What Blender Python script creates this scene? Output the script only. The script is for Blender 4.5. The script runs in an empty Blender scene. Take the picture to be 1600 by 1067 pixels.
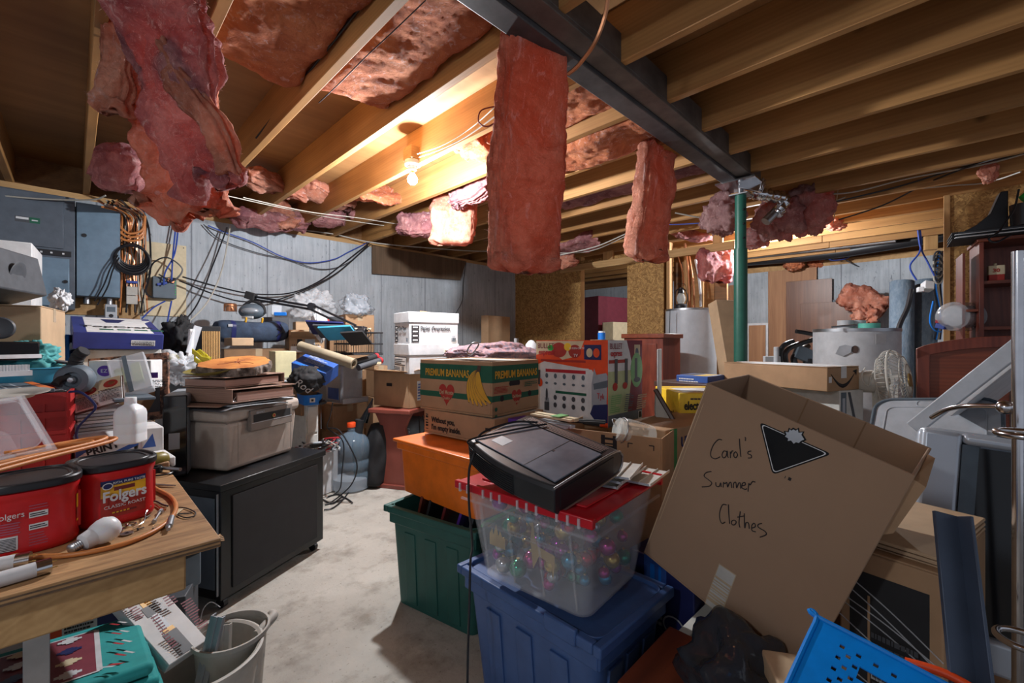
import bpy, bmesh, math, random
from mathutils import Vector, Matrix, noise, Euler
random.seed(7)
S = bpy.context.scene
COL = S.collection
PI = math.pi
# ---------------------------------------------------------------- camera, world, lights, exposure
CAM_H = 1.12                       # eye height; +X and +Y run along the two wall directions, camera looks along (1,1)
FPX = 685.0                        # focal length in pixels of the 1600 px frame
cam_d = bpy.data.cameras.new('camera'); cam = bpy.data.objects.new('camera', cam_d); COL.objects.link(cam)
cam_d.sensor_width = 36; cam_d.lens = FPX/1600*36; cam_d.clip_start = 0.02
cam.location = (0, 0, CAM_H); cam.rotation_euler = (PI/2, 0, -PI/4)
S.camera = cam
S.view_settings.view_transform = 'Standard'; S.view_settings.look = 'None'
S.view_settings.gamma = 1.0; S.view_settings.use_curve_mapping = False
S.view_settings.exposure = 1.4
w = bpy.data.worlds.new('world'); S.world = w; w.use_nodes = True
w.node_tree.nodes['Background'].inputs[0].default_value = (0.80, 0.86, 1.0, 1)
w.node_tree.nodes['Background'].inputs[1].default_value = 0.17
def lamp(name, loc, e, r=0.035, c=(0.93, 0.96, 1.0)):
    l = bpy.data.lights.new(name, 'POINT'); l.energy = e; l.shadow_soft_size = r; l.color = c
    o = bpy.data.objects.new(name, l); COL.objects.link(o); o.location = loc; return o
lamp('bulb_light', (1.575, 2.50, 2.125), 74)
lamp('bulb_light', (5.34, 1.445, 2.125), 55)
lamp('bulb_light', (-0.95, 0.45, 1.78), 9.5, 0.05)  # added fill lamp out of view, brightens the cans on the bench

# ---------------------------------------------------------------- helpers
def D(px, py, d):                  # the point seen at a pixel, d metres in front of the camera
    r = (px-800)/FPX*d; z = CAM_H+(533-py)/FPX*d
    return Vector(((d+r)/math.sqrt(2), (d-r)/math.sqrt(2), z))
def F(px, py, z): return D(px, py, FPX*(z-CAM_H)/(533-py))
def WY(px, py, Y): return D(px, py, Y*math.sqrt(2)/(1-(px-800)/FPX))
def WX(px, py, X): return D(px, py, X*math.sqrt(2)/(1+(px-800)/FPX))
def V(*a): return Vector(a)
MT = {}
def mat(name, col, rough=0.6, metal=0.0, var=0.0, scale=8.0, bump=0.0, bscale=60.0, col2=None, stretch=(1,1,1), detail=4, alpha=None,
        trans=0.0, emit=None, estr=0.0, translucent=None, lo=0.35, hi=0.65, coat=0.0, ior=1.45, sub=0.0):
    m = bpy.data.materials.new(name); m.use_nodes = True; nt = m.node_tree; N = nt.nodes; L = nt.links
    b = N['Principled BSDF']; b.inputs['Roughness'].default_value = rough; b.inputs['Metallic'].default_value = metal
    b.inputs['Base Color'].default_value = (*col, 1); b.inputs['Coat Weight'].default_value = coat; b.inputs['IOR'].default_value = ior
    tc = N.new('ShaderNodeTexCoord'); mp = N.new('ShaderNodeMapping'); mp.inputs['Scale'].default_value = stretch
    L.new(tc.outputs['Object'], mp.inputs[0])
    if var or col2:
        n = N.new('ShaderNodeTexNoise'); n.inputs['Scale'].default_value = scale; n.inputs['Detail'].default_value = detail
        n.inputs['Roughness'].default_value = 0.62
        L.new(mp.outputs[0], n.inputs['Vector'])
        r = N.new('ShaderNodeValToRGB'); L.new(n.outputs['Fac'], r.inputs[0])
        c2 = col2 or tuple(max(0, c*(1-var)) for c in col)
        c1 = col if col2 else tuple(min(1, c*(1+var*0.5)) for c in col)
        r.color_ramp.elements[0].position = lo; r.color_ramp.elements[1].position = hi
        r.color_ramp.elements[0].color = (*c2, 1); r.color_ramp.elements[1].color = (*c1, 1)
        L.new(r.outputs[0], b.inputs['Base Color'])
    if bump:
        n2 = N.new('ShaderNodeTexNoise'); n2.inputs['Scale'].default_value = bscale; n2.inputs['Detail'].default_value = 5
        L.new(mp.outputs[0], n2.inputs['Vector'])
        bp = N.new('ShaderNodeBump'); bp.inputs['Strength'].default_value = bump; bp.inputs['Distance'].default_value = 0.01
        L.new(n2.outputs['Fac'], bp.inputs['Height']); L.new(bp.outputs[0], b.inputs['Normal'])
    if trans: b.inputs['Transmission Weight'].default_value = trans
    if alpha is not None: b.inputs['Alpha'].default_value = alpha
    if sub: b.inputs['Subsurface Weight'].default_value = sub; b.inputs['Subsurface Scale'].default_value = .02
    if emit: b.inputs['Emission Color'].default_value = (*emit, 1); b.inputs['Emission Strength'].default_value = estr
    if translucent:
        t = N.new('ShaderNodeBsdfTranslucent'); t.inputs[0].default_value = (*translucent[:3], 1)
        mx = N.new('ShaderNodeMixShader'); mx.inputs[0].default_value = translucent[3]
        L.new(b.outputs[0], mx.inputs[1]); L.new(t.outputs[0], mx.inputs[2]); L.new(mx.outputs[0], N['Material Output'].inputs[0])
    MT[name] = m; return m

class MB:
    """collects shapes; build() links them as one mesh object"""
    def __init__(s, m=None): s.v=[]; s.f=[]; s.mi=[]; s.mats=[]; s.cur=0; s.M=Matrix(); s.use(m) if m else None
    def use(s, m):
        m = MT[m] if isinstance(m, str) else m
        if m not in s.mats: s.mats.append(m)
        s.cur = s.mats.index(m); return s
    def add(s, vs, fs):
        o = len(s.v); s.v += [s.M @ Vector(p) for p in vs]; s.f += [tuple(i+o for i in f) for f in fs]; s.mi += [s.cur]*len(fs); return s
    def hexa(s, p): return s.add(p, [(3,2,1,0),(4,5,6,7),(0,1,5,4),(1,2,6,5),(2,3,7,6),(3,0,4,7)])
    def box(s, x0, y0, z0, x1, y1, z1, tx=0, ty=0):   # tx/ty: inset of the bottom (taper)
        return s.hexa([(x0+tx,y0+ty,z0),(x1-tx,y0+ty,z0),(x1-tx,y1-ty,z0),(x0+tx,y1-ty,z0),(x0,y0,z1),(x1,y0,z1),(x1,y1,z1),(x0,y1,z1)])
    def cbox(s, c, sz, rz=0, rx=0, ry=0):
        M0 = s.M; s.M = M0 @ Matrix.Translation(c) @ Euler((rx, ry, rz)).to_matrix().to_4x4()
        a, b, d = (q/2 for q in sz); s.box(-a, -b, -d, a, b, d); s.M = M0; return s
    def poly(s, pts, z0, z1):
        n = len(pts); vs = [(x, y, z0) for x, y in pts]+[(x, y, z1) for x, y in pts]
        fs = [tuple(range(n))[::-1], tuple(range(n, 2*n))]+[(i, (i+1)%n, n+(i+1)%n, n+i) for i in range(n)]
        return s.add(vs, fs)
    def cyl(s, p0, p1, r0, r1=None, n=24, cap=True):
        p0, p1 = Vector(p0), Vector(p1); r1 = r0 if r1 is None else r1
        z = (p1-p0).normalized(); x = z.orthogonal().normalized(); y = z.cross(x)
        vs = []
        for p, r in ((p0, r0), (p1, r1)):
            vs += [p+(x*math.cos(2*PI*i/n)+y*math.sin(2*PI*i/n))*r for i in range(n)]
        fs = [(i, (i+1)%n, n+(i+1)%n, n+i) for i in range(n)]
        if cap: fs += [tuple(range(n))[::-1], tuple(range(n, 2*n))]
        return s.add(vs, fs)
    def lathe(s, prof, n=40, cap=True, squash=None):
        vs = []
        for r, z in prof:
            for i in range(n):
                a = 2*PI*i/n; x, y = math.cos(a), math.sin(a)
                if squash:
                    k = (abs(x)**squash+abs(y)**squash)**(-1/squash); x, y = x*k, y*k
                vs.append((r*x, r*y, z))
        fs = []
        for j in range(len(prof)-1):
            fs += [(j*n+i, j*n+(i+1)%n, (j+1)*n+(i+1)%n, (j+1)*n+i) for i in range(n)]
        if cap: fs += [tuple(range(n))[::-1], tuple((len(prof)-1)*n+i for i in range(n))]
        return s.add(vs, fs)
    def tube(s, pts, r, n=8, smooth=True, closed=False):
        pts = [Vector(p) for p in pts]
        if smooth and len(pts) > 2: pts = spline(pts, closed)
        m = len(pts); vs = []; up = None
        for i, p in enumerate(pts):
            a = pts[(i-1) % m] if (i or closed) else p; b = pts[(i+1) % m] if (i < m-1 or closed) else p
            t = (b-a).normalized()
            if up is None: up = t.orthogonal().normalized()
            up = (up-t*up.dot(t)); up = up.normalized() if up.length > 1e-6 else t.orthogonal().normalized()
            y = t.cross(up); rr = r(i/(m-1)) if callable(r) else r
            vs += [p+(up*math.cos(2*PI*k/n)+y*math.sin(2*PI*k/n))*rr for k in range(n)]
        fs = []
        for j in range(m if closed else m-1):
            q = (j+1) % m
            fs += [(j*n+i, j*n+(i+1)%n, q*n+(i+1)%n, q*n+i) for i in range(n)]
        if not closed: fs += [tuple(range(n))[::-1], tuple((m-1)*n+i for i in range(n))]
        return s.add(vs, fs)
    def grid(s, fn, nu, nv, wrap=False):
        vs = [fn(i/nu, j/nv) for j in range(nv+1) for i in range(nu+1)]; k = nu+1
        return s.add(vs, [(j*k+i, j*k+i+1, (j+1)*k+i+1, (j+1)*k+i) for j in range(nv) for i in range(nu)])
    def sphere(s, c, r, n=20, m=12, sc=(1,1,1)):
        c = Vector(c); vs = []; fs = []
        for j in range(m+1):
            th = PI*j/m
            for i in range(n):
                a = 2*PI*i/n; vs.append(c+Vector((r*sc[0]*math.sin(th)*math.cos(a), r*sc[1]*math.sin(th)*math.sin(a), r*sc[2]*math.cos(th))))
        for j in range(m): fs += [(j*n+i, (j+1)*n+i, (j+1)*n+(i+1)%n, j*n+(i+1)%n) for i in range(n)]
        return s.add(vs, fs)
    def build(s, name, parent=None, bev=0.0, flat=False, ang=38, seg=2, solid=0):
        me = bpy.data.meshes.new(name); me.from_pydata([tuple(v) for v in s.v], [], s.f)
        for m in s.mats: me.materials.append(m)
        me.polygons.foreach_set('material_index', s.mi)
        me.update()
        if not flat:
            me.polygons.foreach_set('use_smooth', [True]*len(me.polygons)); me.set_sharp_from_angle(angle=math.radians(ang))
        o = bpy.data.objects.new(name, me); COL.objects.link(o)
        if parent is not None: o.parent = parent
        if solid:
            k = o.modifiers.new('solid', 'SOLIDIFY'); k.thickness = solid; k.offset = 0
        if bev:
            b = o.modifiers.new('bevel', 'BEVEL'); b.width = bev; b.segments = seg; b.limit_method = 'ANGLE'; b.angle_limit = math.radians(40)
        return o
def spline(p, closed=False, k=8):
    out = []; n = len(p)
    for i in range(n if closed else n-1):
        g = (lambda j: p[j % n]) if closed else (lambda j: p[min(max(j, 0), n-1)])
        a, b, c, d = g(i-1), g(i), g(i+1), g(i+2)
        for q in range(k):
            t = q/k
            out.append(0.5*((2*b)+(c-a)*t+(2*a-5*b+4*c-d)*t*t+(3*b-a-3*c+d)*t**3))
    if not closed: out.append(p[-1])
    return out
def tag(o, label, cat, group=None, kind=None):
    if label: o['label'] = label
    if cat: o['category'] = cat
    if group: o['group'] = group
    if kind: o['kind'] = kind
    return o
def struct(o): o['kind'] = 'structure'; return o
def thing(name, label, cat, M=None, group=None):
    o = bpy.data.objects.new(name, None); COL.objects.link(o); o.empty_display_size = .05
    if M is not None: o.matrix_world = M if isinstance(M, Matrix) else Matrix.Translation(M)
    return tag(o, label, cat, group)
def solo(name, label, cat, mb, group=None, **k): return tag(mb.build(name, **k), label, cat, group)
def copy_tree(o, M, label=None):
    c = o.copy(); COL.objects.link(c); c.matrix_world = M
    if label: c['label'] = label
    for ch in list(o.children):
        d = ch.copy(); COL.objects.link(d); d.parent = c
        for g in list(ch.children):
            e = g.copy(); COL.objects.link(e); e.parent = d
    return c
def frame(A, R, L, h=0.0, flat=True):
    """near top corner A, right top corner R, left top corner L -> matrix at the BOTTOM near corner (x to R, y to L), width, depth"""
    A, R, L = Vector(A), Vector(R), Vector(L)
    if flat: R.z = L.z = A.z
    x, l = R-A, L-A
    if l.length > x.length: y = l.normalized(); x0 = x-y*x.dot(y); w, d = x0.length, l.length; x0.normalize()
    else: x0 = x.normalized(); y = l-x0*l.dot(x0); w, d = x.length, y.length; y.normalize()
    z = x0.cross(y).normalized()
    M = Matrix(((x0.x, y.x, z.x, 0), (x0.y, y.y, z.y, 0), (x0.z, y.z, z.z, 0), (0, 0, 0, 1)))
    return Matrix.Translation(A-z*h) @ M, w, d
def rot(loc, deg=0, tx=0, ty=0): return Matrix.Translation(loc) @ Euler((math.radians(tx), math.radians(ty), math.radians(deg))).to_matrix().to_4x4()
def axis(loc, z, x=None):          # frame whose local z points along a direction
    z = Vector(z).normalized(); x = Vector(x) if x is not None else z.orthogonal(); x = (x-z*x.dot(z)).normalized(); y = z.cross(x)
    return Matrix.Translation(loc) @ Matrix(((x.x, y.x, z.x, 0), (x.y, y.y, z.y, 0), (x.z, y.z, z.z, 0), (0, 0, 0, 1)))
# faces of a box of size w,d,h: matrices whose (u,v) lie on the face, n outwards
def FF(w, d, h): return Matrix(((1,0,0,0),(0,0,-1,0),(0,1,0,0),(0,0,0,1)))                       # y=0 face, u=+x
def FL(w, d, h): return Matrix(((0,0,-1,0),(-1,0,0,d),(0,1,0,0),(0,0,0,1)))                      # x=0 face, u=-y
def FT(w, d, h): return Matrix(((1,0,0,0),(0,1,0,0),(0,0,1,h),(0,0,0,1)))                        # top, u=x v=y
def FI(M, k): return M @ Matrix.Translation((0, 0, k))
_fc = {}
def text(parent, s, size, M, m, name='lettering', align='LEFT', sx=1.0, shear=0, bold=0.0, lift=.0012, sp=1.0):
    cu = bpy.data.curves.new('t', 'FONT'); cu.body = s; cu.size = size; cu.align_x = align; cu.extrude = .0004; cu.shear = shear; cu.offset = bold
    cu.resolution_u = 3; cu.space_character = sp
    ob = bpy.data.objects.new('t', cu); me = bpy.data.meshes.new_from_object(ob)
    bpy.data.objects.remove(ob); bpy.data.curves.remove(cu)
    me.transform(M @ Matrix.Translation((0, 0, lift)) @ Matrix.Diagonal((sx, 1, 1, 1)))
    me.materials.clear(); me.materials.append(MT[m]); me.name = name
    o = bpy.data.objects.new(name, me); COL.objects.link(o); o.parent = parent; return o
def decal(parent, M, items, name='printed_panel', t=.0008):
    """items: (material, [(u,v)...]) polygons or (material, u0,v0,u1,v1) rectangles, stacked outwards"""
    mb = MB()
    for k, it in enumerate(items):
        mb.use(it[0]); mb.M = M @ Matrix.Translation((0, 0, .0002+k*.00015))
        pts = it[1] if len(it) == 2 else [(it[1], it[2]), (it[3], it[2]), (it[3], it[4]), (it[1], it[4])]
        mb.poly(pts, 0, t*.5)
    return mb.build(name, parent, flat=True)
def scribble(m, x0, y0, x1, y1, n, rnd=None):   # rows of tiny print
    rnd = rnd or random; out = []; dy = (y1-y0)/n
    for i in range(n):
        x = x0
        xe = x1 if rnd.random() > .3 else x0+(x1-x0)*rnd.uniform(.5, .95)
        while x < xe:
            l = rnd.uniform(.04, .16)*(x1-x0); out.append((m, x, y0+i*dy, min(x+l, xe), y0+i*dy+dy*.5)); x += l+.02*(x1-x0)
    return out
def bars(m, x0, y0, x1, y1, n=16, vert=True):
    out = []; q = (x1-x0)/n if vert else (y1-y0)/n
    for i in range(n):
        k = q*random.choice((.3, .5, .7))
        out.append((m, x0+i*q, y0, x0+i*q+k, y1) if vert else (m, x0, y0+i*q, x1, y0+i*q+k))
    return out
def ell(cx, cy, rx, ry, n=24, a0=0, a1=2*PI): return [(cx+rx*math.cos(a0+(a1-a0)*i/n), cy+ry*math.sin(a0+(a1-a0)*i/n)) for i in range(n if a1-a0 > 6.2 else n+1)]
# ---------------------------------------------------------------- materials
def grain(name, col, dark, scale=3.0, stretch=(6, .35, 6), rough=.65, knots=True, bump=.15):
    m = mat(name, col, rough); nt = m.node_tree; N = nt.nodes; L = nt.links; b = N['Principled BSDF']
    mp = [n for n in N if n.type == 'MAPPING'][0]; mp.inputs['Scale'].default_value = stretch
    n1 = N.new('ShaderNodeTexNoise'); n1.inputs['Scale'].default_value = scale; n1.inputs['Detail'].default_value = 6; n1.inputs['Distortion'].default_value = .6
    L.new(mp.outputs[0], n1.inputs['Vector'])
    wv = N.new('ShaderNodeTexWave'); wv.wave_type = 'RINGS'; wv.rings_direction = 'Y'; wv.inputs['Scale'].default_value = scale*1.2; wv.inputs['Distortion'].default_value = 7
    wv.inputs['Detail'].default_value = 3; L.new(mp.outputs[0], wv.inputs['Vector'])
    mx = N.new('ShaderNodeMix'); mx.data_type = 'FLOAT'; mx.inputs[0].default_value = .12
    L.new(n1.outputs['Fac'], mx.inputs[2]); L.new(wv.outputs['Fac'], mx.inputs[3])
    r = N.new('ShaderNodeValToRGB'); r.color_ramp.elements[0].position = .22; r.color_ramp.elements[1].position = .72
    r.color_ramp.elements[0].color = (*dark, 1); r.color_ramp.elements[1].color = (*col, 1)
    L.new(mx.outputs[0], r.inputs[0]); last = r.outputs[0]
    if knots:
        tc = [n for n in N if n.type == 'TEX_COORD'][0]
        vo = N.new('ShaderNodeTexVoronoi'); vo.inputs['Scale'].default_value = 2.3; L.new(tc.outputs['Object'], vo.inputs['Vector'])
        r2 = N.new('ShaderNodeValToRGB'); r2.color_ramp.elements[0].position = .03; r2.color_ramp.elements[1].position = .09
        r2.color_ramp.elements[0].color = (.25, .25, .25, 1); r2.color_ramp.elements[1].color = (1, 1, 1, 1)
        L.new(vo.outputs['Distance'], r2.inputs[0])
        mm = N.new('ShaderNodeMix'); mm.data_type = 'RGBA'; mm.blend_type = 'MULTIPLY'; mm.inputs[0].default_value = .8
        L.new(last, mm.inputs[6]); L.new(r2.outputs[0], mm.inputs[7]); last = mm.outputs[2]
        nn = N.new('ShaderNodeTexNoise'); nn.inputs['Scale'].default_value = 1.3; L.new(tc.outputs['Object'], nn.inputs['Vector'])
        r3 = N.new('ShaderNodeValToRGB'); r3.color_ramp.elements[0].position = .3; r3.color_ramp.elements[0].color = (.62, .58, .55, 1)
        r3.color_ramp.elements[1].position = .65; L.new(nn.outputs['Fac'], r3.inputs[0])
        m2 = N.new('ShaderNodeMix'); m2.data_type = 'RGBA'; m2.blend_type = 'MULTIPLY'; m2.inputs[0].default_value = 1
        L.new(last, m2.inputs[6]); L.new(r3.outputs[0], m2.inputs[7]); last = m2.outputs[2]
    L.new(last, b.inputs['Base Color'])
    bp = N.new('ShaderNodeBump'); bp.inputs['Strength'].default_value = bump; bp.inputs['Distance'].default_value = .004
    L.new(mx.outputs[0], bp.inputs['Height']); L.new(bp.outputs[0], b.inputs['Normal'])
    return m
grain('joist', (.52, .27, .09), (.33, .155, .048))
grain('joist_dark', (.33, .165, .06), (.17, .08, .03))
grain('lumber', (.66, .42, .19), (.42, .24, .09))
grain('lumber_x', (.62, .38, .17), (.40, .22, .08), stretch=(.35, 6, 6))
grain('lumber_z', (.66, .40, .17), (.42, .22, .08), stretch=(6, 6, .35))
grain('subfloor', (.42, .215, .08), (.30, .145, .05), stretch=(.4, 5, 5), scale=2)
grain('benchply', (.56, .33, .15), (.22, .115, .05), stretch=(1.6, 9, 6), scale=5, bump=.4)
grain('mahogany', (.22, .05, .028), (.085, .018, .012), stretch=(5, 5, .4), knots=False, rough=.35)
grain('mahogany_x', (.25, .06, .025), (.10, .022, .012), stretch=(.5, 5, 5), knots=False, rough=.35)
grain('panelwood', (.20, .09, .05), (.10, .045, .028), stretch=(8, 8, .3), knots=False, rough=.4)
grain('oakpanel', (.42, .22, .11), (.26, .12, .06), stretch=(9, 9, .4), knots=False)
grain('darkply', (.16, .10, .06), (.075, .045, .025), stretch=(5, 5, .35), knots=False)
grain('redbrown', (.25, .065, .045), (.15, .035, .025), stretch=(2, 2, .5), knots=False, rough=.4, bump=.03)
def osb():
    m = mat('osb', (.5, .3, .1), .7); nt = m.node_tree; N = nt.nodes; L = nt.links; b = N['Principled BSDF']
    mp = [n for n in N if n.type == 'MAPPING'][0]; mp.inputs['Scale'].default_value = (1, 1, 1.0)
    ns = N.new('ShaderNodeTexNoise'); ns.inputs['Scale'].default_value = 14; L.new(mp.outputs[0], ns.inputs['Vector'])
    ad = N.new('ShaderNodeVectorMath'); ad.operation = 'MULTIPLY_ADD'; ad.inputs[1].default_value = (.16, .16, .16)
    L.new(ns.outputs['Color'], ad.inputs[0]); L.new(mp.outputs[0], ad.inputs[2])
    v = N.new('ShaderNodeTexVoronoi'); v.inputs['Scale'].default_value = 52; L.new(ad.outputs[0], v.inputs['Vector'])
    sp = N.new('ShaderNodeSeparateColor'); L.new(v.outputs['Color'], sp.inputs[0])
    r = N.new('ShaderNodeValToRGB'); e = r.color_ramp.elements; e[0].color = (.26, .13, .038, 1); e[1].color = (.56, .33, .11, 1); e[0].position = .05
    k = r.color_ramp.elements.new(.5); k.color = (.38, .21, .07, 1); L.new(sp.outputs[0], r.inputs[0]); L.new(r.outputs[0], b.inputs['Base Color'])
    bp = N.new('ShaderNodeBump'); bp.inputs['Strength'].default_value = .25; bp.inputs['Distance'].default_value = .004; L.new(sp.outputs[0], bp.inputs['Height']); L.new(bp.outputs[0], b.inputs['Normal'])
osb()
def concrete(name, col, col2, walls=True):
    m = mat(name, col, .85); nt = m.node_tree; N = nt.nodes; L = nt.links; b = N['Principled BSDF']
    tc = [n for n in N if n.type == 'TEX_COORD'][0]
    def noise_(sc, st, d=5):
        mp = N.new('ShaderNodeMapping'); mp.inputs['Scale'].default_value = st; L.new(tc.outputs['Object'], mp.inputs[0])
        n = N.new('ShaderNodeTexNoise'); n.inputs['Scale'].default_value = sc; n.inputs['Detail'].default_value = d; n.inputs['Roughness'].default_value = .65
        L.new(mp.outputs[0], n.inputs['Vector']); return n
    n1 = noise_(1.6, (1, 1, 1)); r = N.new('ShaderNodeValToRGB'); r.color_ramp.elements[0].position = .33; r.color_ramp.elements[1].position = .66
    r.color_ramp.elements[0].color = (*col2, 1); r.color_ramp.elements[1].color = (*col, 1); L.new(n1.outputs['Fac'], r.inputs[0]); last = r.outputs[0]
    def mul(last, fac_socket, lo, hi, dark, amt=1.0):
        rr = N.new('ShaderNodeValToRGB'); rr.color_ramp.elements[0].position = lo; rr.color_ramp.elements[1].position = hi
        rr.color_ramp.elements[0].color = (*dark, 1); rr.color_ramp.elements[1].color = (1, 1, 1, 1); L.new(fac_socket, rr.inputs[0])
        x = N.new('ShaderNodeMix'); x.data_type = 'RGBA'; x.blend_type = 'MULTIPLY'; x.inputs[0].default_value = amt
        L.new(last, x.inputs[6]); L.new(rr.outputs[0], x.inputs[7]); return x.outputs[2]
    if walls:
        last = mul(last, noise_(9, (4, 4, .28)).outputs['Fac'], .34, .6, (.78, .79, .8))
        last = mul(last, noise_(30, (1.2, 1.2, .5)).outputs['Fac'], .30, .38, (.5, .5, .52))
        sx = N.new('ShaderNodeSeparateXYZ'); L.new(tc.outputs['Object'], sx.inputs[0])
        s = N.new('ShaderNodeMath'); s.operation = 'ADD'; L.new(sx.outputs[0], s.inputs[0]); L.new(sx.outputs[1], s.inputs[1])
        q = N.new('ShaderNodeMath'); q.operation = 'MULTIPLY'; q.inputs[1].default_value = 1/.62; L.new(s.outputs[0], q.inputs[0])
        fr = N.new('ShaderNodeMath'); fr.operation = 'FRACT'; L.new(q.outputs[0], fr.inputs[0])
        pp = N.new('ShaderNodeMath'); pp.operation = 'PINGPONG'; pp.inputs[1].default_value = .5; L.new(fr.outputs[0], pp.inputs[0])
        last = mul(last, pp.outputs[0], .004, .014, (.5, .5, .52))
    else:
        last = mul(last, noise_(5, (1, 1, 1)).outputs['Fac'], .32, .5, (.62, .6, .57))
        last = mul(last, noise_(60, (1, 1, 1)).outputs['Fac'], .3, .4, (.6, .58, .55))
        pass

    L.new(last, b.inputs['Base Color'])
    bp = N.new('ShaderNodeBump'); bp.inputs['Strength'].default_value = .35; bp.inputs['Distance'].default_value = .01
    L.new(noise_(22, (1, 1, .6)).outputs['Fac'], bp.inputs['Height']); L.new(bp.outputs[0], b.inputs['Normal'])
concrete('concrete_wall', (.50, .54, .58), (.37, .40, .43)); concrete('concrete_floor', (.47, .445, .40), (.34, .32, .285), False)
def insul(name, col, dark, dirt, streak=False):
    m = mat(name, col, .95); nt = m.node_tree; N = nt.nodes; L = nt.links; b = N['Principled BSDF']
    tc = [n for n in N if n.type == 'TEX_COORD'][0]
    def nz(s, d=6, st=(1,1,1), dist=0):
        mp = N.new('ShaderNodeMapping'); mp.inputs['Scale'].default_value = st; L.new(tc.outputs['Object'], mp.inputs[0])
        n = N.new('ShaderNodeTexNoise'); n.inputs['Scale'].default_value = s; n.inputs['Detail'].default_value = d; n.inputs['Roughness'].default_value = .7; n.inputs['Distortion'].default_value = dist
        L.new(mp.outputs[0], n.inputs['Vector']); return n.outputs['Fac']
    r = N.new('ShaderNodeValToRGB'); r.color_ramp.elements[0].position = .34; r.color_ramp.elements[1].position = .62
    r.color_ramp.elements[0].color = (*dark, 1); r.color_ramp.elements[1].color = (*col, 1); L.new(nz(9, 8, dist=1.2), r.inputs[0])
    r2 = N.new('ShaderNodeValToRGB'); r2.color_ramp.elements[0].position = .40; r2.color_ramp.elements[1].position = .58
    r2.color_ramp.elements[0].color = (*dirt, 1); r2.color_ramp.elements[1].color = (1, 1, 1, 1); L.new(nz(3.4, 7, dist=.8), r2.inputs[0])
    x = N.new('ShaderNodeMix'); x.data_type = 'RGBA'; x.blend_type = 'MULTIPLY'; x.inputs[0].default_value = 1
    L.new(r.outputs[0], x.inputs[6]); L.new(r2.outputs[0], x.inputs[7]); last = x.outputs[2]
    r4 = N.new('ShaderNodeValToRGB'); r4.color_ramp.elements[0].position = .56; r4.color_ramp.elements[1].position = .72; r4.color_ramp.elements[0].color = (0,0,0,1)
    L.new(nz(22, 8, (1,1,.22) if streak else (1,1,.7), 1.5), r4.inputs[0]); y = N.new('ShaderNodeMix'); y.data_type = 'RGBA'; y.inputs[7].default_value = (.86,.66,.62,1)
    L.new(r4.outputs[0], y.inputs[0]); L.new(last, y.inputs[6]); L.new(y.outputs[2], b.inputs['Base Color'])
    bp = N.new('ShaderNodeBump'); bp.inputs['Strength'].default_value = 1; bp.inputs['Distance'].default_value = .022
    L.new(nz(46, 10, dist=1.5), bp.inputs['Height']); L.new(bp.outputs[0], b.inputs['Normal'])
    t = N.new('ShaderNodeBsdfTranslucent'); t.inputs[0].default_value = (1.0, .26, .10, 1)
    mx = N.new('ShaderNodeMixShader'); mx.inputs[0].default_value = .24
    L.new(b.outputs[0], mx.inputs[1]); L.new(t.outputs[0], mx.inputs[2]); L.new(mx.outputs[0], N['Material Output'].inputs[0])
insul('pink', (.92, .46, .32), (.74, .25, .14), (.62, .50, .48))
insul('pink_dirty', (.70, .34, .32), (.42, .16, .17), (.40, .34, .44))
insul('pink_grey', (.60, .38, .36), (.36, .20, .20), (.6, .55, .58))
insul('pink_long', (.80, .38, .26), (.54, .21, .13), (.50, .42, .40), True)
insul('pink_bay', (.82, .31, .14), (.60, .17, .065), (.75, .62, .6))

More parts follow.
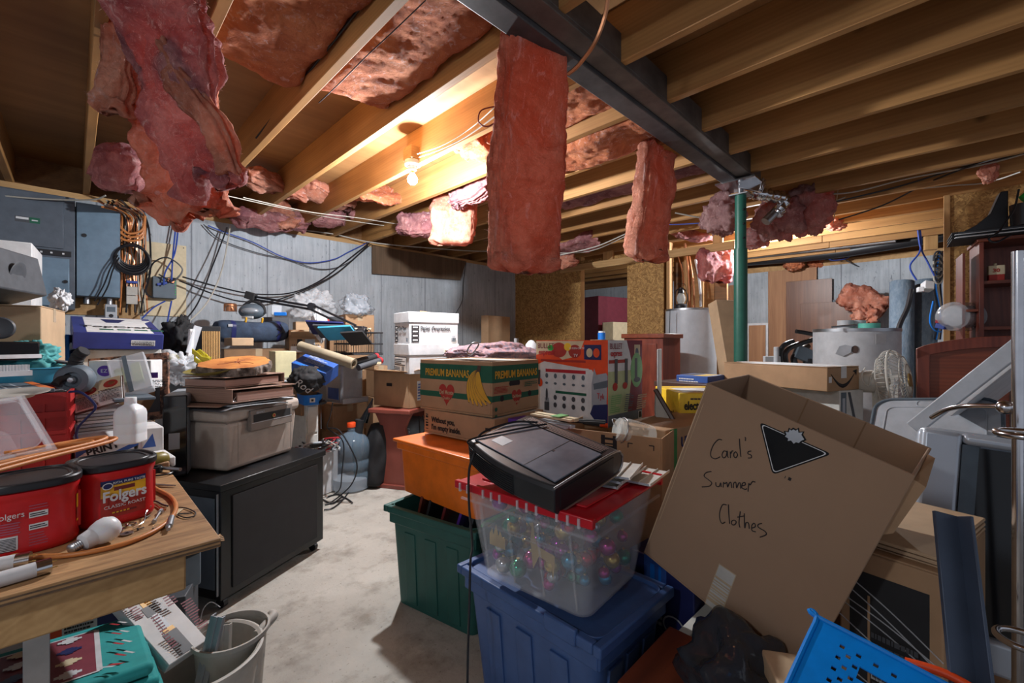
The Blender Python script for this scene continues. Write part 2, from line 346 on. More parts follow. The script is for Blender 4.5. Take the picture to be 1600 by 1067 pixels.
K = {}
for n_, c_, r_, mt_ in (('white', (.60,.61,.63), .5, 0), ('offwhite', (.60,.59,.55), .5, 0), ('black', (.012,.012,.015), .4, 0), ('blackmat', (.02,.02,.022), .8, 0), ('grey', (.22,.23,.25), .5, 0),
    ('lightgrey', (.42,.45,.49), .4, 0), ('darkgrey', (.06,.065,.075), .5, 0), ('chrome', (.62,.62,.64), .18, 1), ('steel', (.42,.43,.45), .38, 1), ('silver', (.36,.39,.43), .4, .3),
    ('steelplate', (.06,.08,.12), .45, .4), ('red', (.55,.012,.015), .35, 0), ('redlid', (.50,.01,.02), .3, 0), ('crate', (.42,.02,.02), .45, 0), ('orange', (.80,.17,.012), .38, 0),
    ('totegreen', (.018,.095,.080), .5, 0), ('toteblue', (.045,.10,.26), .45, 0), ('dullblue', (.035,.10,.36), .5, 0), ('brightblue', (.01,.17,.62), .4, 0), ('basket', (.0,.22,.72), .35, 0), ('navy', (.012,.018,.10), .5, 0),
    ('cyan', (.06,.36,.55), .4, 0), ('teal', (.02,.30,.30), .8, 0), ('yellow', (.85,.55,.03), .45, 0), ('cream', (.62,.52,.34), .6, 0), ('paleyellow', (.62,.56,.34), .5, 0),
    ('bananayellow', (.62,.34,.03), .6, 0), ('bananagreen', (.008,.10,.055), .6, 0), ('heart', (.38,.03,.02), .6, 0), ('ink', (.015,.012,.015), .7, 0), ('redink', (.45,.02,.03), .6, 0), ('paper', (.68,.68,.68), .7, 0),
    ('beige', (.40,.345,.30), .45, 0), ('beigedark', (.20,.17,.15), .5, 0), ('column', (.022,.12,.085), .4, 0), ('cordorange', (.55,.20,.055), .45, 0), ('copper', (.55,.24,.12), .35, .9), ('brass', (.60,.42,.16), .35, .8),
    ('wirewhite', (.42,.40,.35), .5, 0), ('wireblue', (.03,.07,.35), .5, 0), ('label_yellow', (.80,.42,.02), .4, 0), ('label_brown', (.16,.02,.02), .5, 0), ('maroon', (.20,.03,.05), .6, 0), ('purple', (.10,.03,.30), .5, 0),
    ('green', (.02,.42,.06), .5, 0), ('limegreen', (.18,.42,.16), .5, 0), ('tapegreen', (.04,.22,.06), .6, 0), ('palegreen', (.45,.52,.28), .5, 0), ('mint', (.15,.62,.48), .5, 0), ('olive', (.20,.16,.03), .4, 0),
    ('pinkprint', (.40,.09,.14), .5, 0), ('orangered', (.75,.07,.01), .5, 0), ('dirtywhite', (.47,.45,.41), .55, 0), ('tape', (.45,.34,.22), .25, 0), ('panelblue', (.16,.24,.32), .35, .3), ('panelgrey', (.10,.12,.15), .4, .2),
    ('yellowribbon', (.70,.60,.05), .5, 0), ('darkwood', (.07,.035,.025), .4, 0), ('slate', (.10,.13,.16), .6, 0), ('glossblack', (.008,.009,.011), .1, 0), ('rubber', (.02,.02,.02), .7, 0)):
    mat(n_, c_, r_, mt_, var=.12, scale=14)
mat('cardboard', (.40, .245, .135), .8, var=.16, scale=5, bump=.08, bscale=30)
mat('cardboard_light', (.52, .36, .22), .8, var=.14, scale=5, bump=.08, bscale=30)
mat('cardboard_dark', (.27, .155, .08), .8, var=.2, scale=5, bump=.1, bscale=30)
mat('clothescard', (.315, .20, .125), .85, var=.06, scale=3, bump=.05, bscale=40)
mat('dusty', (.17, .20, .25), .25, scale=5, col2=(.06, .075, .10), lo=.3, hi=.75)
mat('fibre', (.95, .66, .60), .9, translucent=(1,.5,.4,.4))
mat('bluejean', (.035, .055, .095), .9, var=.35, scale=10, bump=.5, bscale=14)
mat('fabricblack', (.012, .012, .014), .8, var=.3, scale=10, bump=.6, bscale=10)
mat('fabriccyan', (.10, .38, .38), .9, var=.3, scale=14, bump=.7, bscale=12)
mat('carpetroll', (.10, .145, .20), .9, col2=(.16, .21, .26), scale=30, bump=.4, bscale=70, stretch=(1,1,.5))
mat('floral', (.30, .10, .08), .8, col2=(.04, .02, .02), scale=38, lo=.46, hi=.54, bump=.3)
mat('marbled', (.34, .17, .11), .4, col2=(.03, .012, .01), scale=26, lo=.44, hi=.56)
mat('quilt', (.42, .22, .22), .9, col2=(.12, .12, .16), scale=40, bump=.5)
mat('slicewood', (.62, .25, .06), .7, col2=(.34, .10, .02), scale=9)
mat('bark', (.25, .20, .17), .95, col2=(.03, .02, .015), scale=26, bump=1, bscale=24)
mat('album', (.30, .19, .14), .6, col2=(.20, .11, .08), scale=20, stretch=(.3, .3, 14))
mat('pages', (.40, .25, .20), .8, col2=(.24, .13, .10), scale=12, stretch=(.2, .2, 60))
mat('plasticbag', (.75, .78, .82), .2, alpha=.35, bump=1, bscale=16)
mat('blackbag', (.032, .035, .042), .15, bump=1, bscale=9)
mat('clear', (.86, .88, .93), .15, alpha=.20)
mat('clearbin', (.80, .84, .90), .2, alpha=.13)
mat('frost', (.72, .75, .80), .4, alpha=.45)
mat('smoke', (.45, .50, .56), .15, alpha=.45, bump=.1, bscale=8)
mat('jugblue', (.26, .38, .50), .08, alpha=.33)
mat('milky', (.74, .77, .80), .35, alpha=.92, sub=.2)
mat('glassjar', (.85, .92, .9), .05, alpha=.3)
mat('bulbglow', (1, 1, 1), .3, emit=(.93, .96, 1), estr=30)
mat('speakergrey', (.07, .075, .085), .5, var=.2, scale=20)
mat('grille', (.55, .33, .13), .7)
mat('fanwhite', (.62, .60, .54), .5, var=.1)
mat('mesh_dark', (.015, .015, .018), .6)
for i_, c_ in enumerate(((.5,.01,.03), (.02,.25,.15), (.45,.05,.25), (.5,.35,.08), (.04,.25,.4), (.3,.03,.3), (.45,.47,.5))): mat('bauble%d' % i_, c_, .12, .7)

# ---------------------------------------------------------------- setting
YW, XP, XF = 4.83, 4.90, 7.6       # back concrete wall, chipboard partition, far concrete wall
ZJ, ZS = 2.28, 2.515               # joist underside, subfloor
m = MB('concrete_floor'); m.box(-3, -3, -.1, XF, 7.5, 0); struct(m.build('floor'))
m = MB('concrete_wall'); m.box(-3, YW, 0, XP, YW+.2, 2.235); struct(m.build('wall_left'))
m = MB('concrete_wall'); m.box(XF, -3, 0, XF+.2, 7.5, 2.2); struct(m.build('wall_back'))
m = MB('concrete_wall'); m.box(XP+.12, 5.6, 0, XF, 5.8, 2.2); struct(m.build('wall_storeroom'))
m = MB('subfloor'); m.box(-3, -3, ZS, XF+.4, 7.5, ZS+.02); struct(m.build('ceiling'))
for a in range(4):                 # joints between the plywood sheets
    pass
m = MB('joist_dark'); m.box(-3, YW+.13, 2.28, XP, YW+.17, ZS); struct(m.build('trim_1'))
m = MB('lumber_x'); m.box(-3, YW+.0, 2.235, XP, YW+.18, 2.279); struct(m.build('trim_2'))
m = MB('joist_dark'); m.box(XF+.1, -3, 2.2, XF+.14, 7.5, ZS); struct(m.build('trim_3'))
ss = [-.38, .11, .47, .985, 1.49]+[1.99+.508*k for k in range(14)]
for k, s_ in enumerate(ss):
    x1 = s_*.82; x0 = x1-.039
    mt = 'joist' if k % 3 else 'joist'
    m = MB(mt); m.box(x0, 1.06, ZJ, x1, YW+.13 if x1 < XP+.05 else 5.6, ZS); struct(m.build('ceiling_joist', bev=.003))
    dx = .0 if k > 4 else .006
    if x1 > -.2:
        m = MB('joist'); m.box(x0+.012, -3, ZJ+.0, x1+.012, 1.058, ZS); struct(m.build('ceiling_joist', bev=.003))
# partition: chipboard sheets on studs with a doorway, header, cripples
def YP(px): return XP*(1485-px)/(px-115)
m = MB('osb'); m.box(XP, YP(907), 0, XP+.012, YW-.002, ZJ-.06)
m.box(XP, YP(1037), 0, XP+.012, YP(980), ZJ-.14); m.box(XP, -1.6, 0, XP+.012, YP(1474), ZJ-.01)
m.box(XP, YP(980), 2.12, XP+.012, YP(907), ZJ-.06)
struct(m.build('wall_partition'))
m = MB('lumber_z')
for px in (905, 982, 1034, 1043): m.box(XP+.014, YP(px)-.02, 0, XP+.10, YP(px)+.02, ZJ)
m.box(XP-.03, .0, 0, XP+.1, .038, ZJ-.005)
for y in (-.55, -1.1): m.box(XP+.014, y, 0, XP+.1, y+.04, ZJ)
struct(m.build('wall_partition_studs', bev=.003))
m = MB('lumber'); m.M = Matrix.Translation((XP-.045, 0, 0))
m.box(0, YP(1150), 2.085, .04, YP(878), 2.17); struct(m.build('trim_4', bev=.003))
m = MB('lumber_z'); m.box(XP-.045, YP(1131), 2.17, XP-.005, YP(1116), ZJ); m.box(XP-.045, YP(960), 2.17, XP-.005, YP(945), ZJ)
struct(m.build('trim_5', bev=.003))
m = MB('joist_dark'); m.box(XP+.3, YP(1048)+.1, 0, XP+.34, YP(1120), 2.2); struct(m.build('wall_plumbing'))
m = MB('lumber_z')
for px in (1060, 1085): m.box(XP+.2, YP(px)-.02, 0, XP+.29, YP(px)+.02, 2.2)
m.use('joist'); m.box(XP+.29, YP(1100), 1.0, XP+.3, YP(1050), 2.2); struct(m.build('wall_plumbing_studs'))
m = MB('lumber_x'); m.box(XF-.0, -1.5, 2.2, XF+.14, 3, 2.279); struct(m.build('trim_7'))

# steel beam and column
b = thing('support_beam', 'dark steel beam crossing under the joists to the green column', 'beam', V(0, 0, 0))
mat('beamside', (.13, .11, .10), .5, .3, var=.4, scale=6); mat('beamdark', (.085, .08, .085), .5, .3, var=.4, scale=6); m = MB('beamdark'); m.box(-3, 1.055, ZJ-.035, 3.52, 1.152, ZJ-.005); m.box(-3, 1.065, ZJ-.005, 3.50, 1.145, ZJ+.16); m.build('flange', b, bev=.004)
m = MB('beamside'); m.box(-3, .965, ZJ-.018, 3.5, 1.052, ZJ+.0); m.box(-3, .965, ZJ, 3.5, .985, ZJ+.12); m.build('side_plate', b, bev=.003)
m = MB('chrome'); m.box(3.24, .93, ZJ-.047, 3.50, 1.19, ZJ-.036); m.build('bearing_plate', b)
c0 = V(3.37, 1.06, 0)
c = thing('support_column', 'round dark green steel column holding up the beam', 'column', c0)
m = MB('column'); m.cyl((0,0,.01), (0,0,1.78), .044, n=32); m.build('lower_tube', c)
m = MB('column'); m.cyl((0,0,1.78), (0,0,2.16), .037, n=32); m.use('black')
for z in (1.85, 1.95, 2.05): m.cyl((-.03,-.03,z), (-.0375,-.0375,z), .008, n=10)
m.build('upper_tube', c)
m = MB('steel'); m.cyl((0,0,2.16), (0,0,ZJ-.048), .018, n=16); m.box(-.06,-.06,2.158,.06,.06,2.166); m.build('jack_screw', c)
m = MB('steel'); m.box(-.07,-.07,0,.07,.07,.01); m.build('base_plate', c)

# bare bulb fixtures
def bulb_fixture(bp, label, z=.12):
    t = thing('ceiling_lamp', label, 'lamp', bp, 'bare bulb lamps under the joists')
    m = MB('white'); m.lathe([(.0, .115), (.05, .115), (.055, .10), (.05, .085), (.03, .08), (.028, .055), (.018, .05)], 32); m.build('lamp_holder', t)
    m = MB('brass'); m.cyl((0,0,.05), (0,0,.035), .014); m.build('bulb_cap', t)
    m = MB('bulbglow'); m.lathe([(.012, .036), (.018, .025), (.03, .008), (.033, -.008), (.028, -.026), (.015, -.037), (.001, -.04)], 24)
    o = m.build('bulb', t); o.visible_shadow = True
    m = MB('lumber_x'); m.box(-.04, -.05, .116, .06, .05, .20); m.build('mounting_block', t, bev=.003)
    return t
bulb_fixture(V(1.575, 2.50, 2.19), 'glowing bare bulb lamp on a joist left of the hanging pink batts')
bulb_fixture(V(5.34, 1.445, 2.185), 'small glowing bare bulb lamp right of the green column')
lt = bulb_fixture(V(-0.95, 0.45, 1.85), 'added bare bulb fill lamp on a cord, unseen past the left edge of the view')  # fixture and cord added to carry the unseen fill lamp
m = MB('black'); m.cyl((0,0,.2), (0,0,ZJ-1.85), .004, n=8); m.build('cord', lt)
# ---------------------------------------------------------------- pink insulation
def ring(w, t, n):
    r = min(w, t)*.42; seg = [w-2*r, PI*r/2, t-2*r, PI*r/2]*2; tot = sum(seg); out = []
    for i in range(n):
        s = tot*i/n; k = 0
        while s > seg[k]: s -= seg[k]; k += 1
        a, b = w/2-r, t/2-r
        if k == 0: p = (-a+s, -t/2, 0, -1)
        elif k == 2: p = (w/2, -b+s, 1, 0)
        elif k == 4: p = (a-s, t/2, 0, 1)
        elif k == 6: p = (-w/2, b-s, -1, 0)
        else:
            cx, cy = ((a, -b), (a, b), (-a, b), (-a, -b))[(k-1)//2]; th = (-PI/2, 0, PI/2, PI)[(k-1)//2]+s/r
            p = (cx+r*math.cos(th), cy+r*math.sin(th), math.cos(th), math.sin(th))
        out.append(p)
    return out
def batt(name, label, path, wd, w, t, seed=0, m='pink', amp=.016, group=None, step=.012, taper=None, ragged=.04, n=72, layers=True, fuzz=700):
    pts = spline([Vector(p) for p in path], k=12)
    L = [0]
    for a, b in zip(pts, pts[1:]): L.append(L[-1]+(b-a).length)
    k = max(8, int(L[-1]/step)); P = []; j = 0
    for i in range(k+1):
        s = L[-1]*i/k
        while j < len(L)-2 and L[j+1] < s: j += 1
        f = (s-L[j])/max(1e-6, L[j+1]-L[j]); P.append(pts[j].lerp(pts[j+1], f))
    wds = [Vector(q) for q in (wd if isinstance(wd, list) else [wd])]
    o = P[0].lerp(P[-1], .5); mb = MB(m); vs = []; sd = Vector((seed*3.1, seed*1.7, seed*.9)); cap = 4
    for i in range(-cap, k+1+cap):
        ii = min(max(i, 0), k); T = (P[min(ii+1, k)]-P[max(ii-1, 0)]).normalized()
        f = ii/k; q = f*(len(wds)-1); a = wds[int(q)].lerp(wds[min(int(q)+1, len(wds)-1)], q-int(q))
        W = (a-T*a.dot(T)).normalized(); N = T.cross(W); e = 0 if 0 <= i <= k else ((-i if i < 0 else i-k)/cap)
        sc = math.sqrt(max(0, 1-e*e))*(1-.0*e); off = T*((-1 if i < 0 else 1)*e*t*.28)
        tw, tt = (taper(f) if taper else (1, 1))
        for (x, y, nx, ny) in ring(w*tw, t*tt, n):
            c = P[ii]+off+W*x*(1-(1-sc)*.35)+N*y*sc
            nn = W*nx+N*ny; qn = c*5+sd
            dsp = noise.fractal(qn, .9, 2.2, 4)*amp*1.6+noise.noise(c*34+sd)*amp*.30
            if layers and abs(nx) > .5: dsp += .010*math.sin(y*2*PI/.022+noise.noise(c*6+sd)*5)-.012*abs(noise.noise(Vector((y*60, c.z*3, seed))))
            if e or i < 3 or i > k-3: dsp += noise.noise(c*16+sd)*ragged*.6; c = c+T*noise.noise(Vector((x*14, y*14, seed*7)))*ragged*(1 if i > k/2 else -1)
            vs.append(c+nn*dsp-o)
    rows = len(vs)//n
    fs = [(j*n+i, j*n+(i+1)%n, (j+1)*n+(i+1)%n, (j+1)*n+i) for j in range(rows-1) for i in range(n)]
    fs += [tuple(range(n))[::-1], tuple((rows-1)*n+i for i in range(n))]
    mb.add(vs, fs); ob = mb.build(name, ang=180); ob.location = o
    if fuzz:
        rs = random.Random(seed); fb = MB('fibre'); nv = len(vs)
        for _ in range(fuzz):
            i = rs.randrange(nv); p = Vector(vs[i]); j = (i//n)*n; out = p-(Vector(vs[j+(i+n//2)%n])+p)*.5
            d = (out.normalized()*.6+Vector((rs.gauss(0,1), rs.gauss(0,1), rs.gauss(0,1)))*.6).normalized(); L2 = rs.uniform(.004,.016); s = d.orthogonal().normalized()*.0004; bend = Vector((rs.gauss(0,1), rs.gauss(0,1), rs.gauss(0,1)))*L2*.3
            fb.add([p-s, p+s, p+d*L2*.6+bend*.5, p+d*L2+bend], [(0,1,2),(0,2,3)])
        fb.build('loose_fibres', ob, flat=True)['kind'] = 'stuff'
    return tag(ob, label, 'insulation', group)
def lump(name, label, c, rad, seed, m='pink', amp=.35, cat='insulation', n=64, group=None, parent=None, fine=1):
    mb = MB(m); c = Vector(c); sd = Vector((seed, seed*2.3, seed*.7)); vs = []; k = n//2
    for j in range(k+1):
        th = PI*j/k
        for i in range(n):
            a = 2*PI*i/n; u = Vector((math.sin(th)*math.cos(a), math.sin(th)*math.sin(a), math.cos(th)))
            q = 1+amp*noise.fractal(u*1.5+sd, .7 if fine else 1.3, 2.3, 6 if fine else 3)+fine*(amp*.28*noise.noise(u*8+sd)+amp*.12*noise.noise(u*19+sd))
            vs.append(Vector((u.x*rad[0], u.y*rad[1], u.z*rad[2]))*q)
    mb.add(vs, [(j*n+i, (j+1)*n+i, (j+1)*n+(i+1)%n, j*n+(i+1)%n) for j in range(k) for i in range(n)])
    ob = mb.build(name, parent, ang=180); ob.location = c
    return tag(ob, label, cat, group) if label else ob
XD, YD = V(1, 0, 0), V(0, 1, 0); RD = V(.707, -.707, 0); FD = V(.707, .707, 0)
GH = 'pink batts hanging from the joists'
batt('insulation_batt', 'large pink insulation batt hanging at the upper left, dirty purple near its top',
     [D(232,-25,1.42), D(250,50,1.46), D(275,130,1.5), D(300,215,1.55), D(328,285,1.6)], [RD+FD*.1, RD-FD*.25, RD-FD*.45], .285, .075, 1, 'pink_dirty', .028, GH, taper=lambda f: (1.0+.1*f, .8+.3*f), ragged=.09, step=.008, n=110, fuzz=4500)
batt('insulation_batt', 'pink batt layer with a torn lower end, drooping behind the large upper left batt',
     [D(262,120,1.8), D(278,200,1.8), D(292,280,1.8), D(302,328,1.8)], RD, .33, .10, 2, 'pink', .03, GH, ragged=.10, fuzz=2500)
batt('insulation_batt', 'pale narrow strip of batt beside the large upper left batt',
     [D(188,-15,1.62), D(182,60,1.64), D(178,120,1.66), D(170,165,1.68)], RD+FD*.4, .10, .07, 3, 'pink', .02, GH, ragged=.08, n=48)
batt('insulation_batt', 'folded pink flap lying along the large upper left batt',
     [D(262,90,1.45), D(300,150,1.46), D(338,200,1.49), D(362,262,1.52)], RD-FD*.6, .10, .05, 31, 'pink', .02, GH, ragged=.04, n=56)
batt('insulation_batt', 'long pink batt hanging straight down in the middle beside the beam',
     [D(836,70,1.72), D(831,150,1.72), D(826,240,1.72), D(820,330,1.73), D(817,412,1.74)], [RD+FD*.55, RD+FD*.5, RD+FD*.6], .285, .115, 4, 'pink_long', .012, GH, ragged=.03, step=.009, n=96, fuzz=4000, taper=lambda f: (.93+.14*math.sin(PI*f*.9), 1))
batt('insulation_batt', 'pink batt hanging to the right of the longest one, under the beam',
     [D(1025,238,2.62), D(1022,290,2.62), D(1017,350,2.63), D(1012,398,2.64)], [RD+FD*.9, RD+FD*.7], .30, .13, 5, 'pink_long', .014, GH, ragged=.03, step=.010, fuzz=2500)
batt('insulation_batt', 'square pink batt hanging by the left wall, right of the bulb',
     [D(712,312,3.7), D(708,340,3.65), D(706,375,3.65)], RD-FD*.15, .37, .12, 6, 'pink', .02, GH, ragged=.03)
batt('insulation_batt', 'short sagging pink batt left of the square one by the wall',
     [D(628,350,4.1), D(655,352,4.0), D(682,345,3.95)], V(0,0,1)+FD*.1, .20, .15, 7, 'pink_dirty', .025, GH, ragged=.05)
batt('insulation_batt', 'crumpled dirty pink batt tucked above the square one',
     [D(712,312,3.5), D(740,300,3.4), D(768,280,3.3)], V(.2,.2,1), .16, .14, 8, 'pink_dirty', .03, GH, ragged=.06)
batt('insulation_batt', 'ragged pink batt end hanging below the header beside the column',
     [D(1118,392,4.80), D(1118,418,4.80), D(1117,436,4.80)], RD+FD*.2, .40, .09, 9, 'pink_dirty', .02, GH, ragged=.04)
batt('insulation_batt', 'pink batt slumped against the wall beneath the longest hanging batt',
     [D(868,360,5.3), D(874,390,5.3), D(880,415,5.3)], RD, .34, .10, 10, 'pink', .02, GH, ragged=.05, n=56)
batt('insulation_batt', 'boxy pink batt wedged between joists above the electrical wires',
     [D(196,236,2.5), D(192,260,2.5), D(190,290,2.5)], RD, .28, .12, 11, 'pink_dirty', .02, GH, ragged=.04, n=56)
for i, (a, b, w_, t_, s_, l_) in enumerate((
    ((388,272,3.3), (458,302,3.7), .24, .09, 'pink', 'first sagging pink slab right of the large upper left batt'),
    ((478,290,3.8), (543,318,4.2), .26, .10, 'pink', 'bright sagging pink slab left of the glowing bulb'),
    ((372,340,4.0), (470,344,4.4), .30, .15, 'pink_dirty', 'dark pink slab lying on the wall top right of the wires'),
    ((490,338,4.3), (530,336,4.5), .20, .16, 'pink_dirty', 'crumpled pink clump on the wall top under the bright slab'),
    ((545,330,4.5), (590,322,4.7), .25, .08, 'pink_dirty', 'thin pink slab in the bay left of the bulb near the wall'),
    ((425,318,4.3), (455,352,4.2), .24, .08, 'pink', 'small pink slab leaning in a bay above the concrete wall'),
    ((555,305,3.6), (622,302,3.9), .30, .06, 'pink_bay', 'flat pink slab up in the bay behind the glowing bulb'),
    ((870,305,3.9), (985,300,4.6), .32, .10, 'pink_dirty', 'brownish pink slab in a bay left of the second hanging batt'),
    ((930,372,5.0), (868,392,5.2), .32, .06, 'pink_dirty', 'pink slab sagging above the chipboard doorway'),
    ((1052,352,4.9), (1118,368,5.0), .34, .07, 'pink_dirty', 'pink slab sagging behind the wooden header'),
    ((725,230,2.9), (775,222,2.8), .30, .10, 'pink_bay', 'ruffled pink slab beside the longest hanging batt'),
    ((1432,252,3.6), (1500,243,3.4), .20, .05, 'pink', 'flat pink scrap tucked above the wires at right'),
    )):
    batt('insulation_piece', l_, [D(*a), D(*a).lerp(D(*b), .5)-V(0,0,.02), D(*b)], XD*.9-YD*.4, w_, t_, 20+i, s_, .022, 'loose pink insulation between the joists', ragged=.05, n=56)
def bay(k, y0, y1, zb, seed, label, m='pink_bay', t=.13, sag=0.0):
    x0, x1 = ss[k]*.82+.004, ss[k+1]*.82-.043; xm = (x0+x1)/2; zc = zb+t/2
    batt('insulation_piece', label, [(xm, y0, zc), (xm, y0+(y1-y0)*.35, zc-sag), (xm, y0+(y1-y0)*.7, zc-sag*.6), (xm, y1, zc)], XD, x1-x0, t, seed, m, .012, 'pink batts filling the joist bays', ragged=.02, layers=False, n=80)
bay(2, .0, 2.22, 2.335, 40, 'pink batt filling the first insulated joist bay, upper left of centre')
bay(3, .0, 2.12, 2.335, 41, 'pink batt filling the joist bay crossed by a dark wire')
bay(5, 1.12, 1.75, 2.33, 42, 'short pink batt in the bay right behind the longest hanging batt')
bay(6, 1.16, 2.05, 2.29, 43, 'bulging pink batt in the bay right of the longest hanging batt', sag=.035)
bay(8, 1.2, 2.5, 2.33, 44, 'dirty pink batt in the bay behind the second hanging batt', 'pink_dirty')
for px, py, d_, r_, sd_, mm, l_ in ((1128,335,3.35,(.15,.15,.15),1,'pink_grey','greyish pink insulation wad left of the column top'), (1215,340,3.6,(.20,.17,.18),2,'pink_grey','greyish pink insulation wad right of the column top'),
    (1262,325,3.6,(.21,.17,.20),3,'pink_grey','largest greyish pink wad, right of the silver duct'), (1180,370,3.9,(.14,.12,.10),4,'pink_grey','greyish wad just above the right hand bulb'),
    (1305,350,4.4,(.09,.09,.06),5,'pink','small pink tuft behind the right hand bulb'), (1240,412,6.3,(.14,.12,.09),6,'pink_bay','left orange pink tuft under the black pipe'),
    (1275,412,6.4,(.13,.12,.08),7,'pink_bay','right orange pink tuft under the black pipe'), (1312,402,6.3,(.15,.10,.08),8,'pink_dirty','dark pink tuft clinging to the black pipe'),
    (1545,268,3.0,(.06,.05,.07),9,'pink','torn pink tuft hanging by the wires at upper right'), (1425,262,3.6,(.05,.05,.05),10,'pink','tiny pink tuft dangling from the flat scrap'),
    (1355,268,3.7,(.04,.04,.05),11,'pink','tiny pink tuft by the grey conduit')):
    lump('insulation_tuft', l_, D(px,py,d_), r_, sd_, mm, group='loose insulation tufts')
# ---------------------------------------------------------------- pipes, conduit, cables
def cable(label, pts, r=.003, m='black', cat='cable', name='cable', group=None, n=6, **k):
    mb = MB(m); mb.tube(pts, r, n, **k); return solo(name, label, cat, mb, group)
t = thing('drain_pipe', 'black plastic drain pipe running below the joists along the far wall', 'pipe', V(0,0,0))
m = MB('black'); p = [WX(1150,408,7.2), WX(1250,401,7.15), WX(1322,392,7.1), WX(1478,366,7.0)]; m.tube(p, .075, 20, smooth=False); m.build('main_run', t)
m = MB('black'); q = WX(1322,392,7.1); m.cyl(q, q+V(0,0,.26), .06, n=20); m.cyl(q+V(0,0,.07), q+V(0,0,.14), .08, n=20); m.build('tee_fitting', t)
m = MB('black'); q = WX(1205,403,7.2); m.tube([q, q+V(-.05,-.05,.12), q+V(-.2,.1,.17)], .05, 16); m.build('elbow', t)
cable('thin grey conduit lying along the black drain pipe', [WX(1165,402,6.9), WX(1260,392,6.9), WX(1400,375,6.8)], .025, 'steel', 'conduit', 'conduit', n=12, smooth=False)
cable('long grey conduit clipped across the joists right of the column', [D(1262,298,3.7), D(1380,270,3.3), D(1500,246,3.0), D(1600,228,2.8)], .016, 'lightgrey', 'conduit', 'conduit', n=12)
t = thing('duct_elbow', 'crumpled silver duct elbow beside the column top', 'duct', D(1205,318,3.4))
def O(px, py, d, base): return D(px, py, d)-base
b0 = D(1205,318,3.4)
m = MB('chrome'); m.tube([O(1172,300,3.35,b0), O(1200,305,3.35,b0), O(1225,312,3.4,b0), O(1212,335,3.4,b0)], lambda f: .045+.006*math.sin(f*60), 18); m.build('flexible_duct', t)
m = MB('steel'); m.cyl(O(1212,330,3.4,b0), O(1196,346,3.4,b0), .035, n=18); m.build('end_collar', t)
t = thing('metal_bracket', 'bent shiny metal bracket at the top of the green column', 'bracket', D(1175,285,3.1))
m = MB('chrome'); m.M = Matrix.Translation((0,0,0)); m.cbox((0,0,-.01), (.02,.16,.09), .5, .3); m.cbox((.05,-.05,-.02), (.10,.015,.08), .3, .2); m.build('plate', t, bev=.003)
b0 = D(895,120,1.5)
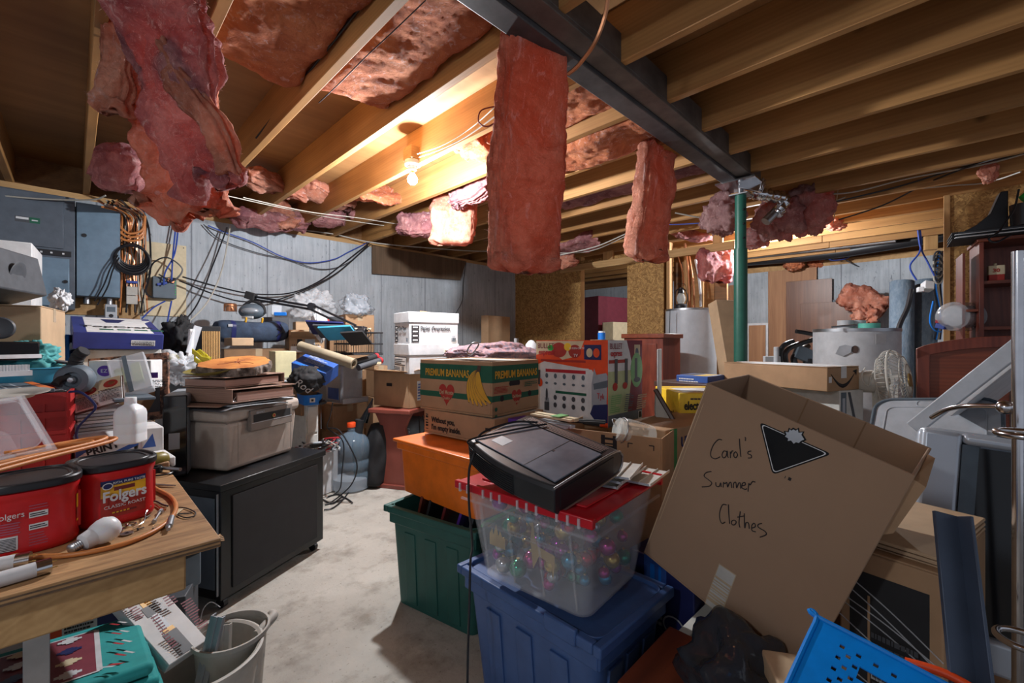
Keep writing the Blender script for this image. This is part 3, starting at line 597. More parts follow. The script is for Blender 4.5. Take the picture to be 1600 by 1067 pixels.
for l_, pts, r_, mm in (
 ('reddish brown cable looping over the beam near the top', [D(950,-5,1.35), D(945,25,1.38), D(930,65,1.42), D(905,100,1.5), D(888,115,1.55)], .007, 'copper'),
 ('dark wire stapled along the joist left of centre', [D(575,-5,1.62), D(548,30,1.7), D(510,78,1.85), D(458,142,2.2), D(400,215,2.6)], .005, 'black'),
 ('thin black wire under the pink batt near the top', [D(665,0,1.49), D(615,48,1.6), D(575,85,1.7), D(530,130,1.85), D(498,160,2.0)], .0022, 'black'),
 ('black wire entering at the top left of the beam', [D(728,-5,1.45), D(752,10,1.5), D(785,27,1.55)], .006, 'black'),
 ('curly brown wire loop left of the longest batt', [D(778,165,2.3), D(752,172,2.3), D(748,190,2.3), D(762,197,2.3), D(780,186,2.3)], .004, 'label_brown'),
 ('white wire running from the bulb along the joist', [D(655,245,2.75), D(690,232,2.6), D(730,212,2.45), D(775,180,2.25)], .004, 'wirewhite'),
 ('second white wire running from the bulb along the joist', [D(652,240,2.78), D(692,226,2.6), D(735,200,2.45), D(772,168,2.2)], .003, 'wirewhite'),
 ('blue network cable draped across the concrete wall', [WY(325,352,4.78), WY(350,362,4.78), WY(395,378,4.78), WY(440,400,4.78), WY(480,410,4.78), WY(520,405,4.78), WY(545,393,4.78), WY(575,378,4.78)], .006, 'wireblue'),
 ('thin dark cable sagging just below the blue one', [WY(318,350,4.79), WY(345,374,4.79), WY(400,394,4.79), WY(450,405,4.79), WY(500,420,4.79), WY(540,412,4.79), WY(580,381,4.79)], .005, 'darkgrey'),
 ('long black cable sagging low across the wall to the desk lamp', [WY(577,379,4.74), WY(540,408,4.74), WY(500,438,4.74), WY(455,457,4.74), WY(400,459,4.74), WY(350,450,4.74), WY(285,432,4.74)], .007, 'black'),
 ('lowest black cable sagging across the wall', [WY(575,383,4.72), WY(520,430,4.72), WY(440,466,4.72), WY(385,471,4.72), WY(340,461,4.72), WY(280,438,4.72)], .007, 'black'),
 ('black cable falling diagonally from the wall top to the black jacket', [WY(355,355,4.7), WY(332,415,4.65), WY(305,480,4.5), WY(255,532,4.2)], .006, 'black'),
 ('white cable falling diagonally beside the black one', [WY(360,352,4.68), WY(347,420,4.6), WY(325,470,4.45), WY(292,505,4.2), WY(245,545,3.6)], .006, 'wirewhite'),
 ('thin black wire hanging down the wall beside the copy paper boxes', [WY(728,410,4.79), WY(724,440,4.79), WY(722,470,4.79), WY(708,500,4.78), WY(706,545,4.78)], .004, 'black'),
 ('black loop of cable curling over the network board', [WY(232,430,4.7), WY(240,410,4.68), WY(262,402,4.68), WY(285,420,4.68), WY(270,438,4.68), WY(248,428,4.7)], .006, 'black'),
 ('dark cable dropping from the joists onto the network board', [WY(222,325,4.74), WY(233,360,4.74), WY(235,420,4.72), WY(228,455,4.70), WY(240,465,4.70)], .007, 'black'),
 ('blue cable dropping from the wall top into the network box', [WY(279,350,4.75), WY(273,395,4.72), WY(258,425,4.70), WY(256,445,4.69)], .006, 'wireblue'),
 ('second blue cable dropping into the network box', [WY(275,350,4.75), WY(270,400,4.72), WY(268,440,4.69)], .006, 'wireblue'),
 ('dark blue cable leaving the bottom of the network box', [WY(268,470,4.69), WY(262,500,4.6), WY(255,545,4.3)], .006, 'wireblue'),
 ('dark blue cable curling left from the bottom of the network box', [WY(258,470,4.69), WY(240,480,4.66), WY(222,497,4.6)], .006, 'wireblue'),
 ('left thin black cable looping across the big electrical panel', [WY(184,398,4.58), WY(172,420,4.56), WY(162,445,4.56), WY(148,470,4.55)], .005, 'black'),
 ('right thin black cable looping across the big electrical panel', [WY(186,402,4.58), WY(176,422,4.56), WY(168,448,4.56), WY(152,476,4.55)], .005, 'black'),
 ('white cable hooking out of the joists above the wire bundle', [WY(218,330,4.6), WY(212,310,4.5), WY(207,298,4.4), WY(216,290,4.4)], .008, 'wirewhite'),
 ('long white cable running under the joists above the panels', [D(-10,304,3.0), D(60,310,3.1), D(140,312,3.2), D(165,305,3.2)], .006, 'wirewhite'),
 ('thin white cable running above the electrical panel', [D(20,318,3.2), D(80,318,3.3), D(120,326,3.4)], .004, 'wirewhite'),
 ('pale cable stretched below the joists toward the middle', [D(340,302,3.0), D(430,322,3.4), D(520,340,3.9), D(600,352,4.4)], .0032, 'wirewhite'),
 ('second pale cable stretched below the joists toward the middle', [D(380,308,3.2), D(480,330,3.6), D(560,340,4.0), D(640,352,4.5), D(740,362,5.0)], .0035, 'wirewhite'),
 ('white cable drooping along the top of the concrete wall', [D(465,358,4.6), D(520,365,4.8), D(580,378,5.0), D(660,386,5.2), D(760,392,5.6), D(830,385,5.8)], .006, 'wirewhite'),
 ('thin grey cable from the wires to the pink slabs', [D(155,248,2.9), D(200,262,3.0), D(238,273,3.1)], .004, 'lightgrey'),
 ('white cable looping above the header left part', [D(865,400,4.8), D(930,385,4.6), D(985,362,4.4), D(1040,345,4.2)], .006, 'wirewhite'),
 ('second white cable looping above the header', [D(862,395,4.8), D(920,392,4.7), D(970,372,4.5), D(1010,350,4.3)], .005, 'wirewhite'),
 ('white cable strung across joists right of the second batt', [D(1055,332,3.6), D(1110,342,3.6), D(1160,345,3.7), D(1200,340,3.8)], .006, 'wirewhite'),
 ('purple blue cable strung toward the column', [D(985,350,4.6), D(1060,350,4.2), D(1130,345,3.9)], .005, 'wireblue'),
 ('upper white cable crossing the right joists', [D(1275,302,3.6), D(1330,300,3.5), D(1420,278,3.3), D(1530,258,3.0), D(1600,240,2.8)], .006, 'wirewhite'),
 ('middle white cable crossing the right joists', [D(1285,322,3.7), D(1340,300,3.6), D(1395,280,3.5), D(1470,262,3.2), D(1560,252,3.0)], .005, 'wirewhite'),
 ('lower pale cable crossing the right joists', [D(1290,316,3.8), D(1380,300,3.6), D(1480,290,3.4), D(1540,285,3.3), D(1595,268,3.0)], .005, 'wirewhite'),
 ('upper black cable crossing the right joists', [D(1300,316,3.6), D(1400,292,3.4), D(1500,262,3.1), D(1600,240,2.8)], .006, 'black'),
 ('lower black cable crossing the right joists', [D(1310,343,3.8), D(1380,320,3.6), D(1450,285,3.3), D(1520,258,3.0), D(1600,235,2.7)], .006, 'black'),
 ('pale blue cable loop hanging in front of the far wall', [D(1420,342,4.6), D(1432,350,4.6), D(1438,385,4.6), D(1450,410,4.6), D(1460,430,4.6)], .008, 'wireblue'),
 ('second loop of pale blue cable returning to the wires', [D(1424,340,4.6), D(1436,352,4.6), D(1438,390,4.6), D(1422,415,4.6), D(1432,437,4.6)], .008, 'wireblue'),
 ('grey cable sagging below the black drain pipe', [D(1320,405,6.0), D(1350,418,6.0), D(1400,415,6.0), D(1440,402,6.0)], .007, 'darkgrey'),
 ('thin blue cable looping round the black drain pipe', [D(1290,400,5.9), D(1300,406,5.9), D(1325,402,5.9), D(1336,385,5.9)], .006, 'wireblue'),
 ('thin brown cord hanging from a joist right of the grey wads', [D(1310,292,3.6), D(1306,320,3.6), D(1302,348,3.6)], .003, 'cream'),
 ('blue cable curl at the end of the right partition', [D(1458,470,4.4), D(1453,500,4.4), D(1460,515,4.4), D(1470,518,4.4)], .007, 'brightblue'),
 ('thin black cord hanging down the front of the tall water heater', [D(1047,484,4.62), D(1046,520,4.62), D(1044,560,4.62), D(1043,590,4.62)], .004, 'black')):
    cable(l_, pts, r_, mm)
# wires gathered at the joist ends on the left wall: black, orange and white strands
random.seed(3); GB = 'wire strands bundled beside the electrical panel'
for i in range(26):
    x = 190+i*1.5+random.uniform(-2, 2); mm = random.choice(['cordorange', 'copper', 'wirewhite', 'black', 'copper', 'cordorange', 'black'])
    x2 = x+random.uniform(-5, 5)
    o = cable('strand of the tangled copper, black and white wire bundle right of the electrical panels', [D(x-25+random.uniform(-22,20), 318+random.uniform(-6,6), 3.2), WY(x, 338, 4.72), WY(x2, 375, 4.74), WY(x+random.uniform(-4,4), 420, 4.75), WY(x2+random.uniform(-4,4), random.choice((440, 470, 488)), 4.76)], random.uniform(.004, .008), mm, group=GB)
for i in range(5):
    c_ = WY(207, 398+i*2, 4.66-i*.012); R_ = .085+.006*i
    cable('black cable coil hanging on the wire bundle', [c_+V(R_*math.cos(a), .0, R_*math.sin(a)*1.05) for a in [2*PI*q/14+i for q in range(14)]], .009, 'black', group='coils of black cable', closed=True)
for i in range(3):
    c_ = WY(204, 345+i*6, 4.66)
    cable('orange cable arc swung across the wire bundle', [c_+V(-.1, 0, -.03*i), c_+V(-.02, -.01, -.10), c_+V(.07, -.02, -.06), c_+V(.09, 0, .06+.02*i)], .009, 'cordorange', group='arcs of orange cable')
m = MB('lumber'); m.box(.262, YW-.014, 1.30, .395, YW-.002, 2.22); m.box(-.1, YW-.012, 1.33, .29, YW-.002, 1.46); solo('backing_board', 'rough brown plywood backing board behind the wire bundle', 'board', m)
for i in range(3):
    m = MB('dirtywhite' if i else 'wireblue'); q = WY(206, 440+i*14, 4.74); m.cbox(q, (.07, .03, .02 if not i else .07), 0, .1); solo('terminal_block', ['blue terminal strip at the bottom of the wire bundle', 'upper punched terminal block under the wire bundle', 'lower punched terminal block under the wire bundle'][i], 'terminal block', m, bev=.003)
# electrical panels
def panel(label, x0, x1, z0, z1, dep, m1, door=None):
    t = thing('electrical_panel', label, 'electrical panel', V(x0, YW-dep, z0), 'electrical panels on the left wall'); w_, h_ = x1-x0, z1-z0
    m = MB(m1); m.box(0, .012, 0, w_, dep-.002, h_); m.build('enclosure', t, bev=.004)
    return t, w_, h_
t, w_, h_ = panel('tall plain blue grey electrical panel beside the wire bundle', .012, .262, 1.462, 2.17, .20, 'panelgrey')
m = MB('panelblue'); m.box(.004, 0, .004, w_-.004, .012, h_-.004); d_ = m.build('door', t, bev=.002)
m = MB('black'); m.cyl((.045,-.008,.46), (.045,0,.46), .014, n=16); m.build('latch', d_)
for x in (.06, .19): m = MB('steel'); m.cyl((x,.1,-.05), (x,.1,0), .02); m.build('conduit_fitting', t)
t, w_, h_ = panel('wide dark electrical panel with breakers and a green label', -.42, .008, 1.36, 2.19, .22, 'panelgrey')
m = MB('panelgrey'); m.box(.02, -.002, .44, w_-.06, .012, h_-.01); d_ = m.build('upper_cover', t, bev=.003)
m = MB('panelblue'); m.box(.14, -.004, .02, w_-.03, .012, .37); d_ = m.build('door', t, bev=.003)
m = MB('black'); m.cyl((w_-.05,-.014,.2), (w_-.05,-.002,.2), .012, n=16); m.build('latch', d_)
m = MB('black'); m.box(.05, -.0, .385, w_-.02, .01, .425); m.use('white')
for q in (.2, .25, .3, .36): m.box(q, -.006, .398, q+.012, 0, .41)
m.build('breaker_row', t, bev=.001)
decal(t, Matrix(((1,0,0,.13),(0,0,-1,-.002),(0,1,0,.60),(0,0,0,1))), [('darkgrey',0,0,.07,.04), ('white',.005,.02,.065,.035), ('bananagreen',.07,0,.12,.04), ('white',.08,.016,.11,.024)], 'rating_label')
t, w_, h_ = panel('narrow dark panel at the far left edge of the wall', -.62, -.44, 1.7, 2.21, .2, 'panelgrey')
m = MB('panelgrey'); m.box(.004, 0, .004, w_-.004, .012, h_-.004); m.build('door', t, bev=.002)
t = thing('utility_meter', 'small grey electricity gauge under the tall panel', 'meter', WY(172, 487, 4.68)); m = MB('lightgrey'); m.box(-.03,-.02,-.06,.04,.05,.06); m.build('case', t, bev=.004)
decal(t, Matrix(((1,0,0,-.03),(0,0,-1,-.02),(0,1,0,-.06),(0,0,0,1))), [('slate',.01,.06,.06,.10), ('black',ell(.035,.03,.014,.014,16))], 'dial')
t = thing('network_board', 'cream plywood board screwed to the concrete wall with a network box', 'board', V(.38, YW, 1.34))
m = MB('cream'); m.box(0, -.016, 0, .33, -.001, .63); m.use('black')
for x, z in ((.015, .02), (.31, .02), (.31, .61)): m.cyl((x,-.018,z), (x,-.016,z), .005, n=10)
m.build('board', t, bev=.002)
t = thing('network_box', 'dark grey network box with green lights on the cream board', 'network box', V(.47, YW-.017, 1.49))
m = MB('slate'); m.box(0, -.08, 0, .16, 0, .18); m.build('case', t, bev=.004)
m = MB('green')
for q in range(6): m.box(.148, -.083, .03+q*.022, .156, -.08, .038+q*.022)
m.build('indicator_lights', t, flat=True)
m = MB('copper'); m.cbox((.12,-.09,.15), (.05,.02,.03), 0,0,.3); m.use('wireblue'); m.cbox((.06,-.09,.12), (.07,.02,.02), 0,0,-.3); m.build('plugs', t, bev=.003)
m = MB('darkply'); v = [WY(581,383,4.79), WY(728,408,4.79), WY(718,437,4.79), WY(581,427,4.79)]; m.add(v+[q+V(0,-.012,0) for q in v], [(0,1,2,3),(7,6,5,4),(0,4,5,1),(1,5,6,2),(2,6,7,3),(3,7,4,0)])
solo('plywood_sheet', 'dark water stained plywood sheet hung at the top of the concrete wall', 'board', m)
m = MB('brightblue'); q = WY(246,328,4.8); m.cbox(q, (.08,.05,.06)); solo('junction_box', 'small bright blue electrical box on the wall top beside the wires', 'junction box', m, bev=.004)
# supply pipes above the water heaters and wires on the end of the right partition
for i, (px, a, b, r_, mm, l_) in enumerate(((1076,380,482,.012,'copper','leftmost copper pipe above the tall water heater'), (1083,400,480,.009,'copper','second copper pipe above the tall water heater'), (1093,405,478,.014,'white','thick white pipe rising from the tall water heater'), (1066,400,446,.007,'copper','thin copper pipe behind the lantern'))):
    cable(l_, [D(px-6,a,5.0), D(px,(a+b)/2,4.95), D(px+2,b,4.9)], r_, mm, 'pipe', 'water_pipe', n=10)
random.seed(5)
for i in range(14):
    q = random.uniform(-3, 9); cable('strand of the wire bundle on the end of the right partition', [D(1468+q*.6,392,4.85), D(1461+q,440,4.72), D(1468+q*.5,490,4.72), D(1462+q*.8,530,4.72)], random.uniform(.005, .011), random.choice(['wirewhite','black','darkgrey','wirewhite','brightblue','cream']), group='wires on the right partition end')
for i in range(6):
    c_ = D(1466,405+i*5,4.7); cable('loop of grey wire coiled on the right partition end', [c_+RD*.05*math.cos(a)+V(0,0,.09*math.sin(a)) for a in [2*PI*q/10 for q in range(10)]], .008, ('darkgrey','wirewhite')[i%2], group='coils on the right partition end', closed=True)
m = MB('white'); m.cbox(D(1449,447,4.55), (.09,.08,.09), .5, .2, .3); m.cbox(D(1438,452,4.5), (.09,.05,.05), .2); solo('wall_switch_box', 'white plastic junction boxes hanging off the right partition end', 'junction box', m, bev=.006)
m = MB('lumber_z'); a = D(1454,378,4.85); m.cbox(a, (.05,.11,.17), .3); solo('wood_block', 'short pale wood block nailed at the top of the right partition end', 'block', m, bev=.003)
# ---------------------------------------------------------------- generic builders
def carton(name, label, cat, A, R, L, h, m='cardboard', group=None, flat=True, seam=True, bev=.004, tape='tape', part='body'):
    M, w_, d_ = frame(A, R, L, h, flat); t = thing(name, label, cat, M, group)
    b = MB(m); b.box(0, 0, 0, w_, d_, h-(.005 if seam else 0)); b.build(part, t, bev=bev)
    if seam:
        for a, c_ in ((0, w_/2-.0015), (w_/2+.0015, w_)):
            f = MB(m); f.box(a, 0, h-.0045, c_, d_, h); f.build('flap', t, bev=.0015)
        if tape:
            f = MB(tape); f.box(w_/2-.024, -.0008, h+.0002, w_/2+.024, d_+.0008, h+.0008); f.box(w_/2-.024, -.0008, h-.06, w_/2+.024, -.0002, h+.0004); f.build('tape', t)
    return t, w_, d_, h
def open_box(name, label, cat, A, R, L, h, m='cardboard', flaps='', flen=.12, fang=(35,35,35,35), th=.005, group=None, flat=True):
    M, w_, d_ = frame(A, R, L, h, flat); t = thing(name, label, cat, M, group)
    b = MB(m); b.box(0,0,0,w_,d_,th); b.box(0,0,th,w_,th,h); b.box(0,d_-th,th,w_,d_,h); b.box(0,th,th,th,d_-th,h); b.box(w_-th,th,th,w_,d_-th,h); b.build('body', t, bev=.0015)
    for k, s in enumerate('FLBR'):
        if s not in flaps: continue
        a = math.radians(fang[k]); f = MB(m); c_, sn = math.cos(a)*flen, math.sin(a)*flen
        if s == 'F': q = [(0,0,h),(w_,0,h),(w_,-c_,h+sn),(0,-c_,h+sn)]; nn = V(0,.004,.0)
        if s == 'B': q = [(0,d_,h),(w_,d_,h),(w_,d_+c_,h+sn),(0,d_+c_,h+sn)]; nn = V(0,-.004,0)
        if s == 'L': q = [(0,0,h),(0,d_,h),(-c_,d_,h+sn),(-c_,0,h+sn)]; nn = V(.004,0,0)
        if s == 'R': q = [(w_,0,h),(w_,d_,h),(w_+c_,d_,h+sn),(w_+c_,0,h+sn)]; nn = V(-.004,0,0)
        nn = nn+V(0,0,.003); q = [V(*p) for p in q]; f.hexa(q+[p+nn for p in q]); f.build('flap', t)
    return t, w_, d_, h
def shell(mb, w_, d_, h, tp, th=.004, z0=0):
    """open tapered tub wall"""
    def rg(z, ins):
        k = tp*(1-(z-z0)/h)+ins; r = .035; out = []
        for cx, cy, a0 in ((w_-k-r, d_-k-r, 0), (k+r, d_-k-r, 90), (k+r, k+r, 180), (w_-k-r, k+r, 270)):
            for q in range(6): a = math.radians(a0+q*18); out.append((cx+r*math.cos(a), cy+r*math.sin(a), z))
        return out
    R = [rg(z0, 0), rg(z0+h, 0), rg(z0+h, th), rg(z0+th, th)]; n = 24; vs = sum(R, [])
    fs = [(j*n+i, j*n+(i+1)%n, (j+1)*n+(i+1)%n, (j+1)*n+i) for j in range(3) for i in range(n)]
    fs += [tuple(range(n))[::-1], tuple(3*n+i for i in range(n))]
    mb.add(vs, fs); return rg
def tote(name, label, A, R, L, h, m, group=None, ribs=3, flat=True, tp=.035, cat='storage tote', rimw=.02, size=None):
    M, w_, d_ = frame(A, R, L, h, flat)
    if size: w_, d_ = size
    t = thing(name, label, cat, M, group); b = MB(m); rg = shell(b, w_, d_, h, tp)
    for k in range(ribs):                      # pressed ribs down the sides
        for s in (0, 1):
            x = w_*(k+1)/(ribs+1); y = d_*(k+1)/(ribs+1); e = .006
            y0 = (0, d_)[s]; sg = (1, -1)[s]
            b.hexa([(x-.03, y0+sg*(tp-e), .02), (x+.03, y0+sg*(tp-e), .02), (x+.03, y0+sg*(tp+.002), .02), (x-.03, y0+sg*(tp+.002), .02)]+[(x-.03, y0-sg*e+sg*.008, h-.10), (x+.03, y0-sg*e+sg*.008, h-.10), (x+.03, y0+sg*.012, h-.10), (x-.03, y0+sg*.012, h-.10)])
            x0 = (0, w_)[s]
            b.hexa([(x0+sg*(tp-e), y-.03, .02), (x0+sg*(tp-e), y+.03, .02), (x0+sg*(tp+.002), y+.03, .02), (x0+sg*(tp+.002), y-.03, .02)]+[(x0-sg*e+sg*.008, y-.03, h-.10), (x0-sg*e+sg*.008, y+.03, h-.10), (x0+sg*.012, y+.03, h-.10), (x0+sg*.012, y-.03, h-.10)])
    b.build('body', t, bev=.002)
    r = MB(m); e = rimw
    for (a, c_, q, s_) in ((-e,-e,w_+e,.004), (-e,d_-.004,w_+e,d_+e)): r.box(a, c_, h-.028, q, s_, h)
    r.box(-e, .004, h-.028, .004, d_-.004, h); r.box(w_-.004, .004, h-.028, w_+e, d_-.004, h)
    r.box(.0,-.004,h-.075,w_,.006,h-.028); r.box(.0,d_-.006,h-.075,w_,d_+.004,h-.028); r.box(-.004,.0,h-.075,.006,d_,h-.028); r.box(w_-.006,0,h-.075,w_+.004,d_,h-.028)
    r.build('rim', t, bev=.007, seg=3)
    return t, w_, d_, h
def slab(name, label, cat, A, R, L, h, m, group=None, flat=True, bev=.002, part=None):
    M, w_, d_ = frame(A, R, L, h, flat); mb = MB(m); mb.box(0,0,0,w_,d_,h); o = solo(name, label, cat, mb, group, bev=bev); o.matrix_world = M; return o, w_, d_, h
def book(name, label, M, w_, d_, h, mc='darkgrey', mp='pages', cat='book', group=None):
    t = thing(name, label, cat, M, group); b = MB(mp); b.box(.004, .004, .002, w_-.001, d_-.004, h-.002); b.build('pages', t)
    b = MB(mc); b.box(0,0,0,w_,d_,.003); b.box(0,0,h-.003,w_,d_,h); b.box(0,0,.003,.004,d_,h-.003); b.build('cover', t, bev=.001); return t

# ---------------------------------------------------------------- workbench, left foreground
ZB = .68; bx, by = F(345, 840, ZB).x, F(345, 840, ZB).y
t = thing('workbench', 'rough plywood workbench at the lower left carrying the red coffee cans', 'workbench', V(bx, by, 0))
m = MB('benchply'); m.box(-1.9, 0, ZB-.02, 0, 1.32, ZB); m.build('top', t, bev=.002)
m = MB('darkply'); m.box(-1.9, -.0006, ZB-.017, 0, 0, ZB-.013); m.box(-1.9, -.0006, ZB-.008, 0, 0, ZB-.005); m.build('ply_edge_lines', t)
m = MB('lumber'); m.box(-1.9, .02, ZB-.10, -.06, .058, ZB-.021); m.build('front_apron', t, bev=.004)
m = MB('lumber'); m.box(-.10, .06, ZB-.10, -.06, 1.28, ZB-.021); m.build('side_apron', t, bev=.004)
for x in (-.30, -1.5):
    for y in (.062, 1.2):
        m = MB('steel'); m.box(x, y, 0, x+.035, y+.004, ZB-.022); m.box(x, y+.004, 0, x+.004, y+.035, ZB-.022); m.build('leg', t, bev=.001)
m = MB('lumber_x')
for i in range(5): m.cbox((-.004+i*.003, .02+i*.01, ZB-.012-i*.001), (.03, .003, .002), .3*i, .2, .2)
m.build('splinters', t)
def can(label, c_, face, back=False):
    t = thing('coffee_can', label, 'coffee can', Matrix.Translation(c_) @ Matrix.Rotation(math.atan2(face.y, face.x)+PI/2, 4, 'Z'), 'red coffee cans on the bench')
    m = MB('red'); pr = [(.001,.0),(.070,0),(.074,.004),(.076,.012),(.074,.020),(.0735,.110),(.0755,.118),(.0775,.124),(.0775,.130),(.075,.132),(.001,.132)]
    m.lathe(pr, 64, squash=3.0); 
    for s in (-1, 1):
        for q in (0, 1): m.cbox((s*(.0735+.004)*.92, .034*(1-2*q), .066), (.006, .008, .08), -s*(1-2*q)*.5)
    m.build('body', t, bev=.0)
    m = MB('black'); m.lathe([(.001,.1325),(.078,.1325),(.0805,.134),(.081,.146),(.079,.149),(.074,.1495),(.073,.146),(.066,.1455),(.064,.1475),(.060,.1475),(.058,.1455),(.001,.1455)], 64, squash=3.0)
    ld = m.build('lid', t)
    def curve_rect(u0, z0, u1, z1, r, mm, mb, n=10):
        """patch on the rounded can wall in front (-y)"""
        def P(u): 
            a = -PI/2+u; x, y = math.cos(a), math.sin(a); k = (abs(x)**3+abs(y)**3)**(-1/3); return x*k*r, y*k*r
        mb.use(mm); mb.add([(*P(u0+(u1-u0)*i/n), z) for z in (z0, z1) for i in range(n+1)], [(i, i+1, n+2+i, n+1+i) for i in range(n)])
    mb = MB()
    Mf = Matrix(((1,0,0,0),(0,0,-1,-.0752),(0,1,0,0),(0,0,0,1)))
    if not back:
        curve_rect(-.55, .022, .55, .098, .0746, 'heart', mb); curve_rect(-.55, .070, .55, .098, .0750, 'label_yellow', mb); curve_rect(-.55, .098, .55, .110, .0752, 'navy', mb); curve_rect(-.26, .084, .26, .093, .0753, 'label_brown', mb)
        curve_rect(-.28, .030, .30, .034, .0753, 'label_brown', mb)
        for q in range(5): curve_rect(-.30+q*.09, .031, -.24+q*.09, .034, .0755, 'label_yellow', mb)
        mb.build('label', t, ang=60)
        text(t, 'Folgers', .034, FI(Mf, .002) @ Matrix.Translation((0, .062, 0)), 'white', 'brand_lettering', 'CENTER', .85, bold=.0009)
        text(t, 'CLASSIC ROAST', .0105, FI(Mf, .002) @ Matrix.Translation((0, .045, 0)), 'white', 'small_lettering', 'CENTER', 1.05)
        text(t, 'RICH, PURE TASTE', .0075, FI(Mf, .002) @ Matrix.Translation((.008, .101, 0)), 'white', 'small_lettering', 'CENTER', 1.0)
        decal(t, FI(Mf, .001), [('white', ell(-.032, .098, .010, .008)), ('navy', ell(-.032, .098, .008, .006))], 'round_seal')
    else:
        curve_rect(-.62, .012, -.28, .045, .0748, 'paper', mb)
        for q in range(9): curve_rect(-.59, .015+q*.0031, -.31, .0165+q*.0031, .0752, 'ink', mb)
        for z in (.050, .075): curve_rect(-.08, z, .28, z+.012, .0748, 'paper', mb); curve_rect(-.06, z+.003, .26, z+.005, .0752, 'ink', mb); curve_rect(-.06, z+.007, .22, z+.009, .0752, 'ink', mb)
        for q in range(16):
            z = .012+q*.0058
            if .045 < z < .09: continue
            curve_rect(-.08, z, .24+.04*math.sin(q), z+.0018, .0748, 'pinkprint', mb)
        for q in range(5): curve_rect(-.62, .050+q*.005, -.24-.03*(q%2), .0525+q*.005, .0748, 'pinkprint', mb)
        curve_rect(.95, .04, 1.2, .10, .0748, 'label_yellow', mb); curve_rect(.95, .045, 1.2, .07, .0752, 'heart', mb)
        mb.build('label', t, ang=60)
        text(t, 'Folgers', .017, FI(Mf, .001) @ Matrix.Translation((-.033, .082, 0)), 'paper', 'brand_lettering', 'CENTER', .85)
    return t
cb = D(176, 0, 1.10); cb.z = ZB; can('red coffee can turned with its yellow label to the viewer', cb, V(.25, -1, 0))
ca = D(46, 0, .955); ca.z = ZB; can('red coffee can at the left edge showing barcode and small print', ca, V(.12, -1, 0), True)
# orange cord
t = thing('extension_cord', 'orange extension cord coiled over the coffee cans and across the bench', 'cord', V(bx, by, ZB))
bl = V(bx, by, ZB)
for i, (p0, p1, e) in enumerate((((-30,735),(150,690),.846), ((-30,729),(128,697),.842), ((-30,742),(166,691),.838))):
    m = MB('cordorange'); a = F(*p0, e); c_ = F((p0[0]+p1[0])/2, (p0[1]+p1[1])/2-1, e); d_ = F(*p1, e); m.tube([a-bl, c_-bl, d_-bl, d_+V(.02,.04,.004)-bl, d_+V(-.03,.06,.0)-bl, c_+V(-.05,.09,0)-bl], .0048, 10); m.build('upper_loop', t)
m = MB('cordorange'); m.tube([F(*p, ZB+.006)-bl for p in ((228,752),(246,764),(266,775),(275,790),(268,808),(243,828),(200,847),(150,860),(95,868),(40,868),(-10,866),(-60,860))], .0052, 10); m.build('bench_loop', t)
# LED bulb
a, c_ = F(108,859,ZB+.015), F(160,830,ZB+.028)
t = thing('led_bulb', 'white LED bulb lying on the bench in front of the cans', 'light bulb', axis(a, c_-a) @ Matrix.Scale(.80, 4))
m = MB('white'); m.lathe([(.013,.024),(.021,.03),(.023,.045),(.024,.052)], 32); m.build('collar', t)
m = MB('milky'); m.lathe([(.0235,.052),(.029,.062),(.0335,.078),(.033,.092),(.026,.106),(.012,.114),(.001,.116)], 32); m.build('diffuser', t)
m = MB('steel'); m.lathe([(.004,-.002),(.010,.0)]+[(.0125+(.0012 if k%2 else 0), .002+k*.0022) for k in range(10)]+[(.013,.024)], 24); m.build('screw_cap', t)
for i, (p0, p1) in enumerate((((48,872),(-60,893)), ((80,882),(-60,922)))):
    a, c_ = F(*p0, ZB+.014), F(*p1, ZB+.014); t = thing('fluorescent_tube', ['shorter looking white fluorescent tube on the bench edge, its end cap behind the other one', 'white fluorescent tube nearest the bench edge'][i], 'fluorescent tube', axis(a, c_-a), 'fluorescent tubes on the bench')
    m = MB('white'); m.cyl((0,0,.02), (0,0,.45), .0135, n=24); m.build('glass_tube', t)
    m = MB('chrome'); m.cyl((0,0,0), (0,0,.02), .0139, n=24); e_ = m.build('end_cap', t)
    m = MB('brass')
    for s in (-1, 1): m.cyl((s*.006,0,-.008), (s*.006,0,0), .0012, n=8)
    m.build('contact_pins', e_)
def small(name, label, cat, mb, **k): return solo(name, label, cat, mb, 'hardware scattered on the bench', **k)
q = F(198,833,ZB+.002); m = MB('steel'); m.M = Matrix.Translation(q); m.lathe([(.004,0),(.012,0),(.012,.0015),(.004,.0015)], 24, cap=False); small('washer', 'flat steel washer lying on the bench beside the white bulb', 'washer', m)
for i, (px, py) in enumerate(((185,828),(192,822),(205,818))):
    m = MB('chrome'); c_ = F(px,py,ZB+.004); m.tube([c_+V(.009*math.cos(a), .009*math.sin(a), 0) for a in [2*PI*k/8 for k in range(8)]], .0018, 6, closed=True); small('ring', ['left', 'middle', 'right'][i]+' shiny small ring in the cluster in front of the labelled can', 'ring', m)
m = MB('chrome'); a = F(208,824,ZB+.005); m.tube([a, a+V(.02,.02,.002), F(228,800,ZB+.012), F(236,790,ZB+.02)], .0018, 6); small('hook', 'thin bright wire hook standing up beside the labelled can', 'hook', m)
m = MB('steel'); a, c_ = F(242,812,ZB+.005), F(250,800,ZB+.005); m.cyl(a, c_, .003, n=8); m.cyl(c_, c_+(c_-a)*.25, .006, n=6); m.cyl(a-(c_-a)*.2, a, .005, n=6); small('bolt', 'short bolt lying inside the orange cord loop', 'bolt', m)
m = MB('steel'); a, c_ = F(264,822,ZB+.008), F(268,808,ZB+.008); m.cyl(a, c_, .007, n=12); m.cyl(a, a-(c_-a)*.3, .004, n=8); small('wall_plug', 'stubby metal plug lying outside the orange cord loop', 'plug', m)
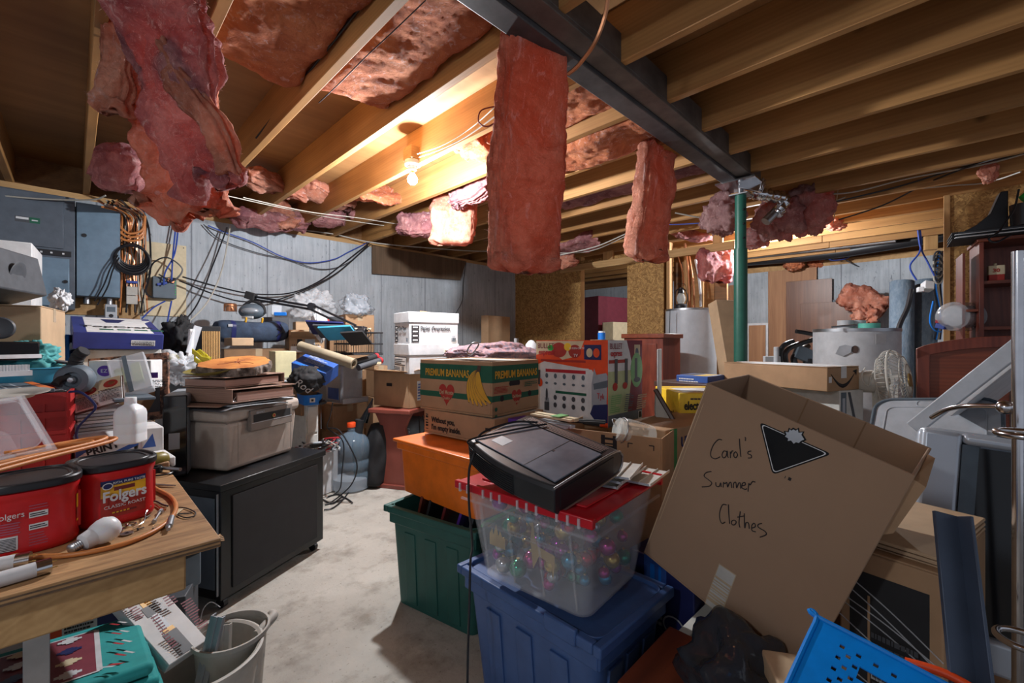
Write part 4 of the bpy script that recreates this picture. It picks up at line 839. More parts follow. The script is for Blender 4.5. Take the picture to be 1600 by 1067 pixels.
m = MB('cream'); a = F(276,800,ZB+.003); m.cbox(a, (.012,.05,.001), -.5); small('paper_tag', 'narrow cream tag lying near the bench corner', 'tag', m)
m = MB('black'); m.tube([F(*p, ZB+.003) for p in ((276,792),(290,793),(304,799),(304,805),(290,808),(278,803),(300,801))], .0015, 6); small('wire_clip', 'bent black wire clip near the bench corner', 'clip', m)
m = MB('steel'); m.cyl(F(236,757,ZB+.005), F(274,758,ZB+.005), .005, .002, n=10); small('drill_bit', 'long grey drill bit beside the labelled can', 'drill bit', m)
for i, (p0, p1) in enumerate((((240,782),(262,790)), ((240,787),(258,796)))):
    m = MB('copper' if i else 'darkgrey'); a, c_ = F(*p0, ZB+.004), F(*p1, ZB+.004); m.tube([a, a.lerp(c_, .3)+V(0,.006,0), a.lerp(c_, .6)-V(0,.006,0), c_], .0025, 6); small('cable_staple', ['dark wavy strip behind the cord loop', 'rust coloured wavy strip behind the cord loop'][i], 'strip', m)
for i, (px, py, dx) in enumerate(((228,808,6),(216,826,9),(240,826,4))):
    m = MB('darkgrey'); a, c_ = F(px,py,ZB+.003), F(px+dx,py-3,ZB+.003); m.cyl(a, c_, .0015, n=6); m.cyl(a, a-(c_-a)*.12, .0035, n=8); small('screw', ['dark screw beside the wire hook', 'dark screw in front of the shiny rings', 'dark screw touching the orange cord'][i], 'screw', m)
m = MB('olive'); a = F(228,722,ZB+.03); m.M = axis(a, V(1,.3,0)); m.lathe([(.001,0),(.022,.004),(.027,.02),(.026,.05),(.018,.062),(.001,.064)], 24); solo('screwdriver', 'olive plastic screwdriver handle beside the labelled can', 'tool', m)
m = MB('black'); m.tube([F(*p, ZB+.006) for p in ((232,742),(250,742),(268,738),(270,730),(258,722))], .003, 6); m.use('steel'); m.cyl(F(246,730,ZB+.012), F(282,733,ZB+.012), .006, n=8); small('pliers', 'pair of pliers with black handles behind the drill bit', 'pliers', m)
t = thing('roll_tape', 'small black tape roll beside the olive handle', 'tape roll', F(240,738,ZB)); m = MB('black'); m.lathe([(.012,0),(.024,0),(.024,.02),(.012,.02),(.012,0)], 24, cap=False); m.build('roll', t)

# red crate with things in it, clear containers
A, R_, L_ = D(104,612,1.46), D(121,606,1.80), D(-60,624,1.27); h = A.z-ZB
M, w_, d_ = frame(A, R_, L_, h); t = thing('milk_crate', 'red plastic crate standing on the bench behind the cans', 'crate', M); m = MB('crate')
def lattice(m, w_, h, P):
    n = max(2, int(w_/.045))
    for i in range(n+1):
        x = w_*i/n; m.add([P(x-.003, 0), P(x+.003, 0), P(x+.003, h), P(x-.003, h)]+[P(x-.003, 0, .006), P(x+.003, 0, .006), P(x+.003, h, .006), P(x-.003, h, .006)], [(0,1,2,3),(7,6,5,4),(0,4,5,1),(1,5,6,2),(2,6,7,3),(3,7,4,0)])
    for z0, z1 in ((0,.03), (h*.3,h*.3+.012), (h*.5,h*.5+.012), (h*.7,h*.7+.02), (h-.035,h)):
        m.add([P(0, z0), P(w_, z0), P(w_, z1), P(0, z1)]+[P(0, z0, .009), P(w_, z0, .009), P(w_, z1, .009), P(0, z1, .009)], [(0,1,2,3),(7,6,5,4),(0,4,5,1),(1,5,6,2),(2,6,7,3),(3,7,4,0)])
lattice(m, w_, h, lambda x, z, e=0: (x, -e, z)); m.box(0,0,0,w_,.003,h*.2); m.build('front_side', t)
m = MB('crate'); lattice(m, d_, h, lambda x, z, e=0: (-e, x, z)); m.box(0,0,0,.003,d_,h-.01); m.build('outer_side', t)
m = MB('crate'); lattice(m, w_, h, lambda x, z, e=0: (x, d_+e, z)); m.build('rear_side', t)
m = MB('crate'); lattice(m, d_, h, lambda x, z, e=0: (w_+e, x, z)); m.build('inner_side', t)
m = MB('crate'); m.box(0,0,0,w_,d_,.006); m.build('bottom', t)
# clear food tub lying over the can
A = D(88,716,1.16); M = frame(A, D(100,640,1.30), D(-70,730,.98), 0.0, False)[0]
t = thing('plastic_tub', 'clear rectangular plastic tub leaning against the red crate', 'tub', D(32,676,1.13)); Ml = Euler((math.radians(38), math.radians(-6), math.radians(18)), 'XYZ').to_matrix().to_4x4(); t.matrix_world = Matrix.Translation(D(34,672,1.16)) @ Ml @ Matrix.Translation((-.235,-.10,-.05))
m = MB('clear'); shell(m, .25, .19, .085, .022, .0025); m.build('tub', t)
m = MB('clear'); 
for e in (.0, .010): m.box(-.008-e,-.008-e,.078-e,.258+e,-.001,.082-e); m.box(-.008-e,.191,.078-e,.258+e,.198+e,.082-e); m.box(-.008-e,0,.078-e,-.001,.19,.082-e); m.box(.251,0,.078-e,.258+e,.19,.082-e)
m.build('rim', t)
m = MB('green'); m.cbox((.03,.16,.05), (.04,.03,.02), .4); m.build('green_clip', t, bev=.004)
# pile on crate: magazine, plate, basin, dark projector, small brush
M, w_, d_ = frame(D(84,609,1.46), D(60,590,1.75), D(-50,606,1.2), .0); 
o, *_ = slab('magazine', 'dark magazine with an orange edge lying on top of the red crate', 'magazine', D(86,606,1.44), D(28,586,1.85), D(-60,612,1.15), .012, 'slate'); t_ = o
m = MB('orange'); m.box(.004,-.0005,.012,.50,.022,.0128); m.use('lightgrey')
for k in range(7): m.box(.02, .06+k*.03, .012, .34, .066+k*.03, .0124)
m.build('cover_print', o)
m = MB('dirtywhite'); m.M = rot(D(14,622,1.28), 0, 4, -3); m.lathe([(.001,0),(.05,.001),(.055,.006),(.085,.014),(.086,.017),(.055,.010),(.05,.005),(.001,.004)], 48); solo('paper_plate', 'white plate with a brown ring on the tub behind the left can', 'plate', m)
t = thing('plastic_basin', 'bright cyan plastic basin behind the magazine', 'basin', D(42,600,1.75)); m = MB('cyan'); m.M = Matrix.Rotation(.3, 4, 'Z'); m.lathe([(.001,0),(.11,.0),(.13,.01),(.155,.065),(.165,.067),(.165,.071),(.150,.070),(.128,.014),(.001,.006)], 56); m.build('bowl', t)
m = MB('fabriccyan'); lump('cloth', 'crumpled teal cloth beside the cardboard box with the speaker', D(50,557,1.72), (.07,.06,.05), 11, 'fabriccyan', .5, 'cloth')
lump('cloth', 'flat teal cloth in the cyan basin', D(12,572,1.7), (.13,.08,.02), 12, 'fabriccyan', .4, 'cloth')
m = MB('white'); m.M = rot(D(8,582,1.5), 20); m.box(-.05,-.02,-.012,.06,.03,.006)
for i in range(14):
    for j in range(4): m.box(-.045+i*.0075, -.015+j*.01, .006, -.043+i*.0075, -.013+j*.01, .026)
solo('scrub_brush', 'white scrubbing brush at the left edge above the magazine', 'brush', m)
t = thing('projector', 'glossy black slide viewer at the left edge under the cardboard box', 'projector', rot(D(10,566,1.62), 30, -12)); m = MB('glossblack'); m.box(-.12,-.05,0,.08,.05,.07, .01); m.build('body', t, bev=.006); m = MB('steel'); m.box(-.11,-.052,.005,.075,-.05,.02); m.build('trim_strip', t)
t = thing('alarm_clock', 'round dark lens cap on the left edge below the speaker', 'lens', axis(D(2,512,1.6), -FD+RD*.6)); m = MB('darkgrey'); m.lathe([(.001,0),(.035,.0),(.04,.006),(.036,.012),(.03,.008),(.001,.006)], 32); m.build('cap', t)
m = MB('black'); m.tube([D(*p) for p in ((44,582,1.7),(60,568,1.72),(80,564,1.75),(105,566,1.8))], .008, 8); m.tube([D(*p) for p in ((40,590,1.68),(58,575,1.7),(72,570,1.72))], .006, 8); solo('garden_shears', 'black handled shears lying across the cyan basin', 'shears', m)
m = MB('black'); m.cbox(D(85,617,1.52), (.05,.05,.035), .3); m.use('steel'); m.cyl(D(80,614,1.5), D(96,612,1.55), .012, n=14); solo('spray_nozzle', 'black and chrome nozzle sitting on the rim of the red crate', 'nozzle', m, bev=.004)
cable('dark blue cord arching from the red crate down in front of the cookbook', [D(108,612,1.42), D(125,612,1.42), D(143,625,1.42), D(149,637,1.42), D(138,650,1.42), D(124,665,1.42), D(119,680,1.44), D(124,692,1.46)], .0036, 'navy')
# power sander
t = thing('power_sander', 'grey and blue disc grinder with a ribbed black handle', 'power tool', D(118,592,1.62)); o_ = D(118,592,1.62)
m = MB('slate'); m.M = axis(V(0,0,0), -FD+RD*.5); m.lathe([(.001,-.03),(.045,-.03),(.055,-.015),(.056,.015),(.046,.03),(.028,.032),(.026,.02),(.014,.022),(.012,.035),(.001,.036)], 40); m.build('disc_guard', t)
m = MB('steel'); m.M = axis(V(0,0,0), -FD+RD*.5); m.lathe([(.001,.036),(.011,.036),(.009,.044),(.001,.045)], 6); m.build('arbor_nut', t)
m = MB('blackmat'); m.tube([V(-.02,.01,.02), D(116,572,1.62)-o_, D(122,556,1.62)-o_, D(132,547,1.62)-o_], lambda f: .022-.003*f+.002*math.sin(f*60), 16); m.build('handle', t)
m = MB('blackmat'); m.tube([D(110,588,1.6)-o_, D(95,592,1.58)-o_, D(86,600,1.56)-o_], .012, 10); m.build('side_arm', t)
# cookbook, paper piles, ream boxes, jug, organiser box, marbled frame
M, w_, d_ = frame(D(118,645,1.60), D(192,624,1.66), D(118,606,1.66), 0, False); t = thing('cookbook', 'glossy recipe folder with food pictures propped behind the white jug', 'book', M)
m = MB('darkwood'); m.box(-.005,-.005,-.008,w_+.005,d_+.005,-.001); m.build('cover', t, bev=.002)
m = MB('paper'); m.box(0,0,-.001,w_,d_,.002); m.build('pages', t)
it = []
for s in (0, 1): x0 = .006+s*w_*.5; it += [('cream', x0, d_*.5, x0+w_*.46, d_*.94), ('heart', ell(x0+w_*.25, d_*.7, w_*.16, d_*.15)), ('copper', ell(x0+w_*.27, d_*.72, w_*.08, d_*.07))]+scribble('ink', x0, d_*.06, x0+w_*.44, d_*.46, 9)
decal(t, FI(FT(0,0,.002), .0), it, 'printed_recipes')
random.seed(11)
for i in range(7):
    z = .86-i*.013; a = F(196-random.randint(0,5), 648+i*5, z)
    slab('magazine', 'magazine in the pile behind the jug, '+('topmost', 'second from the top', 'third from the top', 'fourth from the top', 'fifth from the top', 'sixth from the top', 'lowest')[i], 'magazine', D(120,0,1.62).xy.to_3d()+V(0,0,z), (D(204+i,0,1.70)).xy.to_3d()+V(0,0,z), (D(100,0,1.85)).xy.to_3d()+V(0,0,z), .011, ('paper','lightgrey','dirtywhite')[i%3], 'magazines under the cookbook')
def at(px, d, z): q = D(px, 0, d); q.z = z; return q
t, w_, d_, h = carton('paper_ream', 'white and blue printer paper pack tilted behind the red can', 'paper pack', at(118,1.52,.775), at(216,1.60,.775), at(100,1.75,.775), .092, 'paper', seam=False)
decal(t, FF(w_, d_, h), [('dullblue', [(0,.055),(.05,.09),(.09,.09),(0,.03)]), ('dullblue', [(.05,0),(.22,.07),(.22,.09),(.02,.0)]), ('paper', [(.02,.028),(.15,.078),(.15,.09),(.02,.045)])], 'blue_stripes')
text(t, 'PRINT', .034, FI(FF(w_,d_,h), .0015) @ Matrix.Rotation(.22, 4, 'Z') @ Matrix.Translation((.035,.026,0)), 'ink', 'lettering', sx=.95, bold=.0012)
t, w_, d_, h = carton('paper_ream', 'second white and blue paper pack right of the jug', 'paper pack', at(222,1.60,.80), at(246,1.72,.80), at(205,1.75,.80), .10, 'paper', seam=False); decal(t, FF(w_,d_,h), [('dullblue', [(.0,.03),(.04,.03),(.03,.08)])], 'blue_logo')
carton('cardboard_sheet', 'flat brown cardboard tray behind the labelled coffee can', 'cardboard', at(170,1.40,.705), at(252,1.60,.705), at(150,1.6,.705), .024, 'cardboard', seam=False)
carton('white_carton', 'white carton corner sticking out at the right edge of the bench', 'box', at(240,1.50,.715), at(262,1.62,.715), at(225,1.6,.715), .034, 'paper', seam=False)
o_ = at(204,1.50,.775); t = thing('plastic_jug', 'white translucent plastic jug with a square body and cap', 'jug', rot(o_, -38) @ Matrix.Diagonal((.74,.74,1.02,1)))
m = MB('milky'); m.lathe([(.001,0),(.046,0),(.05,.004),(.05,.028),(.0495,.03),(.0495,.034),(.05,.036),(.05,.062),(.0495,.064),(.0495,.068),(.05,.07),(.05,.096),(.047,.108),(.036,.120),(.024,.126),(.019,.129),(.019,.134),(.001,.134)], 48, squash=4.5); m.build('body', t)
m = MB('milky'); m.lathe([(.001,.134),(.022,.134),(.0225,.136),(.0225,.149),(.021,.151),(.001,.151)], 32); m.build('cap', t)
M, w_, d_ = frame(D(177,620,1.72), D(240,606,1.78), D(166,563,1.86), 0, False); t = thing('organiser_box', 'clear plastic organiser box with blue strap standing tilted above the jug', 'box', M)
m = MB('frost'); m.box(0,0,-.035,w_,d_,0); m.build('box', t, bev=.004); m = MB('slate'); m.box(w_*.40,0,.0005,w_*.52,d_,.002); m.build('strap', t); m = MB('palegreen'); m.box(.015,d_*.35,-.03,w_*.35,d_*.75,-.01); m.box(w_*.55,d_*.3,-.03,w_*.8,d_*.8,-.012); m.build('contents', t)
slab('folder', 'dark folder lying under the clear organiser box', 'folder', at(178,1.62,.905), at(242,1.72,.912), at(165,1.8,.905), .01, 'slate')
t = thing('picture_frame', 'large picture frame with a marbled brown border leaning behind the bench', 'picture frame', frame(D(135,668,2.02), D(264,660,2.12), D(137,560,2.08), 0, False)[0]); _, w_, d_ = frame(D(135,668,2.02), D(264,660,2.12), D(137,560,2.08), 0, False)
m = MB('marbled'); f_ = .036; m.box(0,0,-.02,w_,f_,0); m.box(0,d_-f_,-.02,w_,d_,0); m.box(0,f_,-.02,f_,d_-f_,0); m.box(w_-f_,f_,-.02,w_,d_-f_,0); m.build('border', t, bev=.003)
m = MB('darkgrey'); m.box(f_,f_,-.02,w_-f_,d_-f_,-.015); m.build('backing', t)
t, w_, d_, h = carton('white_box', 'white printed box with a purple round badge in front of the marbled frame', 'box', at(138,1.92,1.035), at(236,1.98,1.035), at(132,2.0,1.035), .13, 'paper', seam=False)
decal(t, FF(w_,d_,h), [('purple', ell(.06,.085,.028,.024)), ('wireblue', ell(.15,.10,.02,.018)), ('purple', .19,.05,.26,.075)]+scribble('ink', .19,.01,.3,.045,5), 'printed_badges')
text(t, 'EZ', .022, FI(FF(w_,d_,h), .001) @ Matrix.Translation((.045,.078,0)), 'white')
carton('storage_box', 'brown carton tucked under the printed white box', 'box', at(128,1.95,.90), at(250,2.05,.90), at(118,2.3,.90), .22, 'cardboard_dark')
# cardboard box with the grey speaker, blue carton
t, w_, d_, h = carton('cardboard_box', 'corrugated cardboard box at the left edge carrying the grey speaker', 'box', D(65,477,1.80), D(102,478,2.15), D(-70,477,1.45), .42, 'cardboard_light')
M, w_, d_ = frame(D(60,404,1.85), D(80,404,2.05), D(-60,400,1.45), 0); zb = D(65,477,1.80).z; zt = D(60,404,1.85).z; M.translation.z = zb+.002; hh = zt-zb
t = thing('speaker', 'grey computer speaker with a slanted front standing on the cardboard box', 'speaker', M)
# profile: local y runs left, x to the right/back
m = MB('speakergrey'); W = .40
def pf(y): return [(.0, y, .0+.04), (-.035, y, .045), (.10, y, .0), (.14, y, 0), (.07, y, hh), (.0, y, hh)]
p0, p1 = [(-.03,0,.045),(.09,0,.0),(.16,0,.0),(.10,0,hh),(.0,0,hh)], [(-.03,W,.045),(.09,W,.0),(.16,W,.0),(.10,W,hh),(.0,W,hh)]
m.add(p0+p1, [(0,1,2,3,4)[::-1], (5,6,7,8,9)]+[(i,(i+1)%5,5+(i+1)%5,5+i) for i in range(5)]); m.build('cabinet', t, bev=.006)
m = MB('darkgrey'); Mc = Matrix.Translation((-.018,.18,hh*.55)) @ Euler((0, math.radians(-102), 0)).to_matrix().to_4x4(); m.M = Mc; m.lathe([(.001,.001),(.03,.0),(.045,.003),(.05,.001)], 36, cap=False); m.build('speaker_cone', t)
t, w_, d_, h = carton('white_box', 'white corrugated box standing behind the grey speaker', 'box', D(50,379,2.2), D(66,383,2.5), D(-60,375,1.9), .32, 'paper', seam=False)
lump('crumpled_paper', 'crumpled white paper next to the grey speaker', D(94,467,2.15), (.035,.035,.045), 13, 'white', .6, 'paper', parent=None)
carton('white_box', 'box with a bright blue lower half beside the blue printed carton', 'box', D(108,522,2.2), D(116,522,2.4), D(86,518,2.3), .16, 'brightblue', seam=False)
# blue printed carton
A, R_, L_ = D(114,518,2.15), D(255,521,2.42), D(110,493,2.55); M, w_, d_ = frame(A, R_, L_, .085, False)
t = thing('printed_carton', 'dark blue printed carton with a white lid panel below the electrical panel', 'box', M); h = .085
m = MB('navy'); m.use(mat('cartonblue', (.03,.04,.20), .45, var=.2)); m.box(0,0,0,w_,d_,h); m.build('body', t, bev=.003)
decal(t, FT(w_,d_,h), [('paper', .05,.015,w_-.04,d_-.02), ('navy', [(.14,d_*.62),(w_-.16,d_*.62),(w_-.12,d_*.86),(.12,d_*.86)]), ('paper', [(.2,d_*.62),(.26,d_*.86),(.3,d_*.86),(.24,d_*.66)]), ('paper', [(.28,d_*.62),(.31,d_*.86),(.35,d_*.86),(.31,d_*.66)])]+[('bananagreen', .10+i*.07, d_*.16, .155+i*.07, d_*.22) for i in range(4)], 'lid_panel')
text(t, 'TopCraft', .075, FI(FT(w_,d_,h), .002) @ Matrix.Translation((w_*.5,d_*.30,0)), 'ink', 'lettering', 'CENTER', 1.05, bold=.001)
decal(t, FF(w_,d_,h), [('paper', w_*.62,.02,w_*.9,.05)]+scribble('ink', w_*.63,.023,w_*.89,.047,3), 'address_label')
carton('white_box', 'plain white carton under the dark blue printed carton', 'box', D(122,546,2.2), D(252,545,2.45), D(112,543,2.5), .30, 'offwhite', seam=False)
# ---- floor level under the bench
t, w_, d_, h = carton('tool_case', 'black and navy case with a white label under the bench', 'case', at(190,1.38,.40), at(215,1.75,.40), at(60,1.16,.40), .395, 'navy', seam=False)
# its labelled side faces the viewer (x=0 face)
it = [('white', d_*.10,.19,d_*.62,.30), ('orangered', d_*.10-.03,.19,d_*.10,.30), ('white', d_*.0+.02,.335,d_*.5,.372)]+scribble('ink', d_*.14,.20,d_*.58,.27,6)+bars('ink', .03,.338,d_*.45,.352, 12)
Mx = FL(w_,d_,h) if w_ < d_ else FL(w_,d_,h); decal(t, Mx, it, 'label')
m = MB('blackmat'); m.box(-.006,.02,.30,0,d_-.02,.315); m.box(-.006,.02,.10,0,d_-.02,.11); m.build('latch_rail', t)
A, R_, L_ = D(172,934,1.22), D(248,914,1.32), D(264,1040,1.16); M, w_, d_ = frame(A, R_, L_, 0, False)
t = thing('packaged_nozzle', 'white packaging card with a brass torch nozzle printed on it, leaning under the bench', 'package', M)
m = MB('paper'); m.box(0,0,0,w_,d_,.03); m.build('box', t, bev=.003)
Mz = Matrix(((1,0,0,0),(0,-1,0,d_),(0,0,-1,0),(0,0,0,1)))
it = [('label_yellow', w_*.42,d_*.78,w_*.56,d_), ('label_yellow', w_*.38,d_*.70,w_*.60,d_*.78), ('darkgrey', w_*.32,d_*.58,w_*.66,d_*.71), ('lightgrey', w_*.40,d_*.36,w_*.58,d_*.58), ('label_yellow', w_*.36,d_*.32,w_*.62,d_*.37), ('darkgrey', w_*.30,d_*.02,w_*.64,d_*.32), ('redink', [(w_*.78,d_*.9),(w_*.9,d_*.9),(w_*.84,d_*.96)])]
it += scribble('maroon', .01,d_*.62,w_*.28,d_*.97,12)+scribble('maroon', .72*w_,d_*.55,w_*.97,d_*.88,10)+scribble('maroon', .01,d_*.1,w_*.25,d_*.5,12)+scribble('maroon', .70*w_,d_*.08,w_*.97,d_*.45,12)
decal(t, Mz, it, 'printed_face')
rA, rR, rL = D(240,1085,.98), D(214,996,1.27), D(10,1120,.94); Mr, w_, d_ = frame(rA, rR, rL, .06, False)
t = thing('rug', 'folded teal rug with a dark red and white pattern under the bench', 'rug', Mr @ Matrix.Translation((w_-.40,0,.094)))
RW, RL = .40, .62
for k in range(4):
    m = MB('teal'); z = -.10+k*.034; e = (3-k)*.012
    m.box(0,-e,z,RW,RL,z+.03); o = m.build('fold', t, bev=.012, seg=3)
it = [('maroon', .05,.09,RW-.05,RL), ('white', .05,.085,RW-.05,.095), ('white', .045,.09,.052,RL), ('white', RW-.052,.09,RW-.045,RL)]
for j in range(6):
    for i in range(4):
        x, y = .085+i*.078, .14+j*.085; c__ = ('white','cream','navy')[(i+j)%3]
        it += [(c__, x-.022, y-.007, x+.022, y+.007), (c__, x-.007, y-.022, x+.007, y+.022), (c__, x-.014, y-.014, x+.014, y+.014)]
for j in range(5): it += [('redink', [(.012,.05+j*.11),(.03,.07+j*.11),(.03,.08+j*.11),(.012,.06+j*.11)]), ('white', [(.012,.065+j*.11),(.03,.085+j*.11),(.03,.092+j*.11),(.012,.072+j*.11)])]
for i in range(4): it += [('white', [(.05+i*.08,.03),(.08+i*.08,.045),(.08+i*.08,.05),(.05+i*.08,.036)]), ('redink', [(.05+i*.08,.045),(.08+i*.08,.06),(.08+i*.08,.066),(.05+i*.08,.05)])]
decal(t, FI(FT(0,0,-.10+3*.034+.031), 0), it, 'woven_pattern')
t = thing('battery_charger', 'grey transparent battery charger on the floor beside the rolling cabinet', 'charger', rot(at(268,1.62,.20), 25)); m = MB('slate'); m.box(-.05,-.06,0,.07,.07,.22); m.build('case', t, bev=.008)
decal(t, Matrix(((1,0,0,-.05),(0,0,-1,-.06),(0,1,0,0),(0,0,0,1))), [('black', .01,.12,.11,.20)]+scribble('white', .015,.14,.1,.19,4), 'front_label')
carton('floor_box', 'dark carton on the floor between bench and rolling cabinet', 'box', at(290,1.55,.22), at(310,1.7,.22), at(220,1.5,.22), .215, 'darkgrey', seam=False)
# bucket and metal strips
o_ = at(312,1.22,0); t = thing('bucket', 'dirty white plastic bucket on the floor at the bottom edge', 'bucket', o_); m = MB('dirtywhite'); m.lathe([(.001,0),(.11,0),(.115,.004),(.145,.235),(.155,.238),(.156,.25),(.15,.252),(.142,.248),(.112,.008),(.001,.006)], 56); m.build('body', t)
m = MB('dirtywhite'); m.tube([V(.10,-.04,.235)+FD*.06, V(.14,-.02,.25)+FD*.08, V(.12,-.02,.25)+FD*.11], .014, 10); m.build('spout', t)
m = MB('steel'); m.tube([V(.155,0,.235)*1, V(.15,.08,.17), V(.08,.15,.12), V(-.02,.17,.10)], .003, 6); m.build('handle', t)
o_ = at(362,1.30,0); t = thing('bucket', 'second white bucket nested behind the first with a raised spout', 'bucket', o_); m = MB('dirtywhite'); m.lathe([(.001,0),(.07,0),(.074,.004),(.092,.25),(.10,.254),(.10,.266),(.094,.266),(.07,.008),(.001,.006)], 48); m.build('body', t)
for i, (p0, p1, mm) in enumerate(((D(340,962,1.24), D(306,1105,1.2), 'silver'), (D(350,975,1.26), D(345,1105,1.22), 'dirtywhite'), (D(404,1020,1.32), D(362,1085,1.2), 'steel'))):
    m = MB(mm); m.M = axis(p1, p0-p1, RD); L = (p0-p1).length; m.box(-.018,-.004,0,.018,0,L); m.box(-.018,0,0,-.014,.018,L); m.box(.014,0,0,.018,.010,L); m.box(-.006,-.007,0,.004,-.004,L)
    solo('metal_strip', ['tallest angled aluminium strip standing in the white bucket', 'shorter pale strip standing in the white bucket', 'thin metal strip at the right rim of the white bucket'][i], 'metal strip', m, 'strips in the bucket', bev=.001)
cable('black cable looping on the floor behind the white bucket', [F(*p, .008) for p in ((318,985),(332,975),(352,972),(372,976),(388,986),(384,996),(366,1000))], .004, 'black')
cable('thin pale wire rising from the floor beside the rolling cabinet', [F(312,972,.01), F(318,950,.05), F(330,940,.06), F(344,948,.03)], .002, 'lightgrey')
# rolling cabinet with PC tower
A, R_, L_ = F(345,757,.53), F(505,703,.53), F(252,738,.53); M, w_, d_ = frame(A, R_, L_, .48)
t = thing('rolling_cabinet', 'black metal rolling cabinet holding the beige safe', 'cabinet', M); h = .48; d_ = .42
m = MB('glossblack'); m.use(mat('cabinetblack', (.010,.011,.013), .3, var=.3)); m.box(.0,0,0,w_,d_,h-.03); m.build('body', t, bev=.003)
m = MB('cabinetblack'); m.box(-.01,-.01,h-.028,w_+.01,d_+.01,h); m.build('top', t, bev=.003)
m = MB('darkgrey'); m.use('blackmat'); m.box(.05,-.006,.03,w_-.05,0,h-.06); m.build('front_panel', t, bev=.003)
m = MB('slate'); m.box(-.004,.03,.04,0,d_-.03,h-.06); m.build('side_panel', t, bev=.002)
m = MB('lightgrey'); m.box(-.007,.012,.02,-.0,.016,h-.04); m.build('edge_trim', t)
for x in (.035, w_-.035):
    for y in (.035, d_-.035):
        m = MB('black'); m.cyl((x-.01,y,-.028), (x+.01,y,-.028), .022, n=20); m.box(x-.014,y-.01,-.025,x+.014,y+.01,0); m.build('caster', t)
t, w_, d_, h = carton('computer_tower', 'black and silver computer tower standing left of the beige safe', 'computer', at(293,1.93,.885), at(310,2.22,.885), at(264,2.0,.885), .352, 'silver', seam=False)
m = MB('glossblack'); m.box(-.012,0,0,-.0005,d_,h); m.build('front_bezel', t, bev=.004)
m = MB('frost'); m.box(-.014,d_*.3,.12,-.012,d_*.75,.19); m.build('window', t)
# ---------------------------------------------------------------- safe and what lies on it
A, R_, L_ = F(354,636,.83), F(473,616,.83), F(306,632,.83); M, w_, d_ = frame(A, R_, L_, .295)
w_, d_ = .46, .30
t = thing('file_safe', 'beige fireproof file safe on the black rolling cabinet', 'safe', M)
m = MB('beige'); m.box(.012,.012,0,w_-.012,d_-.012,.22,.014,.014); m.build('body', t, bev=.018, seg=3)
m = MB('beige'); m.box(0,0,.222,w_,d_,.285); m.build('lid', t, bev=.022, seg=3)
m = MB('beigedark'); m.box(.02,.02,.214,w_-.02,d_-.02,.224); m.box(.065,.0055,.03,.067,.0065,.215); m.box(w_-.067,.0055,.03,w_-.065,.0065,.215); m.build('seam', t)
m = MB('beigedark'); m.box(.12,-.012,.165,w_-.075,.01,.262); m.build('lock_plate', t, bev=.003)
m = MB('blackmat'); m.box(.135,-.0135,.205,w_-.09,-.012,.240); m.use('lightgrey'); m.box(.125,-.0135,.2,w_-.08,-.012,.2025); lp = m.build('lock_panel', t)
m = MB('brass'); m.cyl((.255,-.018,.22), (.255,-.012,.22), .010, n=24); m.use('redink'); m.cyl((.255,-.0185,.22), (.255,-.018,.22), .006, n=18); m.build('keyhole', t)
text(t, 'SENTRY', .014, Matrix(((1,0,0,.15),(0,0,-1,-.012),(0,1,0,.243),(0,0,0,1))), 'lightgrey', 'brand_lettering', bold=.0004)
text(t, '1170', .010, Matrix(((1,0,0,.33),(0,0,-1,-.012),(0,1,0,.245),(0,0,0,1))), 'lightgrey', 'brand_lettering')
M0 = M
def on(x, y, z, rz=0, tx=0, ty=0): return M0 @ rot(V(x,y,z), rz, tx, ty)
for i, (x, y, rz, w2, d2, mm, l_) in enumerate(((-.04,-.02,-7,.34,.30,'darkgrey','dark folder drooping over the left edge of the safe lid'), (.02,-.015,3,.40,.30,'lightgrey','pale grey magazine under the binders'), (.20,.01,12,.30,.26,'slate','slate coloured magazine sticking out right of the binders'), (-.03,.01,6,.30,.28,'album','brown sheet sticking out left under the binders'))):
    mb = MB(mm); b0_ = on(x, y, .288+i*.006, rz)
    mb.grid(lambda u, v: (u*w2, v*d2, -.0-.025*max(0,(.15-u))**1.0*2*(1 if i in (0,3) else 0)+.012*math.sin(u*5+i)*.3-.02*max(0,u-.85)*2), 20, 6)
    o = solo('magazine', l_, 'magazine', mb, 'papers under the binders', solid=.004); o.matrix_world = b0_
def binder(label, Mx, w2, d2, h2):
    t = thing('binder', label, 'binder', Mx, 'old photo binders on the safe')
    m = MB('album'); m.box(0,0,0,w2,d2,.004); m.box(0,0,h2-.004,w2,d2,h2); m.box(-.003,0,0,.002,d2,h2); m.build('cover', t, bev=.001)
    m = MB('pages'); m.box(.03,.006,.006,w2-.008,d2-.006,h2*.72); m.build('pages', t)
    m = MB('steel'); m.tube([(.012,.012,.006),(.03,.012,h2*.5),(.05,.012,h2*.72),(.058,.012,.02)], .003, 8, closed=True); m.build('ring', t)
    return t
binder('lower brown binder on the safe showing its metal ring', on(.015,-.015,.31,-4,0,1), .36, .28, .062)
binder('upper brown binder on the safe under the wood slice', on(.36,.26,.375,176,0,0), .33, .26, .05)
o_ = M0 @ V(.17,.12,.452); t = thing('wood_slice', 'round orange wood slice with dark bark lying on the binders', 'wood slice', rot(o_, 20, 7, -7) )
m = MB('slicewood'); n = 96; rr = [.150*(1+.05*math.sin(3*a)+.025*math.sin(11*a+1)+.012*math.sin(29*a)) for a in [2*PI*i/n for i in range(n)]]
m.poly([(r*math.cos(2*PI*i/n), r*.92*math.sin(2*PI*i/n)) for i, r in enumerate(rr)], 0, .034); m.build('wood', t)
m = MB('bark'); 
